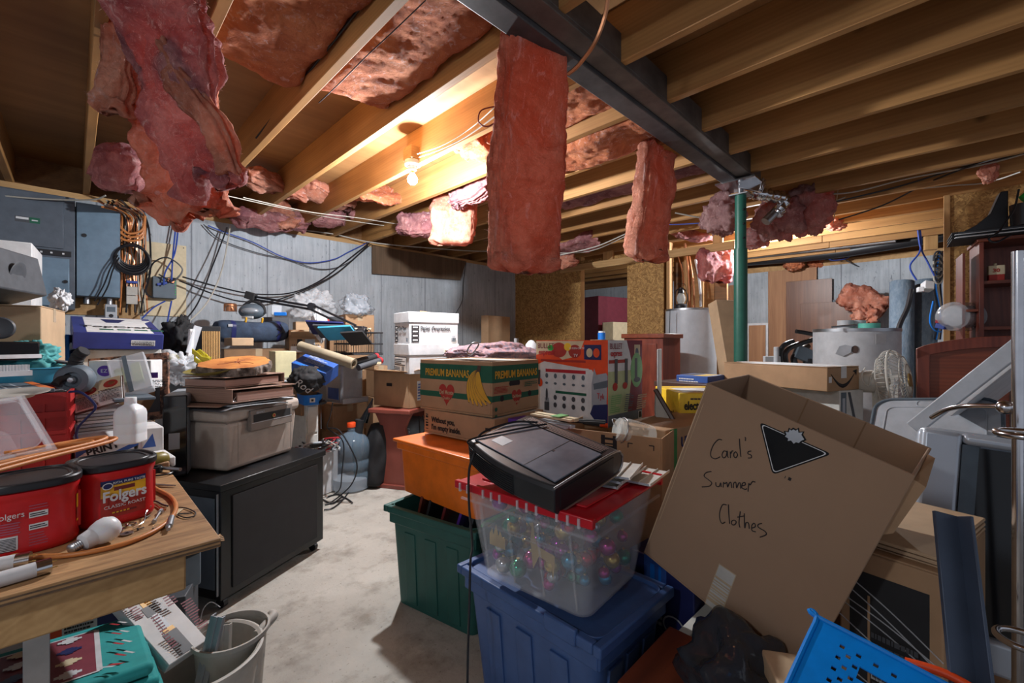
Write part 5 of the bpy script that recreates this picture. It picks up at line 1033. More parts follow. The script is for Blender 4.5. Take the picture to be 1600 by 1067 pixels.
def bk(u, v):
    i = u*n; r = .150*(1+.05*math.sin(3*2*PI*u)+.025*math.sin(11*2*PI*u+1)+.012*math.sin(29*2*PI*u)); a = 2*PI*u; k = r+.006+.007*abs(noise.noise(V(math.cos(a)*9, math.sin(a)*9, v*3)))
    k = r+.001 if v > .99 else k; return (k*math.cos(a), k*.92*math.sin(a), -.004+.038*v)
m.grid(bk, 144, 5); m.build('bark', t, ang=80)
m = MB('label_brown')
for k in range(9):
    a = k*.7+.2; L = .05+.04*math.sin(k*2.1); m.tube([(0,0,.0345), (L*.5*math.cos(a)+.004, L*.5*math.sin(a), .0347), (L*math.cos(a), L*math.sin(a), .0345)], .0009, 5)
m.build('crack', t)
m = MB('olive'); m.M = rot(M0 @ V(.04,.13,.437), 0, 4, -6); m.lathe([(.001,0),(.05,0),(.10,.018),(.102,.021),(.05,.006),(.001,.004)], 40); solo('dish', 'grey green dish peeking out left under the wood slice', 'dish', m)
m = MB('glossblack'); m.cbox(M0 @ V(.42,.27,.41), (.06,.02,.12), .5, -.3); m.use('oakpanel'); m.cbox(M0 @ V(.40,.29,.41), (.10,.012,.14), .5, -.3); solo('photo_frame', 'small wooden framed picture leaning behind the binders', 'picture frame', m, bev=.002)
# ---------------------------------------------------------------- shelf of things along the left wall (support cartons first)
def atz(px, d, z): return at(px, d, z)
def bx(name, label, cat, a, r, l, top, bot, m='cardboard', **k): return carton(name, label, cat, at(a[0],a[1],top), at(r[0],r[1],top), at(l[0],l[1],top), top-bot, m, **k)
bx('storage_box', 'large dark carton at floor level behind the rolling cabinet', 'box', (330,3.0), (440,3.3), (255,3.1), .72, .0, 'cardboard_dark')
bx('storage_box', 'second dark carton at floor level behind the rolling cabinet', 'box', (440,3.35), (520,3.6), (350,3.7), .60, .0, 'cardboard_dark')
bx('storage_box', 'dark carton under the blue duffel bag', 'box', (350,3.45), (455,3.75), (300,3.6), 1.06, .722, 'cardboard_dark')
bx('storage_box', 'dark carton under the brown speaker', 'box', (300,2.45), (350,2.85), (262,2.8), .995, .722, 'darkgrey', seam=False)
# brown speaker
t, w_, d_, h = carton('speaker', 'tall speaker with a ribbed orange brown grille behind the yellow ribbon', 'speaker', D(314,509,2.65), D(345,511,2.72), D(304,505,2.85), .215, 'blackmat', seam=False)
m = MB('grille')
for k in range(11): m.cyl((.008+k*(w_-.016)/10, -.001, .01), (.008+k*(w_-.016)/10, -.001, h-.03), .0036*w_/.12, n=8)
m.build('grille', t)
m = MB('pagesx' if 'pagesx' in MT else 'paper'); m.cbox(D(298,535,2.55), (.03,.012,.16), .6, .1); m.use('frost'); m.cbox(D(303,530,2.53), (.05,.004,.16), .6, .15, .2); solo('cassette_case', 'small clear case standing left of the brown speaker', 'case', m)
# black jacket
m = MB('fabricblack'); lump('jacket', 'crumpled black jacket left of the brown speaker', D(281,530,2.95), (.09,.10,.14), 21, 'fabricblack', .45, 'jacket')
lump('plastic_bag', 'crumpled clear plastic bag of scraps left of the safe', D(282,575,2.35), (.12,.10,.08), 22, 'frost', .6, 'bag')
t = thing('ribbon', 'tangled yellow plastic ribbon in front of the brown speaker', 'ribbon', D(312,562,2.3)); o_ = D(312,562,2.3)
for k, pts in enumerate((((300,548),(308,553),(316,560),(326,562),(330,570)), ((303,556),(312,549),(320,558),(314,566),(303,560)), ((330,560),(322,570),(316,578),(306,583)), ((262,560),(270,556),(280,560)), ((318,552),(330,566),(322,580)))):
    m = MB('yellowribbon'); P = spline([D(*p, 2.28+.01*k)-o_ for p in pts]); m.add([p+V(0,0,s*.014) for p in P for s in (-1,1)], [(2*i,2*i+1,2*i+3,2*i+2) for i in range(len(P)-1)]); m.build('strip', t, solid=.001)
# duffel
o_ = D(394,515,3.62); u = (D(444,515,3.75)-D(345,515,3.4)).normalized(); t = thing('duffel_bag', 'blue denim duffel bag with yellow straps lying on the cartons', 'bag', axis(o_, V(0,0,1), u))
def duf(u_, v_):
    x = (u_-.5)*.54; a = 2*PI*v_; e = 1-abs(2*u_-1)**6; q = 1+.10*noise.noise(V(x*6, math.cos(a)*1.5, math.sin(a)*1.5)); s = .10*(e**.25)*q/(abs(math.cos(a))**4+abs(math.sin(a))**4)**.18
    z = s*math.sin(a)*(1 if math.sin(a) < 0 else .85-.35*math.exp(-(x*6)**2)*.6); return (x, s*1.1*math.cos(a), z)
m = MB('bluejean'); m.grid(duf, 60, 40); m.build('body', t, ang=180)
m = MB('navy')
for x in (-.16, .17): m = MB('navy'); m.grid(lambda u_, v_: tuple(V(*duf(.5+(x+(u_-.5)*.03)/.54, v_))*1.02), 2, 40); m.build('strap', t)
m = MB('label_yellow'); 
for x in (-.07, .05): m.cbox((x, -.075, .075), (.012,.02,.05), 0, .5)
m.build('yellow_tab', t, bev=.003)
m = MB('black'); m.tube([(.15,-.11,-.05),(.19,-.13,0),(.17,-.125,.05),(.21,-.12,-.02),(.15,-.12,.01)], .004, 6); m.use('steel'); m.cbox((-.19,-.115,.03),(.03,.006,.02)); m.build('clasp', t)
bx('cardboard_tray', 'small open cardboard tray with a white label behind the wood slice', 'box', (362,3.0), (396,3.1), (350,3.15), 1.145, 1.09, 'cardboard_light', seam=False)
m = MB('steel'); o_ = D(394,486,3.8); t = thing('clothes_iron', 'grey green iron shaped appliance on top of the duffel bag', 'appliance', axis(o_, V(0,0,1), RD))
m = MB('slate'); m.sphere((0,0,0), .11, 28, 14, (1,.7,.62)); m.build('shell', t); m = MB('silver'); m.sphere((.01,-.05,0), .075, 24, 12, (1,.5,.42)); m.build('face', t); m = MB('paper'); m.cbox((.0,-.065,-.055),(.09,.02,.02)); m.build('tag', t); m = MB('blackmat'); m.tube([(-.07,0,.05),(0,0,.09),(.09,0,.05),(.11,0,-.02)], .014, 10); m.build('handle', t)
bx('black_camera_case', 'dark grey case with a light blue flap on the duffel bag', 'case', (413,3.75), (452,3.85), (408,3.95), 1.33, 1.19, 'darkgrey', seam=False)
m = MB('lightgrey'); m.cbox(D(432,484,3.68), (.08,.01,.08), -.8+.8, .1); m.use('brightblue'); m.cbox(D(438,490,3.67), (.10,.01,.03), -.7); solo('blue_tray', 'grey and blue flap hanging from the dark case', 'flap', m, bev=.004)
m = MB('copper'); m.M = Matrix.Translation(D(360,486,3.8)); m.lathe([(.001,0),(.05,0),(.05,.06),(.04,.07),(.001,.07)], 24); solo('brown_jar', 'brown round jar left of the iron shaped appliance', 'jar', m)
cable('thin grey wire loop above the brown jar', [D(*p, 3.75) for p in ((352,485),(354,478),(365,479),(370,490))], .003, 'steel')
bx('storage_box', 'carton pile base behind the blue box', 'box', (452,3.72), (490,3.9), (445,4.0), 1.02, .602, 'cardboard_dark')
t, w_, d_, h = carton('cardboard_box', 'open carton full of white papers right of the duffel bag', 'box', at(452,3.7,1.22), at(505,3.9,1.22), at(445,4.0,1.22), .20, 'cardboard')
m = MB('cardboard_light'); m.hexa([(0,-.0,h-.07),(w_,-.0,h-.07),(w_,-.12,h-.02),(0,-.12,h-.02),(0,0,h-.065),(w_,0,h-.065),(w_,-.12,h-.015),(0,-.12,h-.015)]); m.build('flap', t)
decal(t, FF(w_,d_,h), [('paper', .01,.01,w_-.03,.06), ('ink', .06,.08,.10,.12), ('lightgrey', .12,.07,.2,.12)]+bars('darkgrey', .02,.065,w_-.04,.075,14), 'paper_stack')
bx('cardboard_box', 'small carton with two slots on the open paper carton', 'box', (462,3.95), (512,4.1), (452,4.1), 1.30, 1.222, 'cardboard_light')
lump('plastic_wrap', 'crumpled clear plastic wrap on the carton near the wall', D(490,478,4.2), (.18,.12,.13), 23, 'plasticbag', .6, 'bag')
lump('white_cloth', 'crumpled white cloth draped over the small cartons', D(500,508,3.6), (.06,.05,.10), 24, 'white', .6, 'cloth')
# desk lamp
t = thing('desk_lamp', 'black swing arm desk lamp lying on top of the pile', 'lamp', D(487,478,3.5)); o_ = D(487,478,3.5)
for k, (a, c_) in enumerate((((393,462,3.6),(487,478,3.5)), ((396,467,3.6),(487,483,3.5)))):
    m = MB('black'); m.cyl(D(*a)-o_, D(*c_)-o_, .009, n=10); m.build('upper_arm', t)
for k, (a, c_) in enumerate((((487,475,3.5),(556,508,3.4)), ((486,483,3.5),(552,515,3.4)))):
    m = MB('black'); m.cyl(D(*a)-o_, D(*c_)-o_, .009, n=10); m.build('lower_arm', t)
m = MB('black'); m.M = axis(V(0,0,0), -FD); m.lathe([(.001,-.02),(.028,-.02),(.028,.02),(.001,.02)], 20); m.build('joint', t)
m = MB('black'); q = D(562,515,3.4)-o_; m.cyl(q-RD*.05, q+RD*.05+V(0,0,-.02), .035, .045, n=24); m.cbox(q, (.07,.06,.06), -.8); m.build('lamp_head', t, bev=.006)
m = MB('blackmat'); q = D(392,462,3.6)-o_; m.cbox(q, (.08,.05,.06), -.8, 0, .3); m.build('clamp', t, bev=.005)
m = MB('black'); m.tube([D(*p, 3.38)-o_ for p in ((572,512),(578,515),(579,523),(572,528))], .003, 6); m.build('cord', t)
bx('cardboard_box', 'tall plain carton against the concrete wall left of the copy paper boxes', 'box', (540,4.15), (588,4.25), (528,4.4), 1.38, .9, 'cardboard')
bx('storage_box', 'dark carton supporting the tall plain carton', 'box', (540,4.2), (590,4.3), (520,4.4), .898, .0, 'cardboard_dark')
bx('cardboard_box', 'lower carton in front of the tall plain carton', 'box', (515,3.95), (545,4.05), (510,4.1), 1.27, 1.03, 'cardboard_dark')
lump('plastic_bag', 'grey crumpled plastic bag on the tall plain carton', D(556,479,4.25), (.14,.12,.11), 25, 'smoke', .5, 'bag')
m = MB('red'); m.cbox(D(515,507,3.8), (.05,.04,.10)); m.use('darkgrey'); m.cbox(D(522,498,3.8), (.16,.04,.04), -.7); solo('stapler', 'red and grey tool on the cartons behind the lamp arm', 'tool', m, bev=.008)
# mesh tray, folders, rolled mat
M, w_, d_ = frame(at(545,3.3,1.20), at(580,3.45,1.20), at(520,3.5,1.20), .18); t = thing('mesh_tray', 'black wire mesh letter tray right of the rolled tube', 'tray', M); w_, d_ = .28, .26
m = MB('mesh_dark')
for z in (0, .08, .17): 
    for a, c_ in (((0,0,z),(w_,0,z)), ((0,0,z),(0,d_,z)), ((w_,0,z),(w_,d_,z)), ((0,d_,z),(w_,d_,z))): m.cyl(a, c_, .005, n=6)
for k in range(15):
    x = w_*k/14; m.cyl((x,0,0),(x,0,.17), .0016, n=4); m.cyl((x,d_,0),(x,d_,.17), .0016, n=4)
    y = d_*k/14; m.cyl((0,y,0),(0,y,.17), .0016, n=4); m.cyl((w_,y,0),(w_,y,.17), .0016, n=4)
m.build('mesh', t)
m = MB('blackmat'); m.box(.003,.003,.003,w_-.003,d_-.003,.012); m.box(.003,.003,.083,w_-.003,d_-.003,.088); m.build('shelf', t)
slab('wood_ruler', 'yellow wooden board lying across the black mesh tray', 'board', at(522,3.28,1.225), at(580,3.42,1.225), at(518,3.4,1.225), .012, 'cream')
for i, (a, c_, mm, l_) in enumerate((((483,512),(520,545),'navy','navy folder fan leaning left of the mesh tray'), ((495,518),(540,548),'darkgrey','dark folder leaning left of the mesh tray'), ((505,522),(545,540),'cyan','bright blue folder between the dark ones'), ((540,530),(560,550),'blackmat','black folder corner in front of the mesh tray'))):
    m = MB(mm); p0, p1 = D(*a, 3.25-.02*i), D(*c_, 3.18-.02*i); L = (p1-p0).length; m.M = axis(p0, FD*.5+V(0,0,.85), p1-p0); m.box(0,-.09,0,L,.09,.012); solo('folder', l_, 'folder', m, 'folders by the mesh tray')
a, c_ = D(469,540,3.05), D(553,568,2.95); t = thing('mat_roll', 'rolled tan mat lying across the blue box', 'roll', axis(a, c_-a)); L = (c_-a).length
m = MB('olive'); m.use(mat('tanroll', (.30,.25,.17), .7, var=.2)); m.lathe([(.020,0),(.034,0),(.036,L),(.022,L),(.020,0)], 28, cap=False); m.build('roll', t)
M, w_, d_ = frame(D(455,566,2.98), D(506,582,2.95), D(463,544,3.15), .0, False); t = thing('blue_box', 'blue retail box tipped over below the rolled tan mat', 'box', M); h=.10
w_, d_ = .26, .15; m = MB('dullblue'); m.box(0,0,-h,w_,d_,0); m.build('body', t, bev=.003); m = MB('brightblue')
decal(t, FT(0,0,0), [('brightblue', .02,.01,w_-.02,.02), ('paper', .15,.02,.18,.045)]+scribble('lightgrey', .05,.06,.2,d_-.01,7), 'print')
bx('cardboard_box', 'brown carton under the blue retail box', 'box', (470,3.05), (508,3.1), (440,3.25), .84, .60, 'cardboard_dark')
pch = lump('pouch', 'black cloth pouch with a white script logo under the blue retail box', D(480,592,2.95), (.11,.08,.085), 26, 'fabricblack', .25, 'bag')
text(pch, 'Rod', .07, Matrix(((.707,0,-.707,-.03),(-.707,0,-.707,.03),(0,1,0,-.02),(0,0,0,1))) @ Matrix.Rotation(-.6, 4, 'Z'), 'white', shear=.3, lift=.10)
M, w_, d_ = frame(at(474,2.95,.755), at(505,3.05,.755), at(462,3.1,.755), .07); t = thing('blue_tray', 'bright blue open tray below the black pouch', 'tray', M); m = MB('brightblue'); shell(m, w_, .2, .07, .01, .004); m.build('tray', t); decal(t, FF(w_,.2,.07), [('paper', .04,.02,.075,.05), ('ink', .05,.027,.065,.042)], 'sticker')
t, w_, d_, h = bx('drawer_unit', 'white plastic drawer unit behind the safe, right of it', 'drawers', (478,3.05), (497,3.12), (455,3.2), .68, .02, 'offwhite', seam=False)
for k in range(3): m = MB('offwhite'); m.box(.008,-.008,h-.20-k*.2,w_-.008,-.0005,h-.015-k*.2); m.build('drawer', t, bev=.004)
bx('drawer_unit', 'small cream drawer unit behind the binders', 'drawers', (430,3.1), (462,3.2), (420,3.3), 1.05, .86, 'paleyellow', seam=False)
slab('grey_board', 'grey plastic board lying behind the binders', 'lid', at(430,2.9,.86), at(465,3.0,.86), at(410,3.1,.86), .012, 'lightgrey')
# silver bin and cartons below
A, R_, L_ = D(533,569,3.42), D(571,573,3.55), D(508,568,3.58); t_, w_, d_, h = carton('silver_bin', 'silver plastic shredder bin with a blue see-through window', 'bin', A, R_, L_, .31, 'silver', seam=False, bev=.02)
m = MB('dullblue'); m.box(-.003,d_*.15,.03,0,d_*.8,.12); m.build('window', t_, bev=.01)
m = MB('silver'); m.box(.0,-.03,0,w_+.03,-.0,.045); m.build('foot', t_, bev=.008)
bx('cardboard_box', 'brown carton directly under the silver bin', 'box', (520,3.55), (573,3.75), (493,3.7), .60, .38, 'cardboard')
bx('cardboard_box', 'brown carton at floor level under the silver bin', 'box', (532,3.57), (580,3.75), (496,3.7), .378, .0, 'cardboard')
lump('black_mouse', 'small black plug lying at the foot of the silver bin', D(503,627,3.05), (.03,.03,.02), 27, 'black', .2, 'plug')
t, w_, d_, h = bx('white_box', 'white carton on the floor holding tangled cables left of the water jug', 'box', (528,3.30), (536,3.5), (455,2.95), .31, .005, 'white', seam=False)
m = MB('redink'); m.M = rot(at(488,3.15,.315), 10); m.box(-.08,-.05,0,.12,.09,.05); m.use('paper'); m.box(-.07,-.052,.01,.10,-.05,.04); solo('red_carton', 'red and white small carton among the tangled cables', 'box', m)
random.seed(21); c0 = at(500,3.12,.36)
for k in range(7):
    m_ = ['black','black','darkgrey','redink','lightgrey','black','wirewhite'][k]
    P = [c0+V(random.uniform(-.14,.14), random.uniform(-.12,.12), random.uniform(-.02,.06)) for _ in range(8)]
    cable('cable of the tangle heaped on the white carton', P, .006, m_, group='tangled cables left of the jug')
cable('pale cable looping from the tangle toward the jug', [D(*p, 3.1) for p in ((470,682),(482,690),(500,701),(520,700),(530,688))], .006, 'lightgrey')
cable('long black cable looping from the tangle over the jug', [D(*p) for p in ((512,668,3.1),(530,672,3.05),(548,700,3.02),(558,728,3.02),(550,755,3.05),(530,775,3.05),(508,790,3.0))], .005, 'black')
cable('black cable hanging from the silver bin past the jug', [D(*p) for p in ((520,628,2.9),(516,650,2.95),(512,668,3.0),(536,690,3.0),(534,740,3.05),(530,765,3.05),(510,778,3.0))], .004, 'black')
for i, pts in enumerate((((505,780),(520,786),(535,776),(550,784),(548,785)), ((508,788),(525,783),(538,778),(528,772),(512,775)), ((506,796),(520,793),(534,782),(545,768)))):
    cable(['black cable end reaching out on the floor near the jug', 'black cable looping flat on the floor near the jug', 'lowest black cable on the floor near the jug'][i], [F(*p, .008) for p in pts], .005, 'black')
# water jug
o_ = at(549,3.34,0); t = thing('water_jug', 'large clear blue water cooler jug with a red cap on the floor', 'jug', o_)
m = MB('jugblue'); m.lathe([(.001,.01),(.10,.0),(.132,.012),(.137,.04),(.137,.13),(.131,.14),(.131,.15),(.137,.16),(.137,.22),(.131,.23),(.131,.24),(.137,.25),(.137,.33),(.128,.37),(.10,.40),(.055,.42),(.03,.435),(.028,.48)], 56); m.build('bottle', t)
m = MB('frost'); m.lathe([(.001,.012),(.129,.014),(.133,.04),(.132,.09),(.001,.09)], 40); m.build('water', t)
m = MB('orangered'); m.lathe([(.031,.468),(.033,.47),(.033,.50),(.03,.505),(.001,.505)], 32); m.build('cap', t)
# black bag with umbrella
m = MB('fabricblack'); t = thing('black_bag', 'slumped black bag standing between the jug and the red brown bench', 'bag', at(584,3.42,0)); 
def bg(u, v):
    a = 2*PI*u; z = .50*v; q = .115*(1-.35*v*v)*(1+.18*noise.noise(V(math.cos(a)*2, math.sin(a)*2, z*7)))*(1 if v < .97 else .0)*(math.sqrt(max(0,1-(1-min(1,v*12))**2)) if v < .08 else 1)
    return (q*math.cos(a)+.05*v, q*math.sin(a)-.03*v, z)
m.grid(bg, 48, 40); m.build('body', t, ang=180)
m = MB('fabricblack'); m.tube([(-.10,.03,.05),(-.12,.04,.3),(-.10,.03,.52)], .035, 12); m.build('side_pocket', t)
m = MB('glossblack'); m.cyl(at(568,3.4,.50)-at(584,3.42,0), D(583,622,3.4)-at(584,3.42,0), .035, .004, n=14); m.build('umbrella_tip', t)
# red brown bench
A = F(640,641,.61); t = thing('plank_bench', 'red brown wooden bench with a curved cut-out leg carrying the open carton', 'bench', frame(F(640,641,.61), D(697,639,3.83), F(584,638,.61), .61)[0]); _, w_, d_ = frame(F(640,641,.61), D(697,639,3.83), F(584,638,.61), .61)
w_, d_ = .62, .36
m = MB('redbrown'); m.box(-.0,-.0,.575,w_,d_,.61); m.build('top', t, bev=.008)
m = MB('redbrown'); lp_ = [(0,0),(0,.02)]; 
prof = [(.015,0),(.345,0),(.345,.055),(.32,.07),(.30,.12),(.29,.2),(.305,.26),(.32,.33),(.30,.40),(.285,.46),(.31,.52),(.34,.575),(.02,.575),(.05,.52),(.075,.46),(.06,.40),(.04,.33),(.055,.26),(.07,.2),(.06,.12),(.04,.07),(.015,.055)]
for x in (.06, w_-.1):
    m = MB('redbrown'); m.M = Matrix(((0,0,1,x),(1,0,0,0),(0,1,0,0),(0,0,0,1))); m.poly(prof, 0, .035); m.build('leg', t, bev=.004)
m = MB('redbrown'); m.box(.095,d_/2-.02,.16,w_-.1,d_/2+.02,.24); m.build('stretcher', t, bev=.004)
m = MB('redbrown'); m.box(.04,-.01,0,.115,d_+.0,.03); m.build('foot', t, bev=.004)
t = thing('grey_bag', 'grey bag with round grey lettering under the red brown bench', 'bag', D(645,664,3.55)); m = MB('slate'); m.sphere((0,0,0), .12, 28, 16, (1.1,.8,.62)); m.build('body', t)
text(t, 'LG', .055, Matrix(((.707,.0,-.707,-.13),(-.707,0,-.707,-.06),(0,1,0,-.03),(0,0,0,1))), 'lightgrey', lift=.03)
m = MB('black'); m.tube([V(.02,-.11,.09), V(.03,-.13,.0), V(.02,-.11,-.07)], .006, 6); m.tube([V(-.01,-.11,.09), V(-.02,-.13,.0), V(.0,-.11,-.07)], .006, 6); m.build('strap', t)
bx('storage_box', 'grey carton under the grey bag below the bench', 'box', (650,3.75), (700,3.9), (632,3.85), .42, 0, 'darkgrey', seam=False)
# open carton with two copy paper boxes
t, w_, d_, h = open_box('open_carton', 'open brown carton under the copy paper boxes on the bench', 'box', at(640,3.30,.885), at(700,3.55,.885), at(584,3.5,.885), .27, 'cardboard', 'FL', .10, (15, 10, 0, 0))
# the long face seen is x=0 (towards the left)
decal(t, FF(w_,d_,h), [('paper', .08,.05,.19,.20)]+scribble('dullblue', .085,.06,.185,.19,6), 'label')
m = MB('ink'); m.M = Matrix.Translation((-.001,d_*.55,.17)); m.box(-.001,-.03,-.012,0,.03,.012); m.build('hand_hole', t)
def paperbox(label, A, R, L, h, lidh, small_lid=False):
    M, w_, d_ = frame(A, R, L, h); t = thing('copy_paper_box', label, 'box', M, 'white copy paper boxes on the bench'); w_, d_ = .42, .29
    m = MB('white'); m.box(.004,.004,0,w_-.004,d_-.004,h-.01); m.build('body', t, bev=.003)
    m = MB('white'); m.box(-.003,-.003,h-lidh,w_+.003,d_+.003,h); m.build('lid', t, bev=.004); return t, w_, d_, h
t, w_, d_, h = paperbox('upper white copy paper box with printed sides in two languages', D(639,486,3.25), D(702,499,3.45), D(600,486,3.4), .255, .08)
for Mx, ww, s, sx in ((FF(w_,d_,h), w_, "Papier d'impression", .88), (FL(w_,d_,h), d_, 'Copy Paper', .9)):
    decal(t, Mx, sum(([('ink', .02,.03+k*.032,.08,.056+k*.032), ('paper', .03,.038+k*.032,.07,.048+k*.032)] for k in range(4)), [])+bars('slate', ww*.84,.03,ww*.94,.06,8)+([('lightgrey', ww*.86,.06,ww*.92,.075)] if ww > .3 else []), 'printed_marks')
    text(t, s, .046, FI(Mx, .0005) @ Matrix.Translation((.092,.118,0)), 'ink', sx=sx*.78, bold=.0008)
t, w_, d_, h = paperbox('lower white copy paper box with a framed black label', D(639,537,3.25), D(702,540,3.45), D(600,537,3.4), .225, .085)
decal(t, FL(w_,d_,h), [('ink', .01,.01,.24,.125), ('paper', .014,.014,.236,.121)]+scribble('ink', .02,.06,.22,.115,4)+scribble('ink', .02,.02,.14,.055,3)+bars('ink', .17,.02,.225,.055,8), 'framed_label')
m = MB('cardboard'); m.cbox(D(664,487,3.4), (.06,.05,.008), .3, .2); solo('cardboard_flap', 'torn piece of cardboard on the top copy paper box', 'cardboard', m)
# small junk left of open carton
bx('cardboard_box', 'small brown carton squeezed between silver bin and open carton', 'box', (585,3.95), (604,4.05), (572,4.1), .90, .618, 'cardboard')
bx('storage_box', 'dark carton behind the silver bin', 'box', (583,3.95), (610,4.05), (572,4.1), .615, .0, 'cardboard_dark', seam=False)
for i, (a, c_, mm, l_) in enumerate((((552,566),(590,556),'blackmat','black tube lying right of the rolled tan mat'), ((560,574),(596,562),'darkgrey','dark tube end with a red ring right of the rolled tan mat'))):
    m = MB(mm); p0, p1 = D(*a, 3.2), D(*c_, 3.4); m.cyl(p0, p1, .024, n=16); m.use('redink'); m.cyl(p1-(p1-p0)*.1, p1-(p1-p0)*.02, .026, n=16); solo('tube', l_, 'tube', m)
slab('tan_board', 'pale tan board under the black tubes', 'board', at(555,3.25,.965), at(590,3.45,.975), at(540,3.6,.965), .02, 'cream')
# leaning brown cardboard, quilt
t, w_, d_, h = carton('flattened_carton', 'large brown carton leaning in the corner beside the chipboard wall', 'box', D(763,492,5.6), D(797,490,6.0), D(726,494,5.4), .48, 'cardboard', seam=False)
bx('storage_box', 'carton supporting the large brown carton in the corner', 'box', (763,5.6), (800,6.0), (722,5.4), .975, 0, 'cardboard_dark')
lump('quilt', 'patterned pink and grey quilt heaped behind the banana box', D(775,552,3.4), (.42,.22,.09), 31, 'quilt', .25, 'quilt')
bx('storage_box', 'carton under the patterned quilt', 'box', (792,3.4), (850,3.7), (748,3.6), .98, 0, 'cardboard_dark')
slab('wood_plank', 'pale wooden plank lying on the patterned quilt', 'plank', D(708,546,3.3), D(800,538,3.6), D(716,543,3.5), .02, 'cream')
m = MB('white'); m.M = Matrix.Translation(D(830,545,3.6)); m.lathe([(.001,0),(.05,0),(.045,.04),(.02,.07),(.001,.075)], 24); solo('white_bowl', 'small white bowl behind the banana box near the chipboard wall', 'bowl', m)
slab('white_strip', 'narrow white strip leaning against the chipboard wall', 'strip', D(803,528,5.4), D(809,528,5.45), D(806,527,5.5), 1.15, 'white')
# things seen through the doorway
bx('storage_bin', 'blue storage bin in the dark room behind the doorway', 'storage bin', (915,7.6), (948,7.9), (900,7.8), 1.55, 1.35, 'dullblue', seam=False)
bx('storage_bin', 'grey storage bin stacked under the blue bin in the dark room', 'storage bin', (915,7.6), (950,7.9), (900,7.8), 1.34, 1.14, 'slate', seam=False)
bx('storage_rack', 'dark shelf carrying the bins in the dark room', 'shelf', (912,7.55), (960,8.0), (895,7.9), 1.13, 0, 'darkwood', seam=False)
bx('red_cabinet', 'dark red cabinet in the dark room behind the doorway', 'cabinet', (935,7.0), (985,7.4), (930,7.4), 1.85, 0, 'maroon', seam=False)
bx('tan_bottle_box', 'tan and blue cartons at the right side of the dark room', 'box', (958,6.7), (985,6.9), (955,7.0), 1.42, 0, 'cream', seam=False)
bx('storage_box', 'carton tucked behind the printed appliance box under the spray can', 'box', (940,3.85), (960,3.95), (920,3.95), 1.136, 0, 'cardboard_dark')
t = thing('spray_can', 'small blue and white spray can standing behind the printed appliance box', 'can', D(940,530,3.9)); m = MB('brightblue'); m.cyl((0,0,0),(0,0,.06), .033, n=24); m.build('body', t); m = MB('white'); m.cyl((0,0,.06),(0,0,.075), .028, n=24); m.build('cap', t)
# ---------------------------------------------------------------- totes in the middle foreground
t, w_, d_, h = tote('storage_tote', 'dark green storage tote on the floor filled with folders', F(742,828,.42), F(742,828,.42)+V(.62,.12,0), F(622,782,.42), .42, 'totegreen', tp=.022)
Mt = t.matrix_world.copy() if False else frame(F(742,828,.42), F(742,828,.42)+V(.62,.12,0), F(622,782,.42), .42)[0]
for i, (y, mm, l_) in enumerate(((.04,'green','green binder standing in the dark green tote'), (.08,'darkgrey','dark folder standing in the dark green tote'), (.13,'purple','purple folder standing in the dark green tote'), (.20,'label_brown','brown folder standing in the dark green tote'), (.27,'blackmat','black folder standing in the dark green tote'), (.31,'mahogany','reddish folder standing in the dark green tote'), (.10,'paper','white paper standing in the dark green tote'))):
    m = MB(mm); Lw = .20 if i != 6 else .12; m.box(0,0,0,Lw,.012,.30); o = solo('folder', l_, 'folder', m, 'folders in the green tote', bev=.001); o.matrix_world = Mt @ rot(V(.045+.004*i,.06+y*1.15,.16), 2*i-4, 24-i*2)
A, R_, L_ = F(748,716,.685), F(748,716,.685)+V(.42,.06,0), F(621,682,.685); M, w_, d_ = frame(A, R_, L_, .24)
t = thing('storage_tote', 'bright orange storage tote resting on the dark green tote', 'storage tote', M)
w_, d_ = .36, .54; m = MB('orange'); shell(m, w_, d_, .235, .012); m.build('body', t, bev=.002)
m = MB('orange'); m.box(-.018,-.018,.222,w_+.018,d_+.018,.236); m.box(.0,-.008,.19,w_,.002,.222); m.box(-.008,0,.19,.002,d_,.222); m.build('lid', t, bev=.008, seg=3)
# clear tote with red lid, decorations inside
A, R_, L_ = D(926,818,1.03), D(1016,752,1.33), D(730,756,1.30); A.z = .715; M, w_, d_ = frame(A, R_, L_, .288)
t = thing('storage_tote', 'clear plastic tote with a red lid full of coloured baubles', 'storage tote', M); w_, d_, h = .385, .44, .27; Mc = M
m = MB('clearbin'); shell(m, w_, d_, h, .04, .003); m.build('body', t, bev=.001)
m = MB('clearbin')
for s in (.0, 1.0):
    for y in (.06, .16, .26, .36): m.hexa([(-.004+.034,y,.02),(-.004+.034,y+.004,.02),(.034,y+.004,.02),(.034,y,.02),(-.006,y,h-.05),(-.006,y+.004,h-.05),(0,y+.004,h-.05),(0,y,h-.05)])
m.box(-.008,-.008,h-.045,w_+.008,-.001,h-.04); m.box(-.008,-.001,h-.045,-.001,d_,h-.04); m.box(-.006,.08,h-.10,.01,d_-.08,h-.096); m.build('ribs', t)
m = MB('redlid'); m.box(-.012,-.012,h,w_+.012,d_+.012,h+.008); m.box(-.022,-.012,h-.012,-.006,d_+.012,h+.012); m.box(w_+.006,-.012,h-.012,w_+.022,d_+.012,h+.02); m.box(.04,.04,h+.008,w_-.04,d_-.04,h+.014); ld = m.build('lid', t, bev=.005)
for k in range(14):
    y = .02+k*.031
    if k % 4 == 3: continue
    m = MB('frost'); m.box(-.026,y,h-.016,-.019,y+.007,h+.008); m.build('hinge_clip', t, bev=.001)
m = MB('redlid'); m.box(w_-.05,.10,h+.014,w_+.03,.30,h+.032); m.box(w_-.02,.13,h+.032,w_+.02,.27,h+.045); m.build('latch', t, bev=.006)
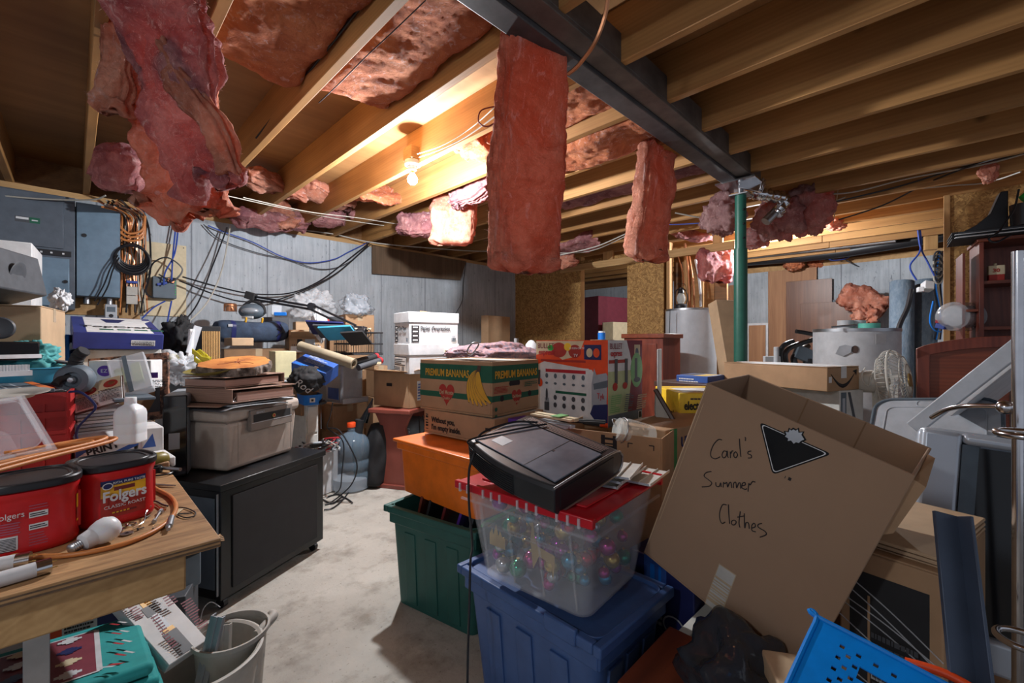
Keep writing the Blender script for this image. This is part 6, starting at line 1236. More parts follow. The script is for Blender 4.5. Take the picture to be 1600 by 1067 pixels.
# shapes printed on paper inside the front
it = [('brass', [(.30,.10),(.36,.10),(.36,.13),(.35,.15),(.345,.13),(.335,.165),(.325,.13),(.32,.15),(.31,.13),(.30,.13)]), ('brass', [(.13,.11),(.135,.07),(.14,.11),(.18,.12),(.20,.08),(.205,.12),(.21,.15),(.205,.19),(.215,.20),(.20,.205),(.195,.17),(.185,.145),(.13,.135)])]
Mi = Matrix(((0,0,-1,.033),(-1,0,0,d_),(0,1,0,0),(0,0,0,1)))
decal(t, Mi, [(a, [(d_-p[0], p[1]) for p in b]) for a, b in it], 'gold_figures')
random.seed(4)
for i in range(120):
    r = random.uniform(.014, .026); x = random.uniform(.065,w_-.065); y = random.uniform(.065,d_-.065); z = .03+random.random()**1.9*.19
    mb = MB('bauble%d' % random.randrange(7)); mb.sphere((0,0,0), r, 18, 10); mb.use('brass'); mb.cyl((0,0,r*.97), (0,0,r*1.15), r*.2, n=8); o = solo('bauble', 'shiny coloured bauble heaped in the clear tote with the red lid', 'bauble', mb, 'baubles in the clear tote'); o.location = Mc @ V(x,y,z)
# blue tote
t, w_, d_, h = tote('storage_tote', 'blue storage tote on the floor under the clear tote', F(935,1002,.405), F(1012,905,.405), F(727,880,.405), .405, 'toteblue')
m = MB('toteblue'); m.box(-.025,d_*.1,h-.03,-.01,d_*.3,h+.012); m.build('handle', t, bev=.004)
m = MB('toteblue'); m.box(.0,0,h-.022,w_,d_,h-.012); m.build('lid', t)
# air purifier
A, R_, L_ = D(866,762,1.035), D(948,696,1.22), D(738,692,1.27); M, w_, d_ = frame(A, R_, L_, .078, False)
t = thing('air_purifier', 'dusty black air purifier lying on the red lid', 'air purifier', M); h = .078; w_, d_ = .275, .345
# profile in (x,z), extruded along y; rounded at the far side
pr = [(0,.012),(0,h-.01),(.008,h)]+[(w_-h/2+math.sin(a)*h/2*1.15, h/2+math.cos(a)*h/2) for a in [PI*k/14 for k in range(15)]]+[(.01,0)]
m = MB('glossblack'); m.use(mat('purifierblack', (.018,.019,.022), .35, var=.3)); n = len(pr)
def bow(x, z, y): return (x-.0-(.022*math.sin(PI*y/d_) if x < .05 else 0), y, z)
NY = 16; vs = [bow(x, z, d_*j/NY) for j in range(NY+1) for x, z in pr]
m.add(vs, [(j*n+i, (j+1)*n+i, (j+1)*n+(i+1)%n, j*n+(i+1)%n) for j in range(NY) for i in range(n)]+[tuple(range(n)), tuple(NY*n+i for i in range(n))[::-1]]); m.build('body', t, bev=.003)
m = MB('dusty'); m.box(.016,.012,h+.0003,w_-.075,d_-.012,h+.004); m.build('front_panel', t, bev=.002)
m = MB('black'); m.box(.016,.122,h+.0042,w_-.075,.124,h+.0046); m.box(.12,.115,h+.0042,.127,.122,h+.005); m.build('seam_line', t)
m = MB('lightgrey'); m.box(.045,.24,h+.0042,.085,.29,h+.0046); m.build('sticker', t)
m = MB('black')
for k in range(6): x = w_-.070+k*.008; m.box(x,.02,h+.0005-(.0012*k*k*.25),x+.003,d_-.02,h+.003-(.0012*k*k*.2))
m.build('vent_slots', t); m = MB('steel')
for k in range(5): x = w_-.0665+k*.008; m.box(x,.022,h+.0005-(.0012*k*k*.22),x+.0022,d_-.022,h+.0035-(.0012*k*k*.2))
m.build('vent_bars', t)
m = MB('black')
for k in range(9): 
    z = .012+k*.0065; P = [V(-.0225*math.sin(PI*y/d_)-.0012, y, z) for y in [d_*(.04+.6*q/12) for q in range(13)]]; P = [V(p.x, d_-p.y*1.0, p.z) for p in P]; m.tube(P, .0013, 4, smooth=False)
m.build('side_slats', t)
m = MB('steel'); m.tube([V(0,0,h*.98), V(w_-h*.6,0,h*.99), V(w_-.004,0,h*.75), V(w_+.002,0,h*.5), V(w_-.006,0,h*.2), V(w_-h*.6,0,.002), V(.02,0,.002)], .003, 8); m.build('edge_trim', t)
m = MB('black'); m.box(.02,-.0015,.014,w_-.04,0,h-.014); m.build('end_recess', t, bev=.004)
Mp = M; cable('thin black power cord draped over the air purifier and hanging down the clear tote', [Mp@V(w_-.06,.27,h+.008), Mp@V(.16,d_-.02,h+.010), Mp@V(.05,d_+.0,h+.004), D(742,706,1.25), D(733,735,1.24), D(733,790,1.25), D(738,850,1.24), D(735,878,1.28), D(733,960,1.22), D(731,1010,1.22), D(730,1075,1.2)], .0035, 'black')
cable('second strand of the black cord on the air purifier', [Mp@V(w_-.05,.24,h+.009), Mp@V(.13,d_-.06,h+.009), Mp@V(.0,d_-.01,h+.006), D(744,700,1.26)], .003, 'black')
# strips of siding on the red lid
for i, (dx, dy, z, rz) in enumerate(((.0,.0,0,4),(.02,.012,.012,-2),(.05,.015,.024,6),(.16,.0,0,-3))):
    t = thing('siding_strip', ['lowest white siding strip on the red lid','middle white siding strip on the red lid','topmost white siding strip on the red lid','white siding strip nearest the red latch'][i], 'siding strip', Mc @ rot(V(.20+dx*.5,.035+dy-.02*i,.286+z), rz+6)); m = MB('offwhite'); m.box(0,0,0,.17,.075,.0015); m.box(0,0,.0015,.17,.0015,.008); m.box(0,.0735,.0015,.17,.075,.008); m.box(0,.036,.0015,.17,.0375,.006)
    m.build('strip', t)
    m = MB('lightgrey'); m.box(-.0006,.004,.0012,0,.07,.0065); m.build('cut_edge', t)
# ---------------------------------------------------------------- banana boxes
def banana(label, A, R, L, h, full=True, size=None):
    M, w_, d_ = frame(A, R, L, h); t = thing('banana_box', label, 'box', M, 'banana boxes on the orange tote'); w_, d_ = .345, .45
    m = MB('cardboard'); m.box(0,0,0,w_,d_,.01); m.box(0,0,.01,w_,.008,h); m.box(0,d_-.008,.01,w_,d_,h); m.box(0,.008,.01,.008,d_-.008,h); m.box(w_-.008,.008,.01,w_,d_-.008,h); m.build('body', t, bev=.003)
    m = MB('offwhite'); m.box(.008,.008,h-.012,w_-.008,.05,h-.004); m.box(.008,d_-.07,h-.012,w_-.008,d_-.008,h-.004); m.box(.008,.05,h-.012,.06,d_-.07,h-.004); m.box(w_-.1,.05,h-.012,w_-.008,d_-.07,h-.004); m.build('top_flap', t, bev=.001)
    return t, w_, d_, h
def heart(cx, cy, s): return [(cx+s*.0625*16*math.sin(a)**3*.9, cy+s*.0625*(13*math.cos(a)-5*math.cos(2*a)-2*math.cos(3*a)-math.cos(4*a))) for a in [2*PI*k/40 for k in range(40)]][::-1]
A = D(769,565,1.83); A.z = 1.035; R_, L_ = D(867,549,2.05), D(665,556,2.08)
t, w_, d_, h = banana('upper banana box with green bands and a printed banana bunch', A, R_, L_, .235)
FLm, FFm = FL(w_,d_,h), FF(w_,d_,h)
bunch = []
for k in range(6):
    x0, y0 = .375, .195; a = -2.30+k*.17; ln = .15; cx = [(x0+(q/8)*ln*math.cos(a-.35+.7*q/8), y0+(q/8)*ln*math.sin(a-.35+.7*q/8)) for q in range(9)]
    wv = [.004+.014*math.sin(PI*(q/8)**.8) for q in range(9)]; up = []; lo = []
    for q, (x, y) in enumerate(cx):
        aa = a-.35+.7*q/8; up.append((x-wv[q]*math.sin(aa), y+wv[q]*math.cos(aa))); lo.append((x+wv[q]*math.sin(aa), y-wv[q]*math.cos(aa)))
    pl = lo+up[::-1]; c_x = sum(p[0] for p in pl)/len(pl); c_y = sum(p[1] for p in pl)/len(pl)
    bunch += [('darkwood', [(c_x+(p[0]-c_x)*1.06, c_y+(p[1]-c_y)*1.03) for p in pl]), ('bananayellow', pl)]
decal(t, FLm, [('bananagreen', 0,h-.09,d_-.0,h-.018), ('bananagreen', 0,.065,d_,.09), ('heart', heart(.18,.085,.055))]+bunch+[('darkwood', [(.365,.19),(.385,.19),(.39,.215),(.372,.218)])], 'printed_bands')
decal(t, FFm, [('bananagreen', 0,h-.09,w_,h-.018), ('bananagreen', 0,.065,w_,.09), ('heart', heart(.17,.075,.04)), ('ink', ell(.065,.075,.013,.013)), ('ink', ell(.27,.08,.013,.013)), ('ink', [(.12,.125),(.19,.125),(.195,.135),(.19,.147),(.12,.147),(.115,.135)])]+scribble('heart', .01,.10,.10,.13,5)+scribble('bananagreen', .22,.115,.32,.14,3)+[('bananagreen', ell(.0+.012,.035,.009,.009)), ('bananagreen', .004,.004,.02,.012)], 'printed_bands')
text(t, 'PREMIUM BANANAS', .046, FI(FLm, .0012) @ Matrix.Translation((d_*.40,h-.073,0)), 'bananayellow', sx=.68, align='CENTER', bold=.0008)
text(t, 'PREMIUM BANANAS', .046, FI(FFm, .0012) @ Matrix.Translation((w_*.5,h-.073,0)), 'bananayellow', sx=.76, align='CENTER', bold=.0008)
for Mx, u, v, s in ((FLm, .18, .085, .028), (FFm, .17, .075, .020)): text(t, 'Del Monte', s, FI(Mx, .0012) @ Matrix.Translation((u, v-.005, 0)), 'cardboard_light', align='CENTER', sx=.75, bold=.0004); text(t, 'Quality', s*.7, FI(Mx, .0012) @ Matrix.Translation((u, v-.028, 0)), 'cardboard_light', align='CENTER', sx=.8)
A2 = A.copy(); A2.z = .80; A2 = A2+V(-.015,-.03,0); t, w_, d_, h = banana('lower plain brown banana box printed with a short sentence', A2, R_, L_, .112)
for k, s in enumerate(('Without you,', "I'm empty inside.")): text(t, s, .034, FI(FLm, .001) @ Matrix.Translation((.055,.058-.034*k,0)), 'ink', sx=.85, bold=.0009)
decal(t, FLm, bars('ink', .012,.02,.03,.10,6,False)+[('ink', d_-.05,.03,d_-.02,.042), ('ink', d_-.05,.06,d_-.02,.072)]+[], 'printed_marks')
m = MB('steel'); m.tube([D(730,548,1.95), D(738,536,1.95), D(748,537,1.95), D(737,553,1.93)], .0035, 8, closed=True); solo('carabiner', 'small metal carabiner clipped on the edge of the upper banana box', 'carabiner', m)
# ---------------------------------------------------------------- open carton with jar, appliance box, UN carton
A = D(1035,685,1.5); t, w_, d_, h = open_box('open_carton', 'open carton with corner print behind the clear tote holding a glass jar', 'box', A, D(1085,680,1.72), D(866,668,1.72), .44, 'cardboard', flat=True)
decal(t, FL(w_,d_,h), [('ink', d_-.22,h-.14,d_-.205,h-.01), ('ink', d_-.175,h-.14,d_-.16,h-.01)]+bars('ink', d_-.22,h-.14,d_-.16,h-.01,8,False)+sum(([('ink', x,y,x+.018,y+.003), ('ink', x if sx > 0 else x+.015, y if sy > 0 else y-.015, (x if sx > 0 else x+.015)+.003, (y if sy > 0 else y-.015)+.018)] for x, y, sx, sy in ((d_-.12,h-.03,1,-1),(d_-.045,h-.03,-1,-1),(d_-.12,h-.15,1,1),(d_-.045,h-.15,-1,1))), []), 'printed_marks')
m = MB('glassjar'); a, c_ = D(972,672,1.60), D(1022,688,1.58); a.z += 0; t = thing('glass_jar', 'clear glass jar with a flip lid lying in the open carton', 'jar', axis(a, c_-a+V(.03,.03,0)))
m.lathe([(.001,.0),(.040,.0),(.047,.012),(.048,.02),(.048,.10),(.045,.115),(.001,.118)], 36); m.build('body', t)
m = MB('glassjar'); m.lathe([(.001,-.022),(.036,-.022),(.043,-.016),(.043,-.004),(.036,0),(.001,0)], 36); m.build('lid', t); m = MB('steel'); m.tube([(.046*math.cos(k), .046*math.sin(k), -.002) for k in [2*PI*q/16 for q in range(16)]], .002, 6, closed=True); m.tube([(.046,0,-.002),(.052,0,-.02),(.044,0,-.03),(.02,0,-.028)], .002, 6); m.build('wire_clip', t)
m = MB('cardboard_light'); 
for k in range(8): m.cbox((.02*math.cos(k*2), .02*math.sin(k*2), .03+.008*k), (.02,.012,.02), k)
m.build('contents', t)
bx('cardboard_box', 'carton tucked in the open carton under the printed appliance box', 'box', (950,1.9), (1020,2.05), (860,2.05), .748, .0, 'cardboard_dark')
A = D(950,531,1.86); R_, L_ = D(1027,537,2.02), D(838,537,2.14); t, w_, d_, h = carton('appliance_box', 'colourful food processor box printed on both visible sides', 'box', A, R_, L_, .372, 'paper', seam=False)
Mx = FL(w_,d_,h); it = [('paper',0,0,d_,h), ('orangered', [(.0,h),(0,h-.12),(.05,h-.1),(d_*.8,h-.13),(d_*.93,h-.2),(d_*.9,0.0),(d_,0),(d_,h)]), ('cream', [(.0,h-.003),(.0,h-.07),(.09,h-.05),(.16,h-.09),(.25,h-.07),(.28,h-.003)]), ('heart', ell(.14,h-.045,.045,.035)), ('heart', ell(.23,h-.05,.035,.03)), ('yellow', ell(.19,h-.03,.02,.018)), ('green', ell(.09,h-.035,.018,.014)),
  ('paper', .0,.03,d_*.76,h-.125), ('heart', .03,h-.10,d_*.72,h-.09), ('redink', d_*.15,h-.150,d_*.72,h-.135), ('bananagreen', d_*.3,.125,d_*.73,.137),
  ('navy', d_*.70,h-.085,d_*.92,h-.02), ('cream', ell(d_*.77,h-.055,.016,.02)), ('orangered', ell(d_*.86,h-.055,.016,.02)), ('silver', [(d_*.80,.04),(d_*.98,.06),(d_,.22),(d_*.98,h-.14),(d_*.86,h-.15),(d_*.83,.25),(d_*.8,.18)]), ('slate', [(d_*.82,h-.19),(d_,h-.17),(d_,h-.20),(d_*.83,h-.215)]), ('navy', [(d_*.78,.05),(d_*.85,.02),(d_,.02),(d_,.10),(d_*.82,.09)]), ('blackmat', 0,0,d_*.9,.022)]
for r_ in range(2):
    for c_ in range(5): it += [('slate', ell(d_*(.17+c_*.13), .205-r_*.035, .009, .012 if r_ == 0 else .006, 10))]
for r_ in range(2):
    for c_ in range(4): it += [('darkgrey', ell(d_*(.30+c_*.13), .105-r_*.035, .010, .012, 10))]
it += [('darkgrey', d_*.14,.04,d_*.21,.08), ('silver', d_*.145,.08,d_*.205,.10), ('darkgrey', ell(d_*.175,.115,.006,.03)), ('orangered', ell(.03,.17,.014,.02)), ('darkgrey', .005,.16,.03,.23)]
decal(t, Mx, it, 'printed_side'); decal(t, FF(w_,d_,h), [('paper',0,0,w_,h), ('palegreen', 0,.05,w_*.38,h-.135), ('palegreen', w_*.34,.05,w_*.7,h-.135), ('maroon', [(w_*.52,h),(w_*.62,h-.06),(w_*.70,.25),(w_*.55,.05),(w_*.5,.05),(w_,.05),(w_,h)]), ('slate', 0,0,w_,.05), ('heart', .005,h-.10,w_*.55,h-.085), ('cream', w_*.75,h-.09,w_*.93,h-.02), ('slate', ell(w_*.83,h-.06,.016,.025)),
  ('limegreen', ell(w_*.82,.235,.055,.08)), ('darkgrey', w_*.76,.19,w_*.84,.29), ('darkgrey', ell(w_*.83,.19,.03,.012)), ('paper', w_*.87,.008,w_*.98,.042), ('ink', w_*.88,.012,w_*.97,.04)]+[('darkgrey', w_*.17,.18,w_*.25,.29), ('heart', ell(w_*.18,.17,.02,.018)), ('darkgrey', w_*.46,.17,w_*.54,.29), ('heart', ell(w_*.46,.17,.02,.015))]+scribble('limegreen', .01,.06,w_*.3,.14,9)+scribble('slate', w_*.37,.06,w_*.6,.14,9)+scribble('cream', w_*.68,.06,w_*.95,.13,7), 'printed_front')
for Mq, u in ((FF(w_,d_,h), .008), (Mx, .012)):
    text(t, 'BULLET', .036, FI(Mq, .0035) @ Matrix.Translation((u,h-.038,0)), 'maroon', sx=.85); text(t, 'express', .036, FI(Mq, .0035) @ Matrix.Translation((u+.006,h-.068,0)), 'redink', sx=.85, bold=.0008)
text(t, 'AS SEEN ON TV', .012, FI(Mx, .0035) @ Matrix.Translation((d_*.5,h-.04,0)), 'paper'); text(t, 'TV', .020, FI(Mx, .0035) @ Matrix.Translation((d_*.56,h-.075,0)), 'paper'); text(t, 'Tyk', .035, FI(Mx, .0035) @ Matrix.Translation((d_*.87,.12,0)), 'redink', sx=.7)
slab('white_board', 'plain white board standing just right of the printed appliance box', 'board', D(1030,545,2.08), D(1034,545,2.2), D(1028,545,2.12), .30, 'paper')
for i, (a, c_, mm, l_) in enumerate((((838,645,1.75),(900,672,1.6),'cream','cream metal rail with a green tag, topmost, behind the air purifier'), ((845,655,1.75),(895,675,1.6),'lightgrey','grey metal rail under the cream rail behind the air purifier'), ((868,655,1.8),(945,672,1.75),'blackmat','black ribbed rail in front of the printed appliance box'))):
    m = MB(mm); p0, p1 = D(*a), D(*c_); L = (p1-p0).length; m.M = axis(p0, V(0,0,1), p1-p0); m.box(0,-.012,-.006,L,.012,.006); m.box(0,-.035,-.004,L,-.022,.004); 
    if mm == 'cream': m.use('limegreen'); m.box(L*.55,-.04,.006,L*.75,.018,.010)
    solo('rail', l_, 'rail', m, 'metal rails behind the air purifier', bev=.001)
m = MB('purple'); m.M = Matrix.Translation(D(815,652,1.85)); m.box(-.05,-.03,-.02,.05,.03,.0); solo('purple_label', 'purple and white folded label behind the lower banana box', 'label', m)
bx('cardboard_box', 'carton under the metal rails behind the air purifier', 'box', (870,1.72), (900,1.78), (800,1.95), .70, 0, 'cardboard_dark')
t, w_, d_, h = bx('taped_box', 'brown carton with green tape and blue letters right of the open carton', 'box', (1040,1.62), (1150,1.95), (1020,1.95), .79, .0, 'cardboard', seam=False)
decal(t, FF(w_,d_,h), [('tapegreen', .03,h-.18,.075,h)]+scribble('ink', .09,h-.15,.3,h-.12,2)+[('slate',.09,h-.17,.34,h-.165)], 'green_tape'); text(t, 'UNITED', .055, FI(FF(w_,d_,h), .001) @ Matrix.Translation((.10,h-.075,0)), 'navy', sx=.9, bold=.002); text(t, 'ED', .04, FI(FF(w_,d_,h), .001) @ Matrix.Translation((.10,h-.135,0)), 'slate', sx=.9, bold=.001)
t, w_, d_, h = carton('heater_box', 'yellow electric heater box behind the large handwritten carton', 'box', D(1062,614,2.02), D(1125,605,2.2), D(1024,603,2.35), .19, 'yellow', seam=False)
text(t, 'electroheat', .055, FI(FF(w_,d_,h), .0015) @ Matrix.Translation((.02,.115,0)), 'ink', sx=.62, bold=.0016); text(t, 'eat', .07, FI(FL(w_,d_,h), .0015) @ Matrix.Translation((d_-.13,.06,0)), 'ink', sx=.8, bold=.002)
decal(t, FF(w_,d_,h), [('cardboard_light', ell(.13,.0+.04,.085,.055)), ('copper', ell(.14,.035,.05,.04)), ('darkwood', ell(.13,.02,.014,.02))]+scribble('darkwood', .05,.16,.15,.175,1), 'heater_picture'); decal(t, FT(w_,d_,h), [('paper', .04,.05,w_-.03,d_*.7)], 'top_sheet')
bx('cardboard_box', 'carton under the yellow heater box', 'box', (1062,2.04), (1130,2.22), (1020,2.4), .69, 0, 'cardboard_dark')
t = thing('leaning_frame', 'white panel with a dark edge leaning diagonally against the yellow heater box', 'board', V(0,0,0)); m = MB('dirtywhite'); p = [D(1025,612,1.95), D(1060,672,1.85), D(1026,676,1.9), D(1024,640,1.95)]; m.add(p+[q+V(.01,.01,0) for q in p], [(0,1,2,3),(7,6,5,4),(0,4,5,1),(1,5,6,2),(2,6,7,3),(3,7,4,0)]); m.build('panel', t); m = MB('darkwood'); m.tube([D(1024,608,1.94), D(1062,673,1.84)], .010, 6, smooth=False); m.build('edge', t)
slab('dark_board', 'long dark brown board edge running behind the yellow heater box', 'board', D(1112,602,2.45), D(1180,603,2.6), D(1022,591,2.75), .03, 'darkwood')
bx('cardboard_box', 'carton under the long dark brown board', 'box', (1100,2.6), (1170,2.8), (1030,2.85), .83, 0, 'cardboard_dark')
t, w_, d_, h = carton('blue_carton', 'flat blue printed carton on the dark board beside the water heater', 'box', D(1106,588,2.6), D(1132,585,2.75), D(1066,582,2.8), .07, 'dullblue', seam=False)
decal(t, FL(w_,d_,h), scribble('paper', .02,.03,d_*.7,.06,2)+[('paper', d_*.8,.01,d_*.9,.03)], 'print'); decal(t, FT(w_,d_,h), [('yellow', .02,.02,w_-.03,.1), ('darkgrey', .03,.12,w_-.02,d_-.03)], 'top_print')
# ---------------------------------------------------------------- big handwritten carton
S_ = 1.1; O2 = lambda u, v, d: D(800+u*FPX, 533+v*FPX, d)
TL, TR, BL = D(1110,600,S_), D(1441,748,.7377*S_), D(1006,861,1.1439*S_)
xv = (TR-TL); W_ = xv.length; yv = (TL-BL); H_ = yv.length; xv.normalize(); yv = (yv-xv*yv.dot(xv)).normalized(); nv = xv.cross(yv)     # nv towards the viewer
Mb = Matrix(((xv.x, -nv.x, yv.x, BL.x), (xv.y, -nv.y, yv.y, BL.y), (xv.z, -nv.z, yv.z, BL.z), (0,0,0,1))); Dp = .27
t = thing('moving_box', 'large tilted open carton with a handwritten name and a black triangle logo', 'box', Mb); th = .006
m = MB('clothescard'); m.box(0,0,0,W_,th,H_); m.box(0,Dp-th,0,W_,Dp,H_); m.box(0,th,0,th,Dp-th,H_); m.box(W_-th,th,0,W_,Dp-th,H_); m.box(0,0,-.004,W_,Dp,0); m.build('body', t, bev=.0025)
m = MB('cardboard_light'); m.box(.002,-.0012,.03,.004,-.0002,H_*.98); m.box(.010,-.0008,.12,.0112,-.0002,H_*.9); m.build('worn_edge', t)
m = MB('cardboard'); m.use('cardboard'); m.hexa([(W_-.001,.01,H_-.14),(W_+.012,.02,H_-.13),(W_+.006,.16,H_-.04),(W_-.001,.2,H_-.06),(W_-.001,.01,H_-.01),(W_+.02,.03,H_-.02),(W_+.012,.15,H_+.01),(W_-.001,.2,H_)]); m.build('torn_flap', t)
for x in (.16, .29): 
    m = MB('cardboard_dark'); m.box(x,Dp-th-.0008,H_-.2,x+.003,Dp-th,H_); m.build('crease', t)
Mf = Matrix(((1,0,0,0),(0,0,-1,0),(0,1,0,0),(0,0,0,1)))
def PX(px, py):   # point on the carton's front seen in the photograph -> (u, v) on that face
    r = (D(px, py, 1)-V(0,0,CAM_H)); k = (BL-V(0,0,CAM_H)).dot(nv)/r.dot(nv); q = V(0,0,CAM_H)+r*k-BL; return (q.dot(xv), q.dot(yv))
Z = lambda x, y: PX(1000+x/3.1375, 560+y/3.1375)
tri = [Z(595,318), Z(655,560), Z(925,465)]
def rounded(pts, r, n=5):
    out = []; k = len(pts)
    for i in range(k):
        p, a, c_ = V(*pts[i],0), V(*pts[i-1],0), V(*pts[(i+1)%k],0); da, dc = (a-p).normalized()*r, (c_-p).normalized()*r
        for q in range(n+1): tt = q/n; out.append(tuple(((p+da)*(1-tt)**2+p*2*tt*(1-tt)+(p+dc)*tt*tt)[:2]))
    return out
def scl(pts, k): cx = sum(p[0] for p in pts)/len(pts); cy = sum(p[1] for p in pts)/len(pts); return [(cx+(p[0]-cx)*k, cy+(p[1]-cy)*k) for p in pts]
def leaf(k): 
    P = [(752,345),(765,352),(775,345),(778,362),(798,360),(792,372),(800,385),(806,395),(790,402),(780,412),(765,408),(755,416),(742,400),(725,402),(728,390),(712,380),(720,370),(714,358),(730,360),(735,345),(744,352)]
    return [Z(755+(x-755)*k, 382+(y-382)*k) for x, y in P]
mb = MB()
def fan(mat_, pts, lift):
    mb.use(mat_); mb.M = Mf @ Matrix.Translation((0,0,lift)); cx = sum(p[0] for p in pts)/len(pts); cy = sum(p[1] for p in pts)/len(pts); n = len(pts)
    mb.add([(x,y,0) for x, y in pts]+[(cx,cy,0)], [(i,(i+1)%n,n) for i in range(n)])
area = sum(leaf(1)[i-1][0]*leaf(1)[i][1]-leaf(1)[i][0]*leaf(1)[i-1][1] for i in range(21))
fan('glossblack', rounded(scl(tri,1.08), .012), .0006); fan('paper', rounded(scl(tri,1.0), .010), .0009); fan('glossblack', rounded(scl(tri,.955), .009), .0012)
fan('glossblack', leaf(1.22), .0014); fan('lightgrey', leaf(1.0), .0017); mb.build('triangle_logo', t, flat=True)
decal(t, Mf, [('ink', *Z(708,585), *Z(716,575)), ('ink', *Z(724,592), *Z(744,586))], 'logo_footnote')
strokes = [[(402,398),(385,396),(362,420),(348,455),(350,480),(370,490),(393,480)], [(427,456),(412,452),(403,470),(409,485),(422,478),(428,452),(430,478),(435,484)], [(444,486),(443,456),(446,464),(452,452),(458,452)], [(470,455),(461,463),(462,480),(471,484),(479,470),(470,455)], [(488,392),(490,430),(495,480)], [(515,384),(518,390),(517,402)], [(546,452),(532,455),(530,465),(545,472),(546,484),(530,486)],
 [(350,552),(325,558),(315,575),(335,592),(352,608),(340,624),(304,628)], [(372,605),(374,622),(388,626),(396,608),(398,628)], [(408,630),(410,606),(416,612),(426,606),(430,628),(438,610),(446,606),(450,632)], [(458,632),(460,610),(470,606),(474,632),(484,610),(492,610),(494,636)], [(500,622),(516,618),(514,606),(502,612),(500,632),(516,640),(524,636)], [(530,650),(534,612),(540,618),(552,602),(566,604)],
 [(425,716),(405,716),(392,750),(392,785),(402,806),(418,800)], [(434,714),(436,760),(440,808)], [(462,790),(450,796),(452,812),(466,812),(472,798),(462,790)], [(492,748),(486,800),(490,826)], [(478,776),(512,770)], [(512,758),(514,828),(520,804),(532,806),(536,832)], [(548,830),(566,822),(560,806),(548,818),(550,842),(568,848)], [(598,806),(580,812),(582,826),(614,846),(618,862),(588,874)]]
for k, (a, b_, nm) in enumerate(((0,7,'first'),(7,13,'second'),(13,21,'third'))):
    m = MB('ink'); m.M = Mf @ Matrix.Translation((0,0,.0006))
    for st in strokes[a:b_]:
        P = [Z(*q) for q in st]; m.tube([(x,y,0) for x, y in P], .0012, 5)
    o = m.build('handwriting', t); o['label'] = nm+' line of black marker handwriting'
lab = [PX(1130,884), PX(1156,896), PX(1127,961), PX(1101,941)]
u0 = V(*lab[3],0); ux = (V(*lab[2],0)-u0); uy = (V(*lab[0],0)-u0); lw, lh = ux.length, uy.length; ux.normalize(); uy = (uy-ux*uy.dot(ux)).normalized()
decal(t, Mf @ Matrix(((ux.x,uy.x,0,u0.x),(ux.y,uy.y,0,u0.y),(0,0,1,0),(0,0,0,1))), [('tape',0,0,lw,lh)]+[('dirtywhite',.002,lh*.72,lw-.002,lh*.98), ('dirtywhite',.002,.002,lw-.002,lh*.12)]+bars('dirtywhite', .002,lh*.2,lw-.002,lh*.7,8,False), 'shipping_label')
# what carries it
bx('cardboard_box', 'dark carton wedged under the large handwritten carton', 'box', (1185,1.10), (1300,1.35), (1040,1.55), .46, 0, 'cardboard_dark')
# ---------------------------------------------------------------- lower right foreground
t, w_, d_, h = bx('blue_box', 'dark blue glossy appliance box with a lit blue spot behind the blue tote', 'box', (1085,1.28), (1170,1.55), (985,1.45), .44, .0, 'navy', seam=False)
decal(t, FL(w_,d_,h), [('dullblue', d_*.25,h-.10,d_*.6,h), ('brightblue', d_*.35,h-.09,d_*.42,h-.02), ('brightblue', d_*.48,h-.09,d_*.52,h-.02), ('dullblue', [(d_*.52,.06),(d_*.75,.15),(d_*.98,.12),(d_*.6,.02)])]+scribble('lightgrey', .01,h-.20,.12,h-.12,4)+[('lightgrey', ell(d_*.72,h-.18,.035,.03)), ('navy', ell(d_*.72,h-.18,.03,.025))], 'printed_side')
a, c_ = D(1128,935,1.32), D(975,1090,1.08); m = MB('dirtywhite'); L = (c_-a).length; m.M = axis(a, c_-a, V(0,0,1)); m.box(-.004,-.022,0,.004,.022,L); m.box(-.004,-.022,0,.02,-.018,L); solo('plastic_strip', 'pale plastic strip slanting down under the large handwritten carton', 'strip', m, bev=.002)
t = thing('plastic_bag', 'black crinkled plastic bag at the bottom under the large handwritten carton', 'bag', D(1155,1065,.98)); lump('bag', None, (0,0,0), (.13,.12,.10), 41, 'blackbag', .45, parent=t, fine=0)
bx('cardboard_piece', 'small brown carton with a white label at the bottom edge beside the blue basket', 'box', (1232,.80), (1290,.86), (1190,.95), .455, .12, 'cardboard_light', seam=False)
bx('wood_crate', 'reddish brown box at the bottom edge under the black plastic bag', 'box', (1080,.90), (1150,1.1), (1000,1.1), .33, 0, 'mahogany_x', seam=False)
# wrapped boxes
A, R_, L_ = D(1478,945,.98), D(1530,900,1.15), D(1352,895,1.18); A, R_, L_ = D(1475,898,.88), D(1500,880,1.1), D(1368,856,1.16)
t, w_, d_, h = carton('wrapped_carton', 'brown carton with black printed panel wrapped in shiny stretch film', 'box', A, D(1540,870,1.1), L_, .62, 'cardboard', seam=True, tape=None, flat=True)
Mx = FL(w_,d_,h); decal(t, Mx, [('blackmat', .02,h-.42,d_*.88,h-.05), ('cardboard', d_*.30,h-.40,d_*.325,h-.1)]+scribble('lightgrey', .06,h-.36,.11,h-.24,3)+scribble('darkgrey', d_*.36,h-.36,d_*.8,h-.16,9), 'black_panel')
m = MB('plasticbag'); 
for k in range(16):
    z0 = h-.05-k*.028+random.uniform(-.01,.01); s_ = random.uniform(.05,.13); m.tube([(-.003, d_+.002, z0), (-.0035, d_*.5, z0-s_*.5+.006), (-.003, .0, z0-s_)], .0014, 4)
m.build('stretch_film', t)
for k in range(3): slab('flat_carton', 'flattened brown carton on the wrapped carton, '+('lowest','middle','topmost')[k], 'cardboard', D(1475-k*6,888-k*9,.90), D(1540,860-k*9,1.1), D(1378+k*4,848-k*4,1.18), .008, 'cardboard_light', 'flattened cartons')
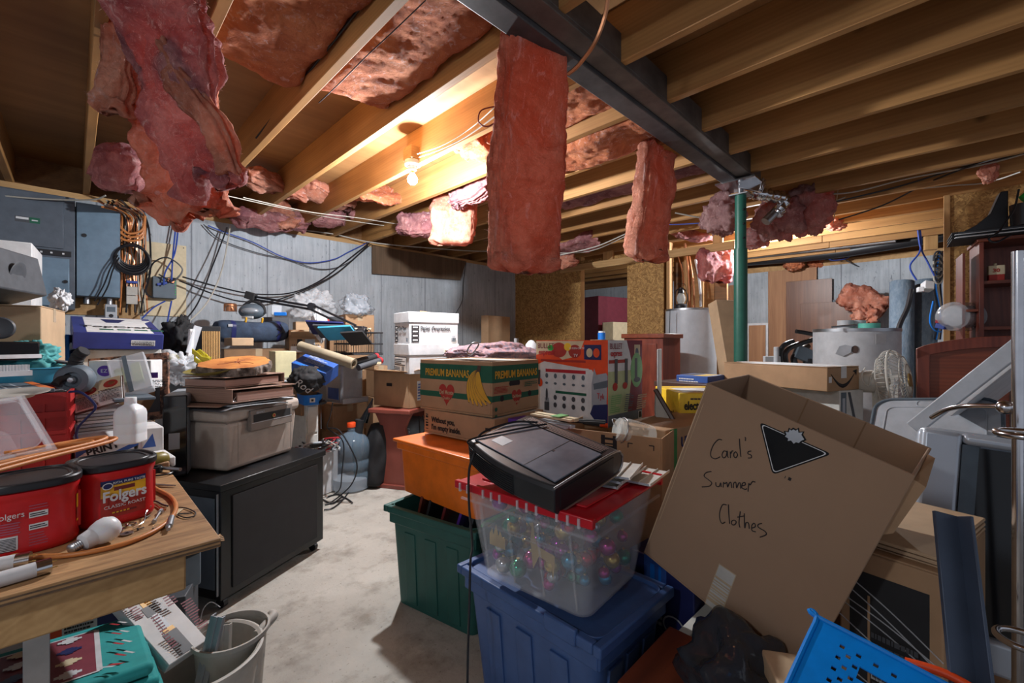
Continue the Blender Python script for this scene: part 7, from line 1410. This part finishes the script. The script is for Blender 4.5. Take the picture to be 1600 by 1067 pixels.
# black steel angle
a, c_ = D(1478,802,.70), D(1508,1085,.62); c_ = D(1512,1120,.60); m = MB('steelplate'); L = (c_-a).length; m.M = axis(a, c_-a, RD); m.box(-.019,-.003,0,.019,.003,L); m.box(.014,-.003,0,.019,.025,L); solo('steel_angle', 'dark blue black steel angle bar standing at the lower right', 'angle bar', m, bev=.001)
# blue basket with red scissors
A, R_, L_ = D(1282,968,.70), D(1462,1064,.60), D(1246,1085,.62)
bu = (R_-A); bw = bu.length; bu.normalize(); bv = (A-L_); bv = (bv-bu*bv.dot(bu)).normalized(); bn = bu.cross(bv)
Mk = Matrix(((bu.x,bv.x,bn.x,A.x),(bu.y,bv.y,bn.y,A.y),(bu.z,bv.z,bn.z,A.z),(0,0,0,1)))
t = thing('plastic_basket', 'bright blue perforated plastic basket at the bottom right corner', 'basket', Mk); bw = .26; bh = .20
m = MB('basket'); nx, ny = 26, 20; c1 = bw/nx
def hole(i, j): return 2 < i < nx-1 and 2 < j < ny-2 and (i+j) % 2 == 0 and not (5 < i < 14 and 12 < j < 17)
slot = lambda i, j: 5 < i < 14 and j in (14, 15)
for i in range(nx):
    for j in range(ny):
        if slot(i, j): continue
        x0, y0 = i*c1, -bh+j*bh/ny; x1, y1 = x0+c1, y0+bh/ny
        if hole(i, j):
            e = c1*.3; cx, cy = (x0+x1)/2, (y0+y1)/2
            P = [(x0,y0),(x1,y0),(x1,y1),(x0,y1)]; Q = [(cx-e,cy-e),(cx+e,cy-e),(cx+e,cy+e),(cx-e,cy+e)]
            m.add([(x,y,0) for x, y in P+Q], [(0,1,5,4),(1,2,6,5),(2,3,7,6),(3,0,4,7)])
        else: m.add([(x0,y0,0),(x1,y0,0),(x1,y1,0),(x0,y1,0)], [(0,1,2,3)])
o = m.build('side_wall', t, solid=.0025, flat=True)
m = MB('basket'); m.tube([(-.004,-bh,0),(-.004,-.01,0),(.004,.002,0),(bw-.01,.002,0),(bw+.002,-.01,0)], .004, 8); m.build('rim', t)
m = MB('basket'); m.box(-.002,-bh,-.14,.0005,0,0); m.box(0,-bh,-.14,bw,-bh+.003,0); m.build('end_wall', t)
Mr = Mk @ rot(V(.17,.018,-.03), -8); t = thing('scissors', 'red handled scissors lying in the blue basket', 'scissors', Mr); m = MB('orangered'); m.tube([(-.07,.0,0),(-.02,.014,.01),(.05,.006,.01),(.10,-.03,.01),(.105,-.06,.01)], .006, 10); m.tube([(-.07,.0,0),(-.03,-.01,.012),(.03,-.012,.014),(.085,-.045,.012)], .004, 8); m.build('handle', t)
m = MB('white'); m.box(-.04,-.03,-.01,.06,-.012,.0); m.build('blade', t)
Mr = Mk @ rot(V(.10,-.055,.012), -32); t = thing('strap', 'orange red strap poking through the slot of the blue basket', 'strap', Mr); m = MB('orangered'); m.box(0,-.010,-.02,.11,.010,-.015); m.box(.02,-.008,-.01,.11,.016,-.005); m.build('strap_band', t, bev=.002)
# ---------------------------------------------------------------- television, strip, frame at right
fu = V(.707,-.707,0)*.80-V(.707,.707,0)*.60; tz = V(0,0,1); fn = tz.cross(fu)*-1
A = D(1441,668,1.28); th_ = .62; TVM = Matrix(((fu.x,-fu.cross(tz).x,0,A.x),(fu.y,-fu.cross(tz).y,0,A.y),(0,0,1,A.z-th_),(0,0,0,1)))
t = thing('television', 'silver framed tube television with a dark screen at the right', 'television', TVM @ Matrix.Translation((0,0,th_)) @ Matrix.Rotation(math.radians(-6), 4, 'X') @ Matrix.Rotation(math.radians(4), 4, 'Y') @ Matrix.Translation((0,0,-th_))); tw = .62
m = MB('silver'); m.use(mat('tvsilver', (.46,.51,.58), .35, .4)); m.box(0,0,0,.085,.05,th_); m.box(tw-.055,0,0,tw,.05,th_); m.box(.085,0,th_-.03,tw-.055,.05,th_); m.box(.085,0,0,tw-.055,.05,.09); m.build('bezel', t, bev=.012, seg=3)
m = MB('slate'); m.hexa([(.085,.0,.09),(.125,.028,.09),(.125,.05,.09),(.085,.05,.09),(.085,0,th_-.03),(.125,.028,th_-.03),(.125,.05,th_-.03),(.085,.05,th_-.03)]); m.build('inner_frame', t)
m = MB('glossblack'); m.box(.122,.026,.09,tw-.06,.04,th_-.035); m.build('screen', t)
m = MB('slate'); m.use('tvsilver'); m.hexa([(-.012,.05,0),(tw,.05,0),(tw-.1,.42,.05),(.08,.42,.05),(-.012,.05,th_+.012),(tw,.05,th_+.012),(tw-.1,.42,th_-.12),(.08,.42,th_-.12)]); m.build('housing', t, bev=.03, seg=4)
m = MB('darkgrey'); m.box(.16,.06,th_+.0,.5,.16,th_+.016); m.build('vent_panel', t, bev=.004)
m = MB('lightgrey'); m.box(.36,.08,th_+.016,.46,.14,th_+.0165); m.build('sticker', t)
bx('cardboard_box', 'carton standing on the floor under the television', 'box', (1560,1.1), (1700,1.4), (1440,1.5), A.z-th_-.003, 0, 'cardboard_dark')
a, c_ = D(1428,668,1.45), D(1604,530,1.25); m = MB('lightgrey'); L = (c_-a).length; m.M = axis(a, c_-a, V(0,0,1)); m.box(-.022,-.015,0,.022,.015,L); solo('metal_rail', 'long pale grey rail leaning diagonally over the television', 'rail', m, bev=.003)
slab('white_shelf', 'white shelf board leaning behind the television under the grey rail', 'board', D(1486,650,1.55), D(1540,640,1.9), D(1600,568,1.5), .02, 'white', flat=False)
# chrome stand at the right edge
o_ = D(1590,640,1.02); t = thing('chrome_rack', 'chrome pole rack with curved arm and hooks at the right edge', 'rack', V(o_.x, o_.y, 0)); O3 = lambda px, py, d: D(px, py, d)-V(o_.x, o_.y, 0)
m = MB('chrome'); m.cyl((0,0,0), (0,0,1.33), .010, n=20); m.cyl((.03,-.03,0),(.03,-.03,1.33), .008, n=16); m.build('pole', t)
m = MB('chrome'); m.tube([O3(1592,634,1.02), O3(1560,634,1.06), O3(1510,634,1.12), O3(1478,640,1.18), O3(1455,652,1.22)], .006, 12); m.build('arm', t)
m = MB('chrome'); m.sphere(O3(1570,636,1.04), .016, 18, 10); m.cyl(O3(1570,636,1.04), O3(1592,636,1.02), .009, n=12); m.build('knob', t)
for k, (px, py) in enumerate(((1600,678), (1600,1000))):
    m = MB('chrome'); c_ = O3(px, py, .92); m.tube([c_+V(.04*math.cos(a)*1.0, .04*math.sin(a), 0) for a in [2*PI*q/14 for q in range(14)]], .007, 10, closed=True); m.build('ring', t)
t = thing('edge_panel', 'tall brownish panel beyond the chrome pole, cut off by the right edge', 'cabinet', frame(D(1592,410,1.34), D(1700,400,1.25), D(1592,410,1.44), 1.37)[0]); m = MB('beigedark'); m.box(0,0,0,.3,.05,1.37); m.build('body', t, bev=.004); m = MB('lightgrey'); m.box(-.003,.004,1.24,0,.046,1.36); m.box(-.003,.0,0,0,.006,1.37); m.build('trim', t)  # upright panel beyond the chrome pole, not a cabinet
# ---------------------------------------------------------------- behind: amazon carton, fan, tote lid, headboard, bookcase, heaters
t, w_, d_, h = carton('parcel_box', 'long brown parcel box with a curved arrow smile on its end', 'box', D(1293,573,2.2), D(1341,567,2.32), D(1131,571,2.75), .125, 'cardboard', tape='paper')
pts = [(w_*.12,.085),(w_*.2,.055),(w_*.4,.035),(w_*.6,.035),(w_*.8,.055),(w_*.88,.08),(w_*.84,.10),(w_*.92,.105),(w_*.93,.075),(w_*.82,.04),(w_*.6,.018),(w_*.4,.018),(w_*.2,.035),(w_*.10,.075)]
mb = MB('ink'); mb.M = FI(FF(w_,d_,h), .0006); P = [(w_*.10+w_*.75*k/12, .09-.055*math.sin(PI*k/12)) for k in range(13)]; Q = [(p[0], p[1]-.004-.016*math.sin(PI*k/12)) for k, p in enumerate(P)]
mb.add([(x,y,0) for x, y in P+Q], [(k, 13+k, 14+k, k+1) for k in range(12)]); mb.add([(w_*.78,.10,0),(w_*.92,.108,0),(w_*.90,.075,0),(w_*.86,.09,0)], [(0,3,2,1)]); mb.build('smile_arrow', t, solid=.0006)
decal(t, FF(w_,d_,h), [('paper', .01,.045,.035,.075)], 'sticker'); decal(t, FT(w_,d_,h), [('paper', .01,.03,w_-.01,d_*.75)], 'top_paper')
t, w_, d_, h = carton('white_carton', 'white carton with dark stripes on its end below the parcel box', 'box', D(1312,610,2.24), D(1350,606,2.3), D(1160,610,2.8), .22, 'offwhite', seam=False)
decal(t, FF(w_,d_,h), [('slate', .01,.04,.05,.21), ('darkgrey', [(.06,.21),(.08,.21),(.13,.04),(.11,.04)]), ('lightgrey', .02,.06,.04,.18)], 'stripes')
bx('cardboard_box', 'carton under the white striped carton', 'box', (1312,2.26), (1350,2.35), (1160,2.8), .64, 0, 'cardboard_dark')
# fan
c_ = D(1398,594,2.25); ax = (RD*.62-FD*.78+V(0,0,.12)).normalized(); t = thing('desk_fan', 'cream oscillating fan with a wire cage standing behind the grey tote lid', 'fan', axis(c_, ax, V(0,0,1)))
m = MB('fanwhite')
for k in range(44):
    a = 2*PI*k/44; P = [(.035*math.cos(a), .035*math.sin(a), .055), (.10*math.cos(a), .10*math.sin(a), .05), (.148*math.cos(a), .148*math.sin(a), .02), (.155*math.cos(a), .155*math.sin(a), 0)]; m.tube(P, .0013, 4); P = [(x, y, -z-.01) for x, y, z in P]; m.tube(P, .0013, 4)
for r, z in ((.155,0),(.12,.042),(.08,.054),(.12,-.052)): m.tube([(r*math.cos(a), r*math.sin(a), z) for a in [2*PI*q/32 for q in range(32)]], .003 if r < .15 else .005, 6, closed=True, smooth=False)
m.build('cage', t)
for k in range(3):
    m = MB('frost'); a0 = k*2*PI/3
    m.grid(lambda u, v: ((.03+.10*u)*math.cos(a0+(v-.5)*1.2*(.5+u*.6)), (.03+.10*u)*math.sin(a0+(v-.5)*1.2*(.5+u*.6)), .01-.03*(v-.5)), 6, 6); m.build('blade', t, solid=.002)
m = MB('brass'); m.cyl((0,0,.056), (0,0,.062), .034, n=28); m.build('badge', t)
m = MB('fanwhite'); m.lathe([(.02,-.02),(.055,-.06),(.06,-.09),(.055,-.15),(.03,-.17),(.001,-.172)], 28); m.build('motor', t)
Ri = axis(c_, ax, V(0,0,1)).inverted(); q0 = D(1385,600,2.33)
m = MB('fanwhite'); m.M = Ri; m.cyl(D(1372,600,2.36), at(1378,2.36,.50), .026, .036, n=20); m.build('neck', t)
m = MB('fanwhite'); m.M = Ri @ Matrix.Translation(at(1378,2.36,.46)); m.lathe([(.001,0),(.13,0),(.135,.01),(.11,.035),(.04,.05),(.001,.05)], 36); m.build('base', t)
bx('cardboard_box', 'carton carrying the cream fan', 'box', (1385,2.1), (1480,2.45), (1330,2.4), .458, 0, 'cardboard_dark')
cable('white cord wound around the back of the fan', [D(*p, 2.28) for p in ((1352,574),(1346,585),(1350,598),(1358,602),(1360,590),(1366,580),(1378,578),(1372,600),(1366,620))], .004, 'fanwhite')
# tote lid
A, R_, L_ = D(1376,665,1.75), D(1480,668,1.60), D(1392,612,1.85); lu = (R_-A).normalized(); lv = (L_-A); lv = (lv-lu*lv.dot(lu)).normalized(); ln = lu.cross(lv); Mx = Matrix(((lu.x,lv.x,ln.x,A.x),(lu.y,lv.y,ln.y,A.y),(lu.z,lv.z,ln.z,A.z),(0,0,0,1))) @ Matrix.Translation((-.03,-.12,0))
t = thing('tote_lid', 'grey blue tote lid propped upright in front of the fan', 'lid', Mx)
def rr(w_, h_, r, n=6): return [(cx+r*math.cos(math.radians(a0+90*q/n)), cy+r*math.sin(math.radians(a0+90*q/n))) for cx, cy, a0 in ((w_-r,h_-r,0),(r,h_-r,90),(r,r,180),(w_-r,r,270)) for q in range(n+1)]
m = MB('lightgrey'); m.poly(rr(.36,.275,.06), -.012, 0); m.build('panel', t, bev=.003)
m = MB('slate'); P = rr(.36,.275,.06); m.tube([(x,y,.002) for x, y in P], .006, 8, closed=True, smooth=False); m.build('rim', t)
m = MB('lightgrey'); P = [(x+.04,y+.03) for x, y in rr(.28,.20,.03)]; m.tube([(x,y,.001) for x, y in P], .003, 6, closed=True, smooth=False); P = [(x+.13,y+.235) for x, y in rr(.18,.03,.012)]; m.tube([(x,y,.001) for x, y in P], .002, 6, closed=True, smooth=False); m.build('moulded_lines', t)
bx('cardboard_box', 'carton behind the television under the grey tote lid', 'box', (1430,1.62), (1540,1.75), (1340,1.95), .65, 0, 'cardboard_dark')
# headboard
A, R_ = D(1431,630,2.15), D(1600,622,1.95); hu = (R_-A); hu.z = 0; hw = .62; hu.normalize(); Mx = Matrix(((hu.x,-hu.cross(V(0,0,1)).x,0,A.x),(hu.y,-hu.cross(V(0,0,1)).y,0,A.y),(0,0,1,.35),(0,0,0,1)))
t = thing('headboard', 'reddish brown wooden headboard with an arched top leaning at the right', 'headboard', Mx)
def arch(x, lo, hi): return lo+(hi-lo)*math.sin(PI*min(1,max(0,x)))**.8
hb = 1.115-.35
m = MB('mahogany_x'); n = 24; top = [(hw*k/n, hb-.03+.06*math.sin(PI*k/n)**.7) for k in range(n+1)]; m.M = Matrix(((1,0,0,0),(0,0,-1,0),(0,1,0,0),(0,0,0,1)))
m.poly([(0,0),(hw,0)]+top[::-1], 0, .02); m.build('panel', t, bev=.002)
m = MB('mahogany'); m.M = Matrix(((1,0,0,0),(0,0,-1,-.02),(0,1,0,0),(0,0,0,1))); m.poly([(0,0),(.045,0),(.045,hb-.05),(0,hb-.03)], 0, .012); m.poly([(hw-.045,0),(hw,0),(hw,hb-.03),(hw-.045,hb-.05)], 0, .012)
inn = [(x, y-.05) for x, y in top]; m.add([(x,y,0) for x, y in top]+[(x,y,0) for x, y in inn]+[(x,y,.012) for x, y in top]+[(x,y,.012) for x, y in inn], [(i,i+1,n+2+i,n+1+i) for i in range(n)]+[(2*n+2+i,3*n+3+i,3*n+4+i,2*n+3+i) for i in range(n)]+[(n+1+i,n+2+i,3*n+4+i,3*n+3+i) for i in range(n)]+[(i,2*n+2+i,2*n+3+i,i+1) for i in range(n)]); m.build('raised_frame', t, bev=.002)
m = MB('darkwood'); m.M = Matrix(((1,0,0,0),(0,0,-1,-.021),(0,1,0,0),(0,0,0,1)))
m.box(hw*.5-.002,.0,0,hw*.5+.002,hb-.04,.001)
m.build('groove', t)
# bookcase
Mx, w_, d_ = frame(D(1530,378,2.60), D(1660,378,2.50), D(1508,381,2.95), 0); A = D(1530,378,2.60); bh_ = A.z-.0; Mx.translation.z = 0
t = thing('bookcase', 'mahogany bookcase with shelves standing by the chipboard wall at right', 'bookcase', Mx); w_, d_ = .75, .30
m = MB('mahogany'); m.box(0,0,0,.02,d_,bh_); m.build('side_panel', t, bev=.002); m = MB('mahogany'); m.box(w_-.02,0,0,w_,d_,bh_); m.build('side_panel', t, bev=.002)
m = MB('mahogany'); m.box(.02,d_-.008,0,w_-.02,d_,bh_); m.build('back_panel', t)
m = MB('mahogany_x'); m.box(-.01,-.01,bh_,w_+.01,d_+.01,bh_+.02); m.build('top', t, bev=.003)
for z in (.1,.5,.86,1.19,1.46): m = MB('mahogany_x'); m.box(.02,.01,z,w_-.02,d_-.01,z+.018); m.build('shelf', t)
for z in (.9, 1.30): m = MB('mahogany_x'); m.box(-.05,.02,z,0,d_-.02,z+.014); m.build('side_shelf', t)
m = MB('mahogany'); m.box(-.062,.06,.6,-.05,d_-.0,1.66); m.build('side_shelf_post', t)
Bk = Mx; t = thing('tea_tin', 'small red and cream printed tin on the bookcase shelf', 'tin', Bk @ V(.05,.06,1.481) ); t.matrix_world = Bk @ Matrix.Translation((.045,.04,1.479))
m = MB('heart'); m.box(0,0,0,.065,.05,.065); m.use('cream'); m.box(-.001,-.001,.035,.066,.051,.09); m.cyl((.03,.025,.09),(.03,.025,.105), .008, n=10); m.build('tin', t, bev=.003); text(t, '30', .03, Matrix(((1,0,0,.015),(0,0,-1,-.0015),(0,1,0,.05),(0,0,0,1))), 'heart', bold=.001)
for k in range(7):
    m = MB(('blackmat','paper','darkgrey')[k%3]); m.box(-.12+.012*(k%3),-.06-.01*(k%2),0,.62,.22,.005); o = solo('paper_stack', 'loose sheet pile on top of the bookcase, '+('lowest sheet','second sheet','third sheet','fourth sheet','fifth sheet','sixth sheet','topmost sheet')[k], 'papers', m, 'papers on the bookcase'); o.matrix_world = Bk @ rot(V(0,0,bh_+.022+k*.0062), (k%3)*2-2)
Tz = bh_+.022+7*.0062+.002
t = thing('black_stand', 'black wedge shaped plastic stand on top of the bookcase', 'stand', Bk @ Matrix.Translation((-.08,.02,Tz))); m = MB('black'); m.M = Matrix(((1,0,0,0),(0,0,-1,.1),(0,1,0,0),(0,0,0,1))); m.poly([(0,0),(.20,0),(.20,.22),(.17,.22),(.13,.10),(.07,.04)], 0, .1); m.build('wedge', t, bev=.004)
t = thing('black_cup', 'black desk organiser on the bookcase holding a green cup', 'organiser', Bk @ Matrix.Translation((.17,-.02,Tz))); m = MB('black'); m.lathe([(.001,0),(.05,0),(.055,.12),(.05,.12),(.046,.01),(.001,.006)], 28); m.build('cup', t)
t = thing('green_cup', 'bright green plastic cup tipped on the black organiser', 'cup', Bk @ rot(V(.17,-.03,Tz+.14), 0, 0, 50)); m = MB('green'); m.lathe([(.001,0),(.03,0),(.042,.10),(.039,.10),(.028,.006),(.001,.004)], 28); m.build('cup', t)
cable('black cord looping in front of the bookcase top', [D(*p, 2.4) for p in ((1592,295),(1585,325),(1572,345),(1560,362),(1545,372),(1556,378),(1580,366))], .005, 'black')
# bag of cups hanging
c_ = D(1496,494,2.75); t = thing('cup_sleeve', 'clear plastic sleeve of stacked cups hanging beside the bookcase', 'bag', axis(c_, RD+FD*.3, V(0,0,1)))
m = MB('plasticbag'); m.lathe([(.01,-.13),(.055,-.10),(.075,-.06)]+[(.088+.003*(k%2), -.05+k*.012) for k in range(14)]+[(.08,.12),(.001,.125)], 32); m.build('sleeve', t)
m = MB('white'); m.lathe([(.001,-.04)]+[(.062+.008*(k%2), -.035+k*.012) for k in range(13)]+[(.001,.12)], 28); m.build('cups', t)
m = MB('wireblue'); m.cbox((-.06,-.05,-.03), (.03,.05,.09), .3); m.use('redink'); m.cbox((-.03,-.07,-.05), (.02,.02,.03), .3); m.build('printed_mark', t, bev=.003)
# carpet rolls
for i, (p0, p1, r, l_) in enumerate((((1408,440,4.9),(1406,600,4.7),.118,'left upright blue grey carpet roll against the far wall'), ((1448,438,4.9),(1436,620,4.75),.115,'right tilted blue grey carpet roll against the far wall'))):
    a, c_ = D(*p0), D(*p1); c_.z = .01; t = thing('carpet_roll', l_, 'carpet roll', axis(c_, a-c_), 'carpet rolls'); L = (a-c_).length
    m = MB('carpetroll'); n = 160; vs = []
    for k in range(n+1): aa = 6*PI*k/n; rr_ = r*(.35+.65*k/n); vs += [(rr_*math.cos(aa), rr_*math.sin(aa), 0), (rr_*math.cos(aa), rr_*math.sin(aa), L)]
    m.add(vs, [(2*k, 2*k+2, 2*k+3, 2*k+1) for k in range(n)]); m.build('roll', t, solid=.008)
t = thing('black_tube', 'long black bent strip leaning between the carpet rolls', 'strip', V(0,0,0)); m = MB('black'); m.tube([D(1424,452,4.6), D(1418,480,4.55), D(1405,510,4.5), D(1400,545,4.4), D(1401,620,4.3)], .022, 8); m.build('strip', t)
# panels on the far wall
for px0, px1, py, d0, z1, mm, l_ in ((1200,1276,424,6.6,None,'oakpanel','brown wood panel leaning on the far wall right of the column'), (1228,1300,440,6.55,None,'panelwood','purple brown panel in front of the brown wood panel'), (1250,1345,474,6.45,None,'panelwood','wide low dark panel leaning on the far wall behind the white tank'),
    (1170,1196,508,5.4,None,'oakpanel','narrow light wood grain panel right behind the column'), (1160,1200,505,5.6,None,'white','white board edge behind the narrow wood grain panel'), (1300,1350,468,6.7,None,'slate','slate blue board between the dark panel and the pink batt')):
    a = WX(px0, py, XF-.06-.03*(6.7-d0)*6); c_ = WX(px1, py, XF-.06-.03*(6.7-d0)*6); c_.z = a.z; u = (c_-a).normalized(); w2 = (c_-a).length; hgt = a.z
    Mq = Matrix(((u.x, 0, 0, a.x), (u.y, 0, 0, a.y), (0,0,1,0), (0,0,0,1))); nn = V(0,0,1).cross(u); Mq = Matrix(((u.x, nn.x, 0, a.x), (u.y, nn.y, 0, a.y), (0,0,1,0), (0,0,0,1)))
    m = MB(mm); m.box(0,0,0,w2,.018,hgt); o = solo('wall_panel', l_, 'panel', m, 'boards along the far wall', bev=.002); o.matrix_world = Mq
batt('insulation_batt', 'folded pink batt lying on the boards left of the carpet rolls', [D(1322,460,5.7), D(1350,468,5.6), D(1376,478,5.5)], V(0,0,1), .30, .18, 61, 'pink', .04, None, ragged=.06, n=60)
lump('insulation_batt', 'lower pink wad under the folded batt by the carpet rolls', D(1352,495,5.5), (.17,.12,.14), 62, 'pink', .5)
bx('cardboard_box', 'carton under the folded pink batt at the far wall', 'box', (1345,5.45), (1385,5.6), (1315,5.6), 1.30, 0, 'darkwood', seam=False)
# round white tank
o_ = at(1336,2.95,0); t = thing('water_tank', 'round white tank with a torn hole and a grey rim behind the parcel box', 'tank', o_); zt = D(1336,512,2.75).z
m = MB('white'); m.cyl((0,0,0),(0,0,zt-.02), .235, n=56); m.build('body', t); m = MB('steel'); m.cyl((0,0,zt-.02),(0,0,zt), .238, n=56); m.build('top_rim', t)
vd = -(o_.normalized()); vd.z = 0; vd.normalize(); sd = V(-vd.y, vd.x, 0); q = V(0,0,CAM_H-.05)+vd*.2365
m = MB('darkwood'); m.M = axis(q, vd, sd); m.poly(ell(0,0,.018,.024,20), -.002, .002); m.build('hole', t)
m = MB('steel'); m.M = axis(q-sd*.05, (vd-sd*.15).normalized(), sd); m.poly([(-.05,-.03),(-.01,-.045),(.03,-.02),(.035,.02),(.0,.03),(-.03,.018)], .002, .004); m.build('torn_metal', t)
m = MB('paper'); m.M = axis(V(0,0,zt-.07)+vd*.20+sd*.125, (vd*.8+sd*.55).normalized(), V(0,0,1)); m.box(-.03,-.03,0,.03,.03,.002); m.build('sticker', t)
m = MB('offwhite'); m.box(-.03,-.01,0,.03,.03,1.05); m.M = Matrix.Translation(sd*.0); o = m.build('side_pipe_cover', t); o.location = (vd*.17+sd*.20)
for i, (px, r, hh, mm, l_) in enumerate(((1321,.045,.055,'white','left white roll standing on the white tank'), (1340,.045,.055,'white','right white roll standing on the white tank'))):
    m = MB(mm); m.M = Matrix.Translation(at(px,2.92,zt+.001)); m.lathe([(.001,0),(r,0),(r,hh),(r*.5,hh),(r*.5,hh-.01),(.001,hh-.01)], 28); solo('paper_roll', l_, 'roll', m)
t = thing('tape_roll', 'mint green tape roll lying on the white tank', 'tape roll', at(1358,2.85,zt+.001)); m = MB('mint'); m.lathe([(.035,0),(.058,0),(.058,.032),(.035,.032),(.035,0)], 32, cap=False); m.build('roll', t)
m = MB('steel'); m.cyl(at(1300,2.8,zt+.008), at(1338,2.8,zt+.02), .007, n=8); solo('metal_rod', 'thin metal rod lying on the white tank', 'rod', m)
# water heater
o_ = at(1079,4.85,0); t = thing('water_heater', 'tall grey white water heater in the opening of the chipboard wall', 'water heater', o_); zt = 1.475
m = MB('lightgrey'); m.use(mat('heatergrey', (.50,.53,.57), .4, var=.1)); m.cyl((0,0,.02),(0,0,zt-.02), .262, n=56); m.build('body', t); m = MB('steel'); m.cyl((0,0,zt-.02),(0,0,zt), .266, n=56); m.build('top_rim', t)
m = MB('copper'); m.cyl((.08,0,zt),(.08,0,zt+.05), .015, n=12); m.use('steel'); m.cyl((-.02,.05,zt),(-.02,.05,zt+.06), .02, n=12); m.build('pipe_stub', t)
t = thing('lantern', 'black oil lantern standing on the tall water heater', 'lantern', at(1064,4.72,zt+.002))
m = MB('black'); m.lathe([(.001,0),(.06,0),(.062,.03),(.045,.045),(.03,.05),(.001,.05)], 28); m.build('base', t); m = MB('glassjar'); m.lathe([(.028,.05),(.045,.09),(.045,.12),(.028,.16)], 24, cap=False); m.build('glass_chimney', t)
m = MB('black'); m.lathe([(.001,.16),(.035,.16),(.03,.19),(.02,.205),(.022,.22),(.001,.225)], 24); m.build('cap', t)
m = MB('black')
for s in (-1, 1): m.tube([s*RD*.05+V(0,0,.03), s*RD*.07+V(0,0,.11), s*RD*.05+V(0,0,.19), s*RD*.02+V(0,0,.21)], .006, 8)
m.tube([RD*.06+V(0,0,.19), RD*.04+V(0,0,.26), -RD*.04+V(0,0,.26), -RD*.06+V(0,0,.19)], .003, 6); m.build('wire_frame', t)
# chest behind appliance box
t, w_, d_, h = bx('wooden_chest', 'mahogany cabinet with a moulded top left of the tall water heater', 'cabinet', (1036,3.9), (1045,4.2), (975,4.2), 1.18, 0, 'mahogany', seam=False)
m = MB('mahogany_x'); m.box(-.02,-.02,h-.03,w_+.02,d_+.02,h+.012); m.build('top', t, bev=.006); m = MB('mahogany'); m.box(-.008,.06,.1,0,d_-.06,h-.08); m.build('door', t, bev=.004)
# tall leaning carton
a0, a1 = D(1128,472,3.9), D(1150,600,3.7); t = thing('long_carton', 'long narrow brown carton leaning beside the green column', 'box', V(0,0,0)); ax_ = (a0-a1).normalized(); m = MB('cardboard_light'); M_ = axis(a1-ax_*.73, ax_, RD+FD*.2); t.matrix_world = M_; m.box(-.10,-.06,0,.09,.06,(a0-a1).length+.73); m.build('body', t, bev=.004)
decal(t, M_.inverted() @ M_ @ Matrix(((1,0,0,.01),(0,0,-1,-.0605),(0,1,0,.9),(0,0,0,1))), scribble('slate', 0,0,.06,.1,5), 'print')
slab('wood_lath', 'thin wooden lath leaning behind the long narrow carton', 'lath', D(1140,445,4.2), D(1146,445,4.25), D(1138,445,4.3), 1.68, 'oakpanel')
# exercise machine handles
t = thing('exercise_machine', 'black handlebars of an exercise machine left of the white tank', 'exercise machine', at(1262,3.25,0)); b0 = at(1262,3.25,0); E = lambda px, py, d: D(px, py, d)-b0
for pts, r in ((((1244,517,3.3),(1262,520,3.3),(1280,524,3.3)), .016), (((1221,566,3.3),(1219,550,3.3),(1226,538,3.3),(1240,533,3.3)), .018), (((1228,566,3.2),(1227,552,3.2),(1236,542,3.2),(1258,534,3.2),(1284,526,3.2)), .018), (((1262,540,3.4),(1240,560,3.3),(1262,600,3.3)), .022)):
    m = MB('black'); m.tube([E(*p) for p in pts], r, 12); m.build('handlebar', t)
m = MB('slate'); m.cbox(E(1256,553,3.3), (.14,.05,.10), -.8, 0, .4); m.build('console', t, bev=.006); m = MB('blackmat'); m.cyl(E(1262,560,3.3), (0,0,.05), .03, n=16); m.box(-.3,-.04,0,.3,.04,.06); m.build('frame', t)
m = MB('white'); m.cbox(at(1206,3.3,.92), (.12,.03,.18), -.8); m.cyl(at(1213,3.28,.9), at(1213,3.28,1.08), .018, n=16); solo('white_bottle', 'white spray bottle and card left of the exercise machine', 'bottle', m, bev=.004)
bx('cardboard_box', 'dark carton under the white bottle left of the exercise machine', 'box', (1215,3.25), (1250,3.4), (1170,3.35), .82, 0, 'cardboard_dark')
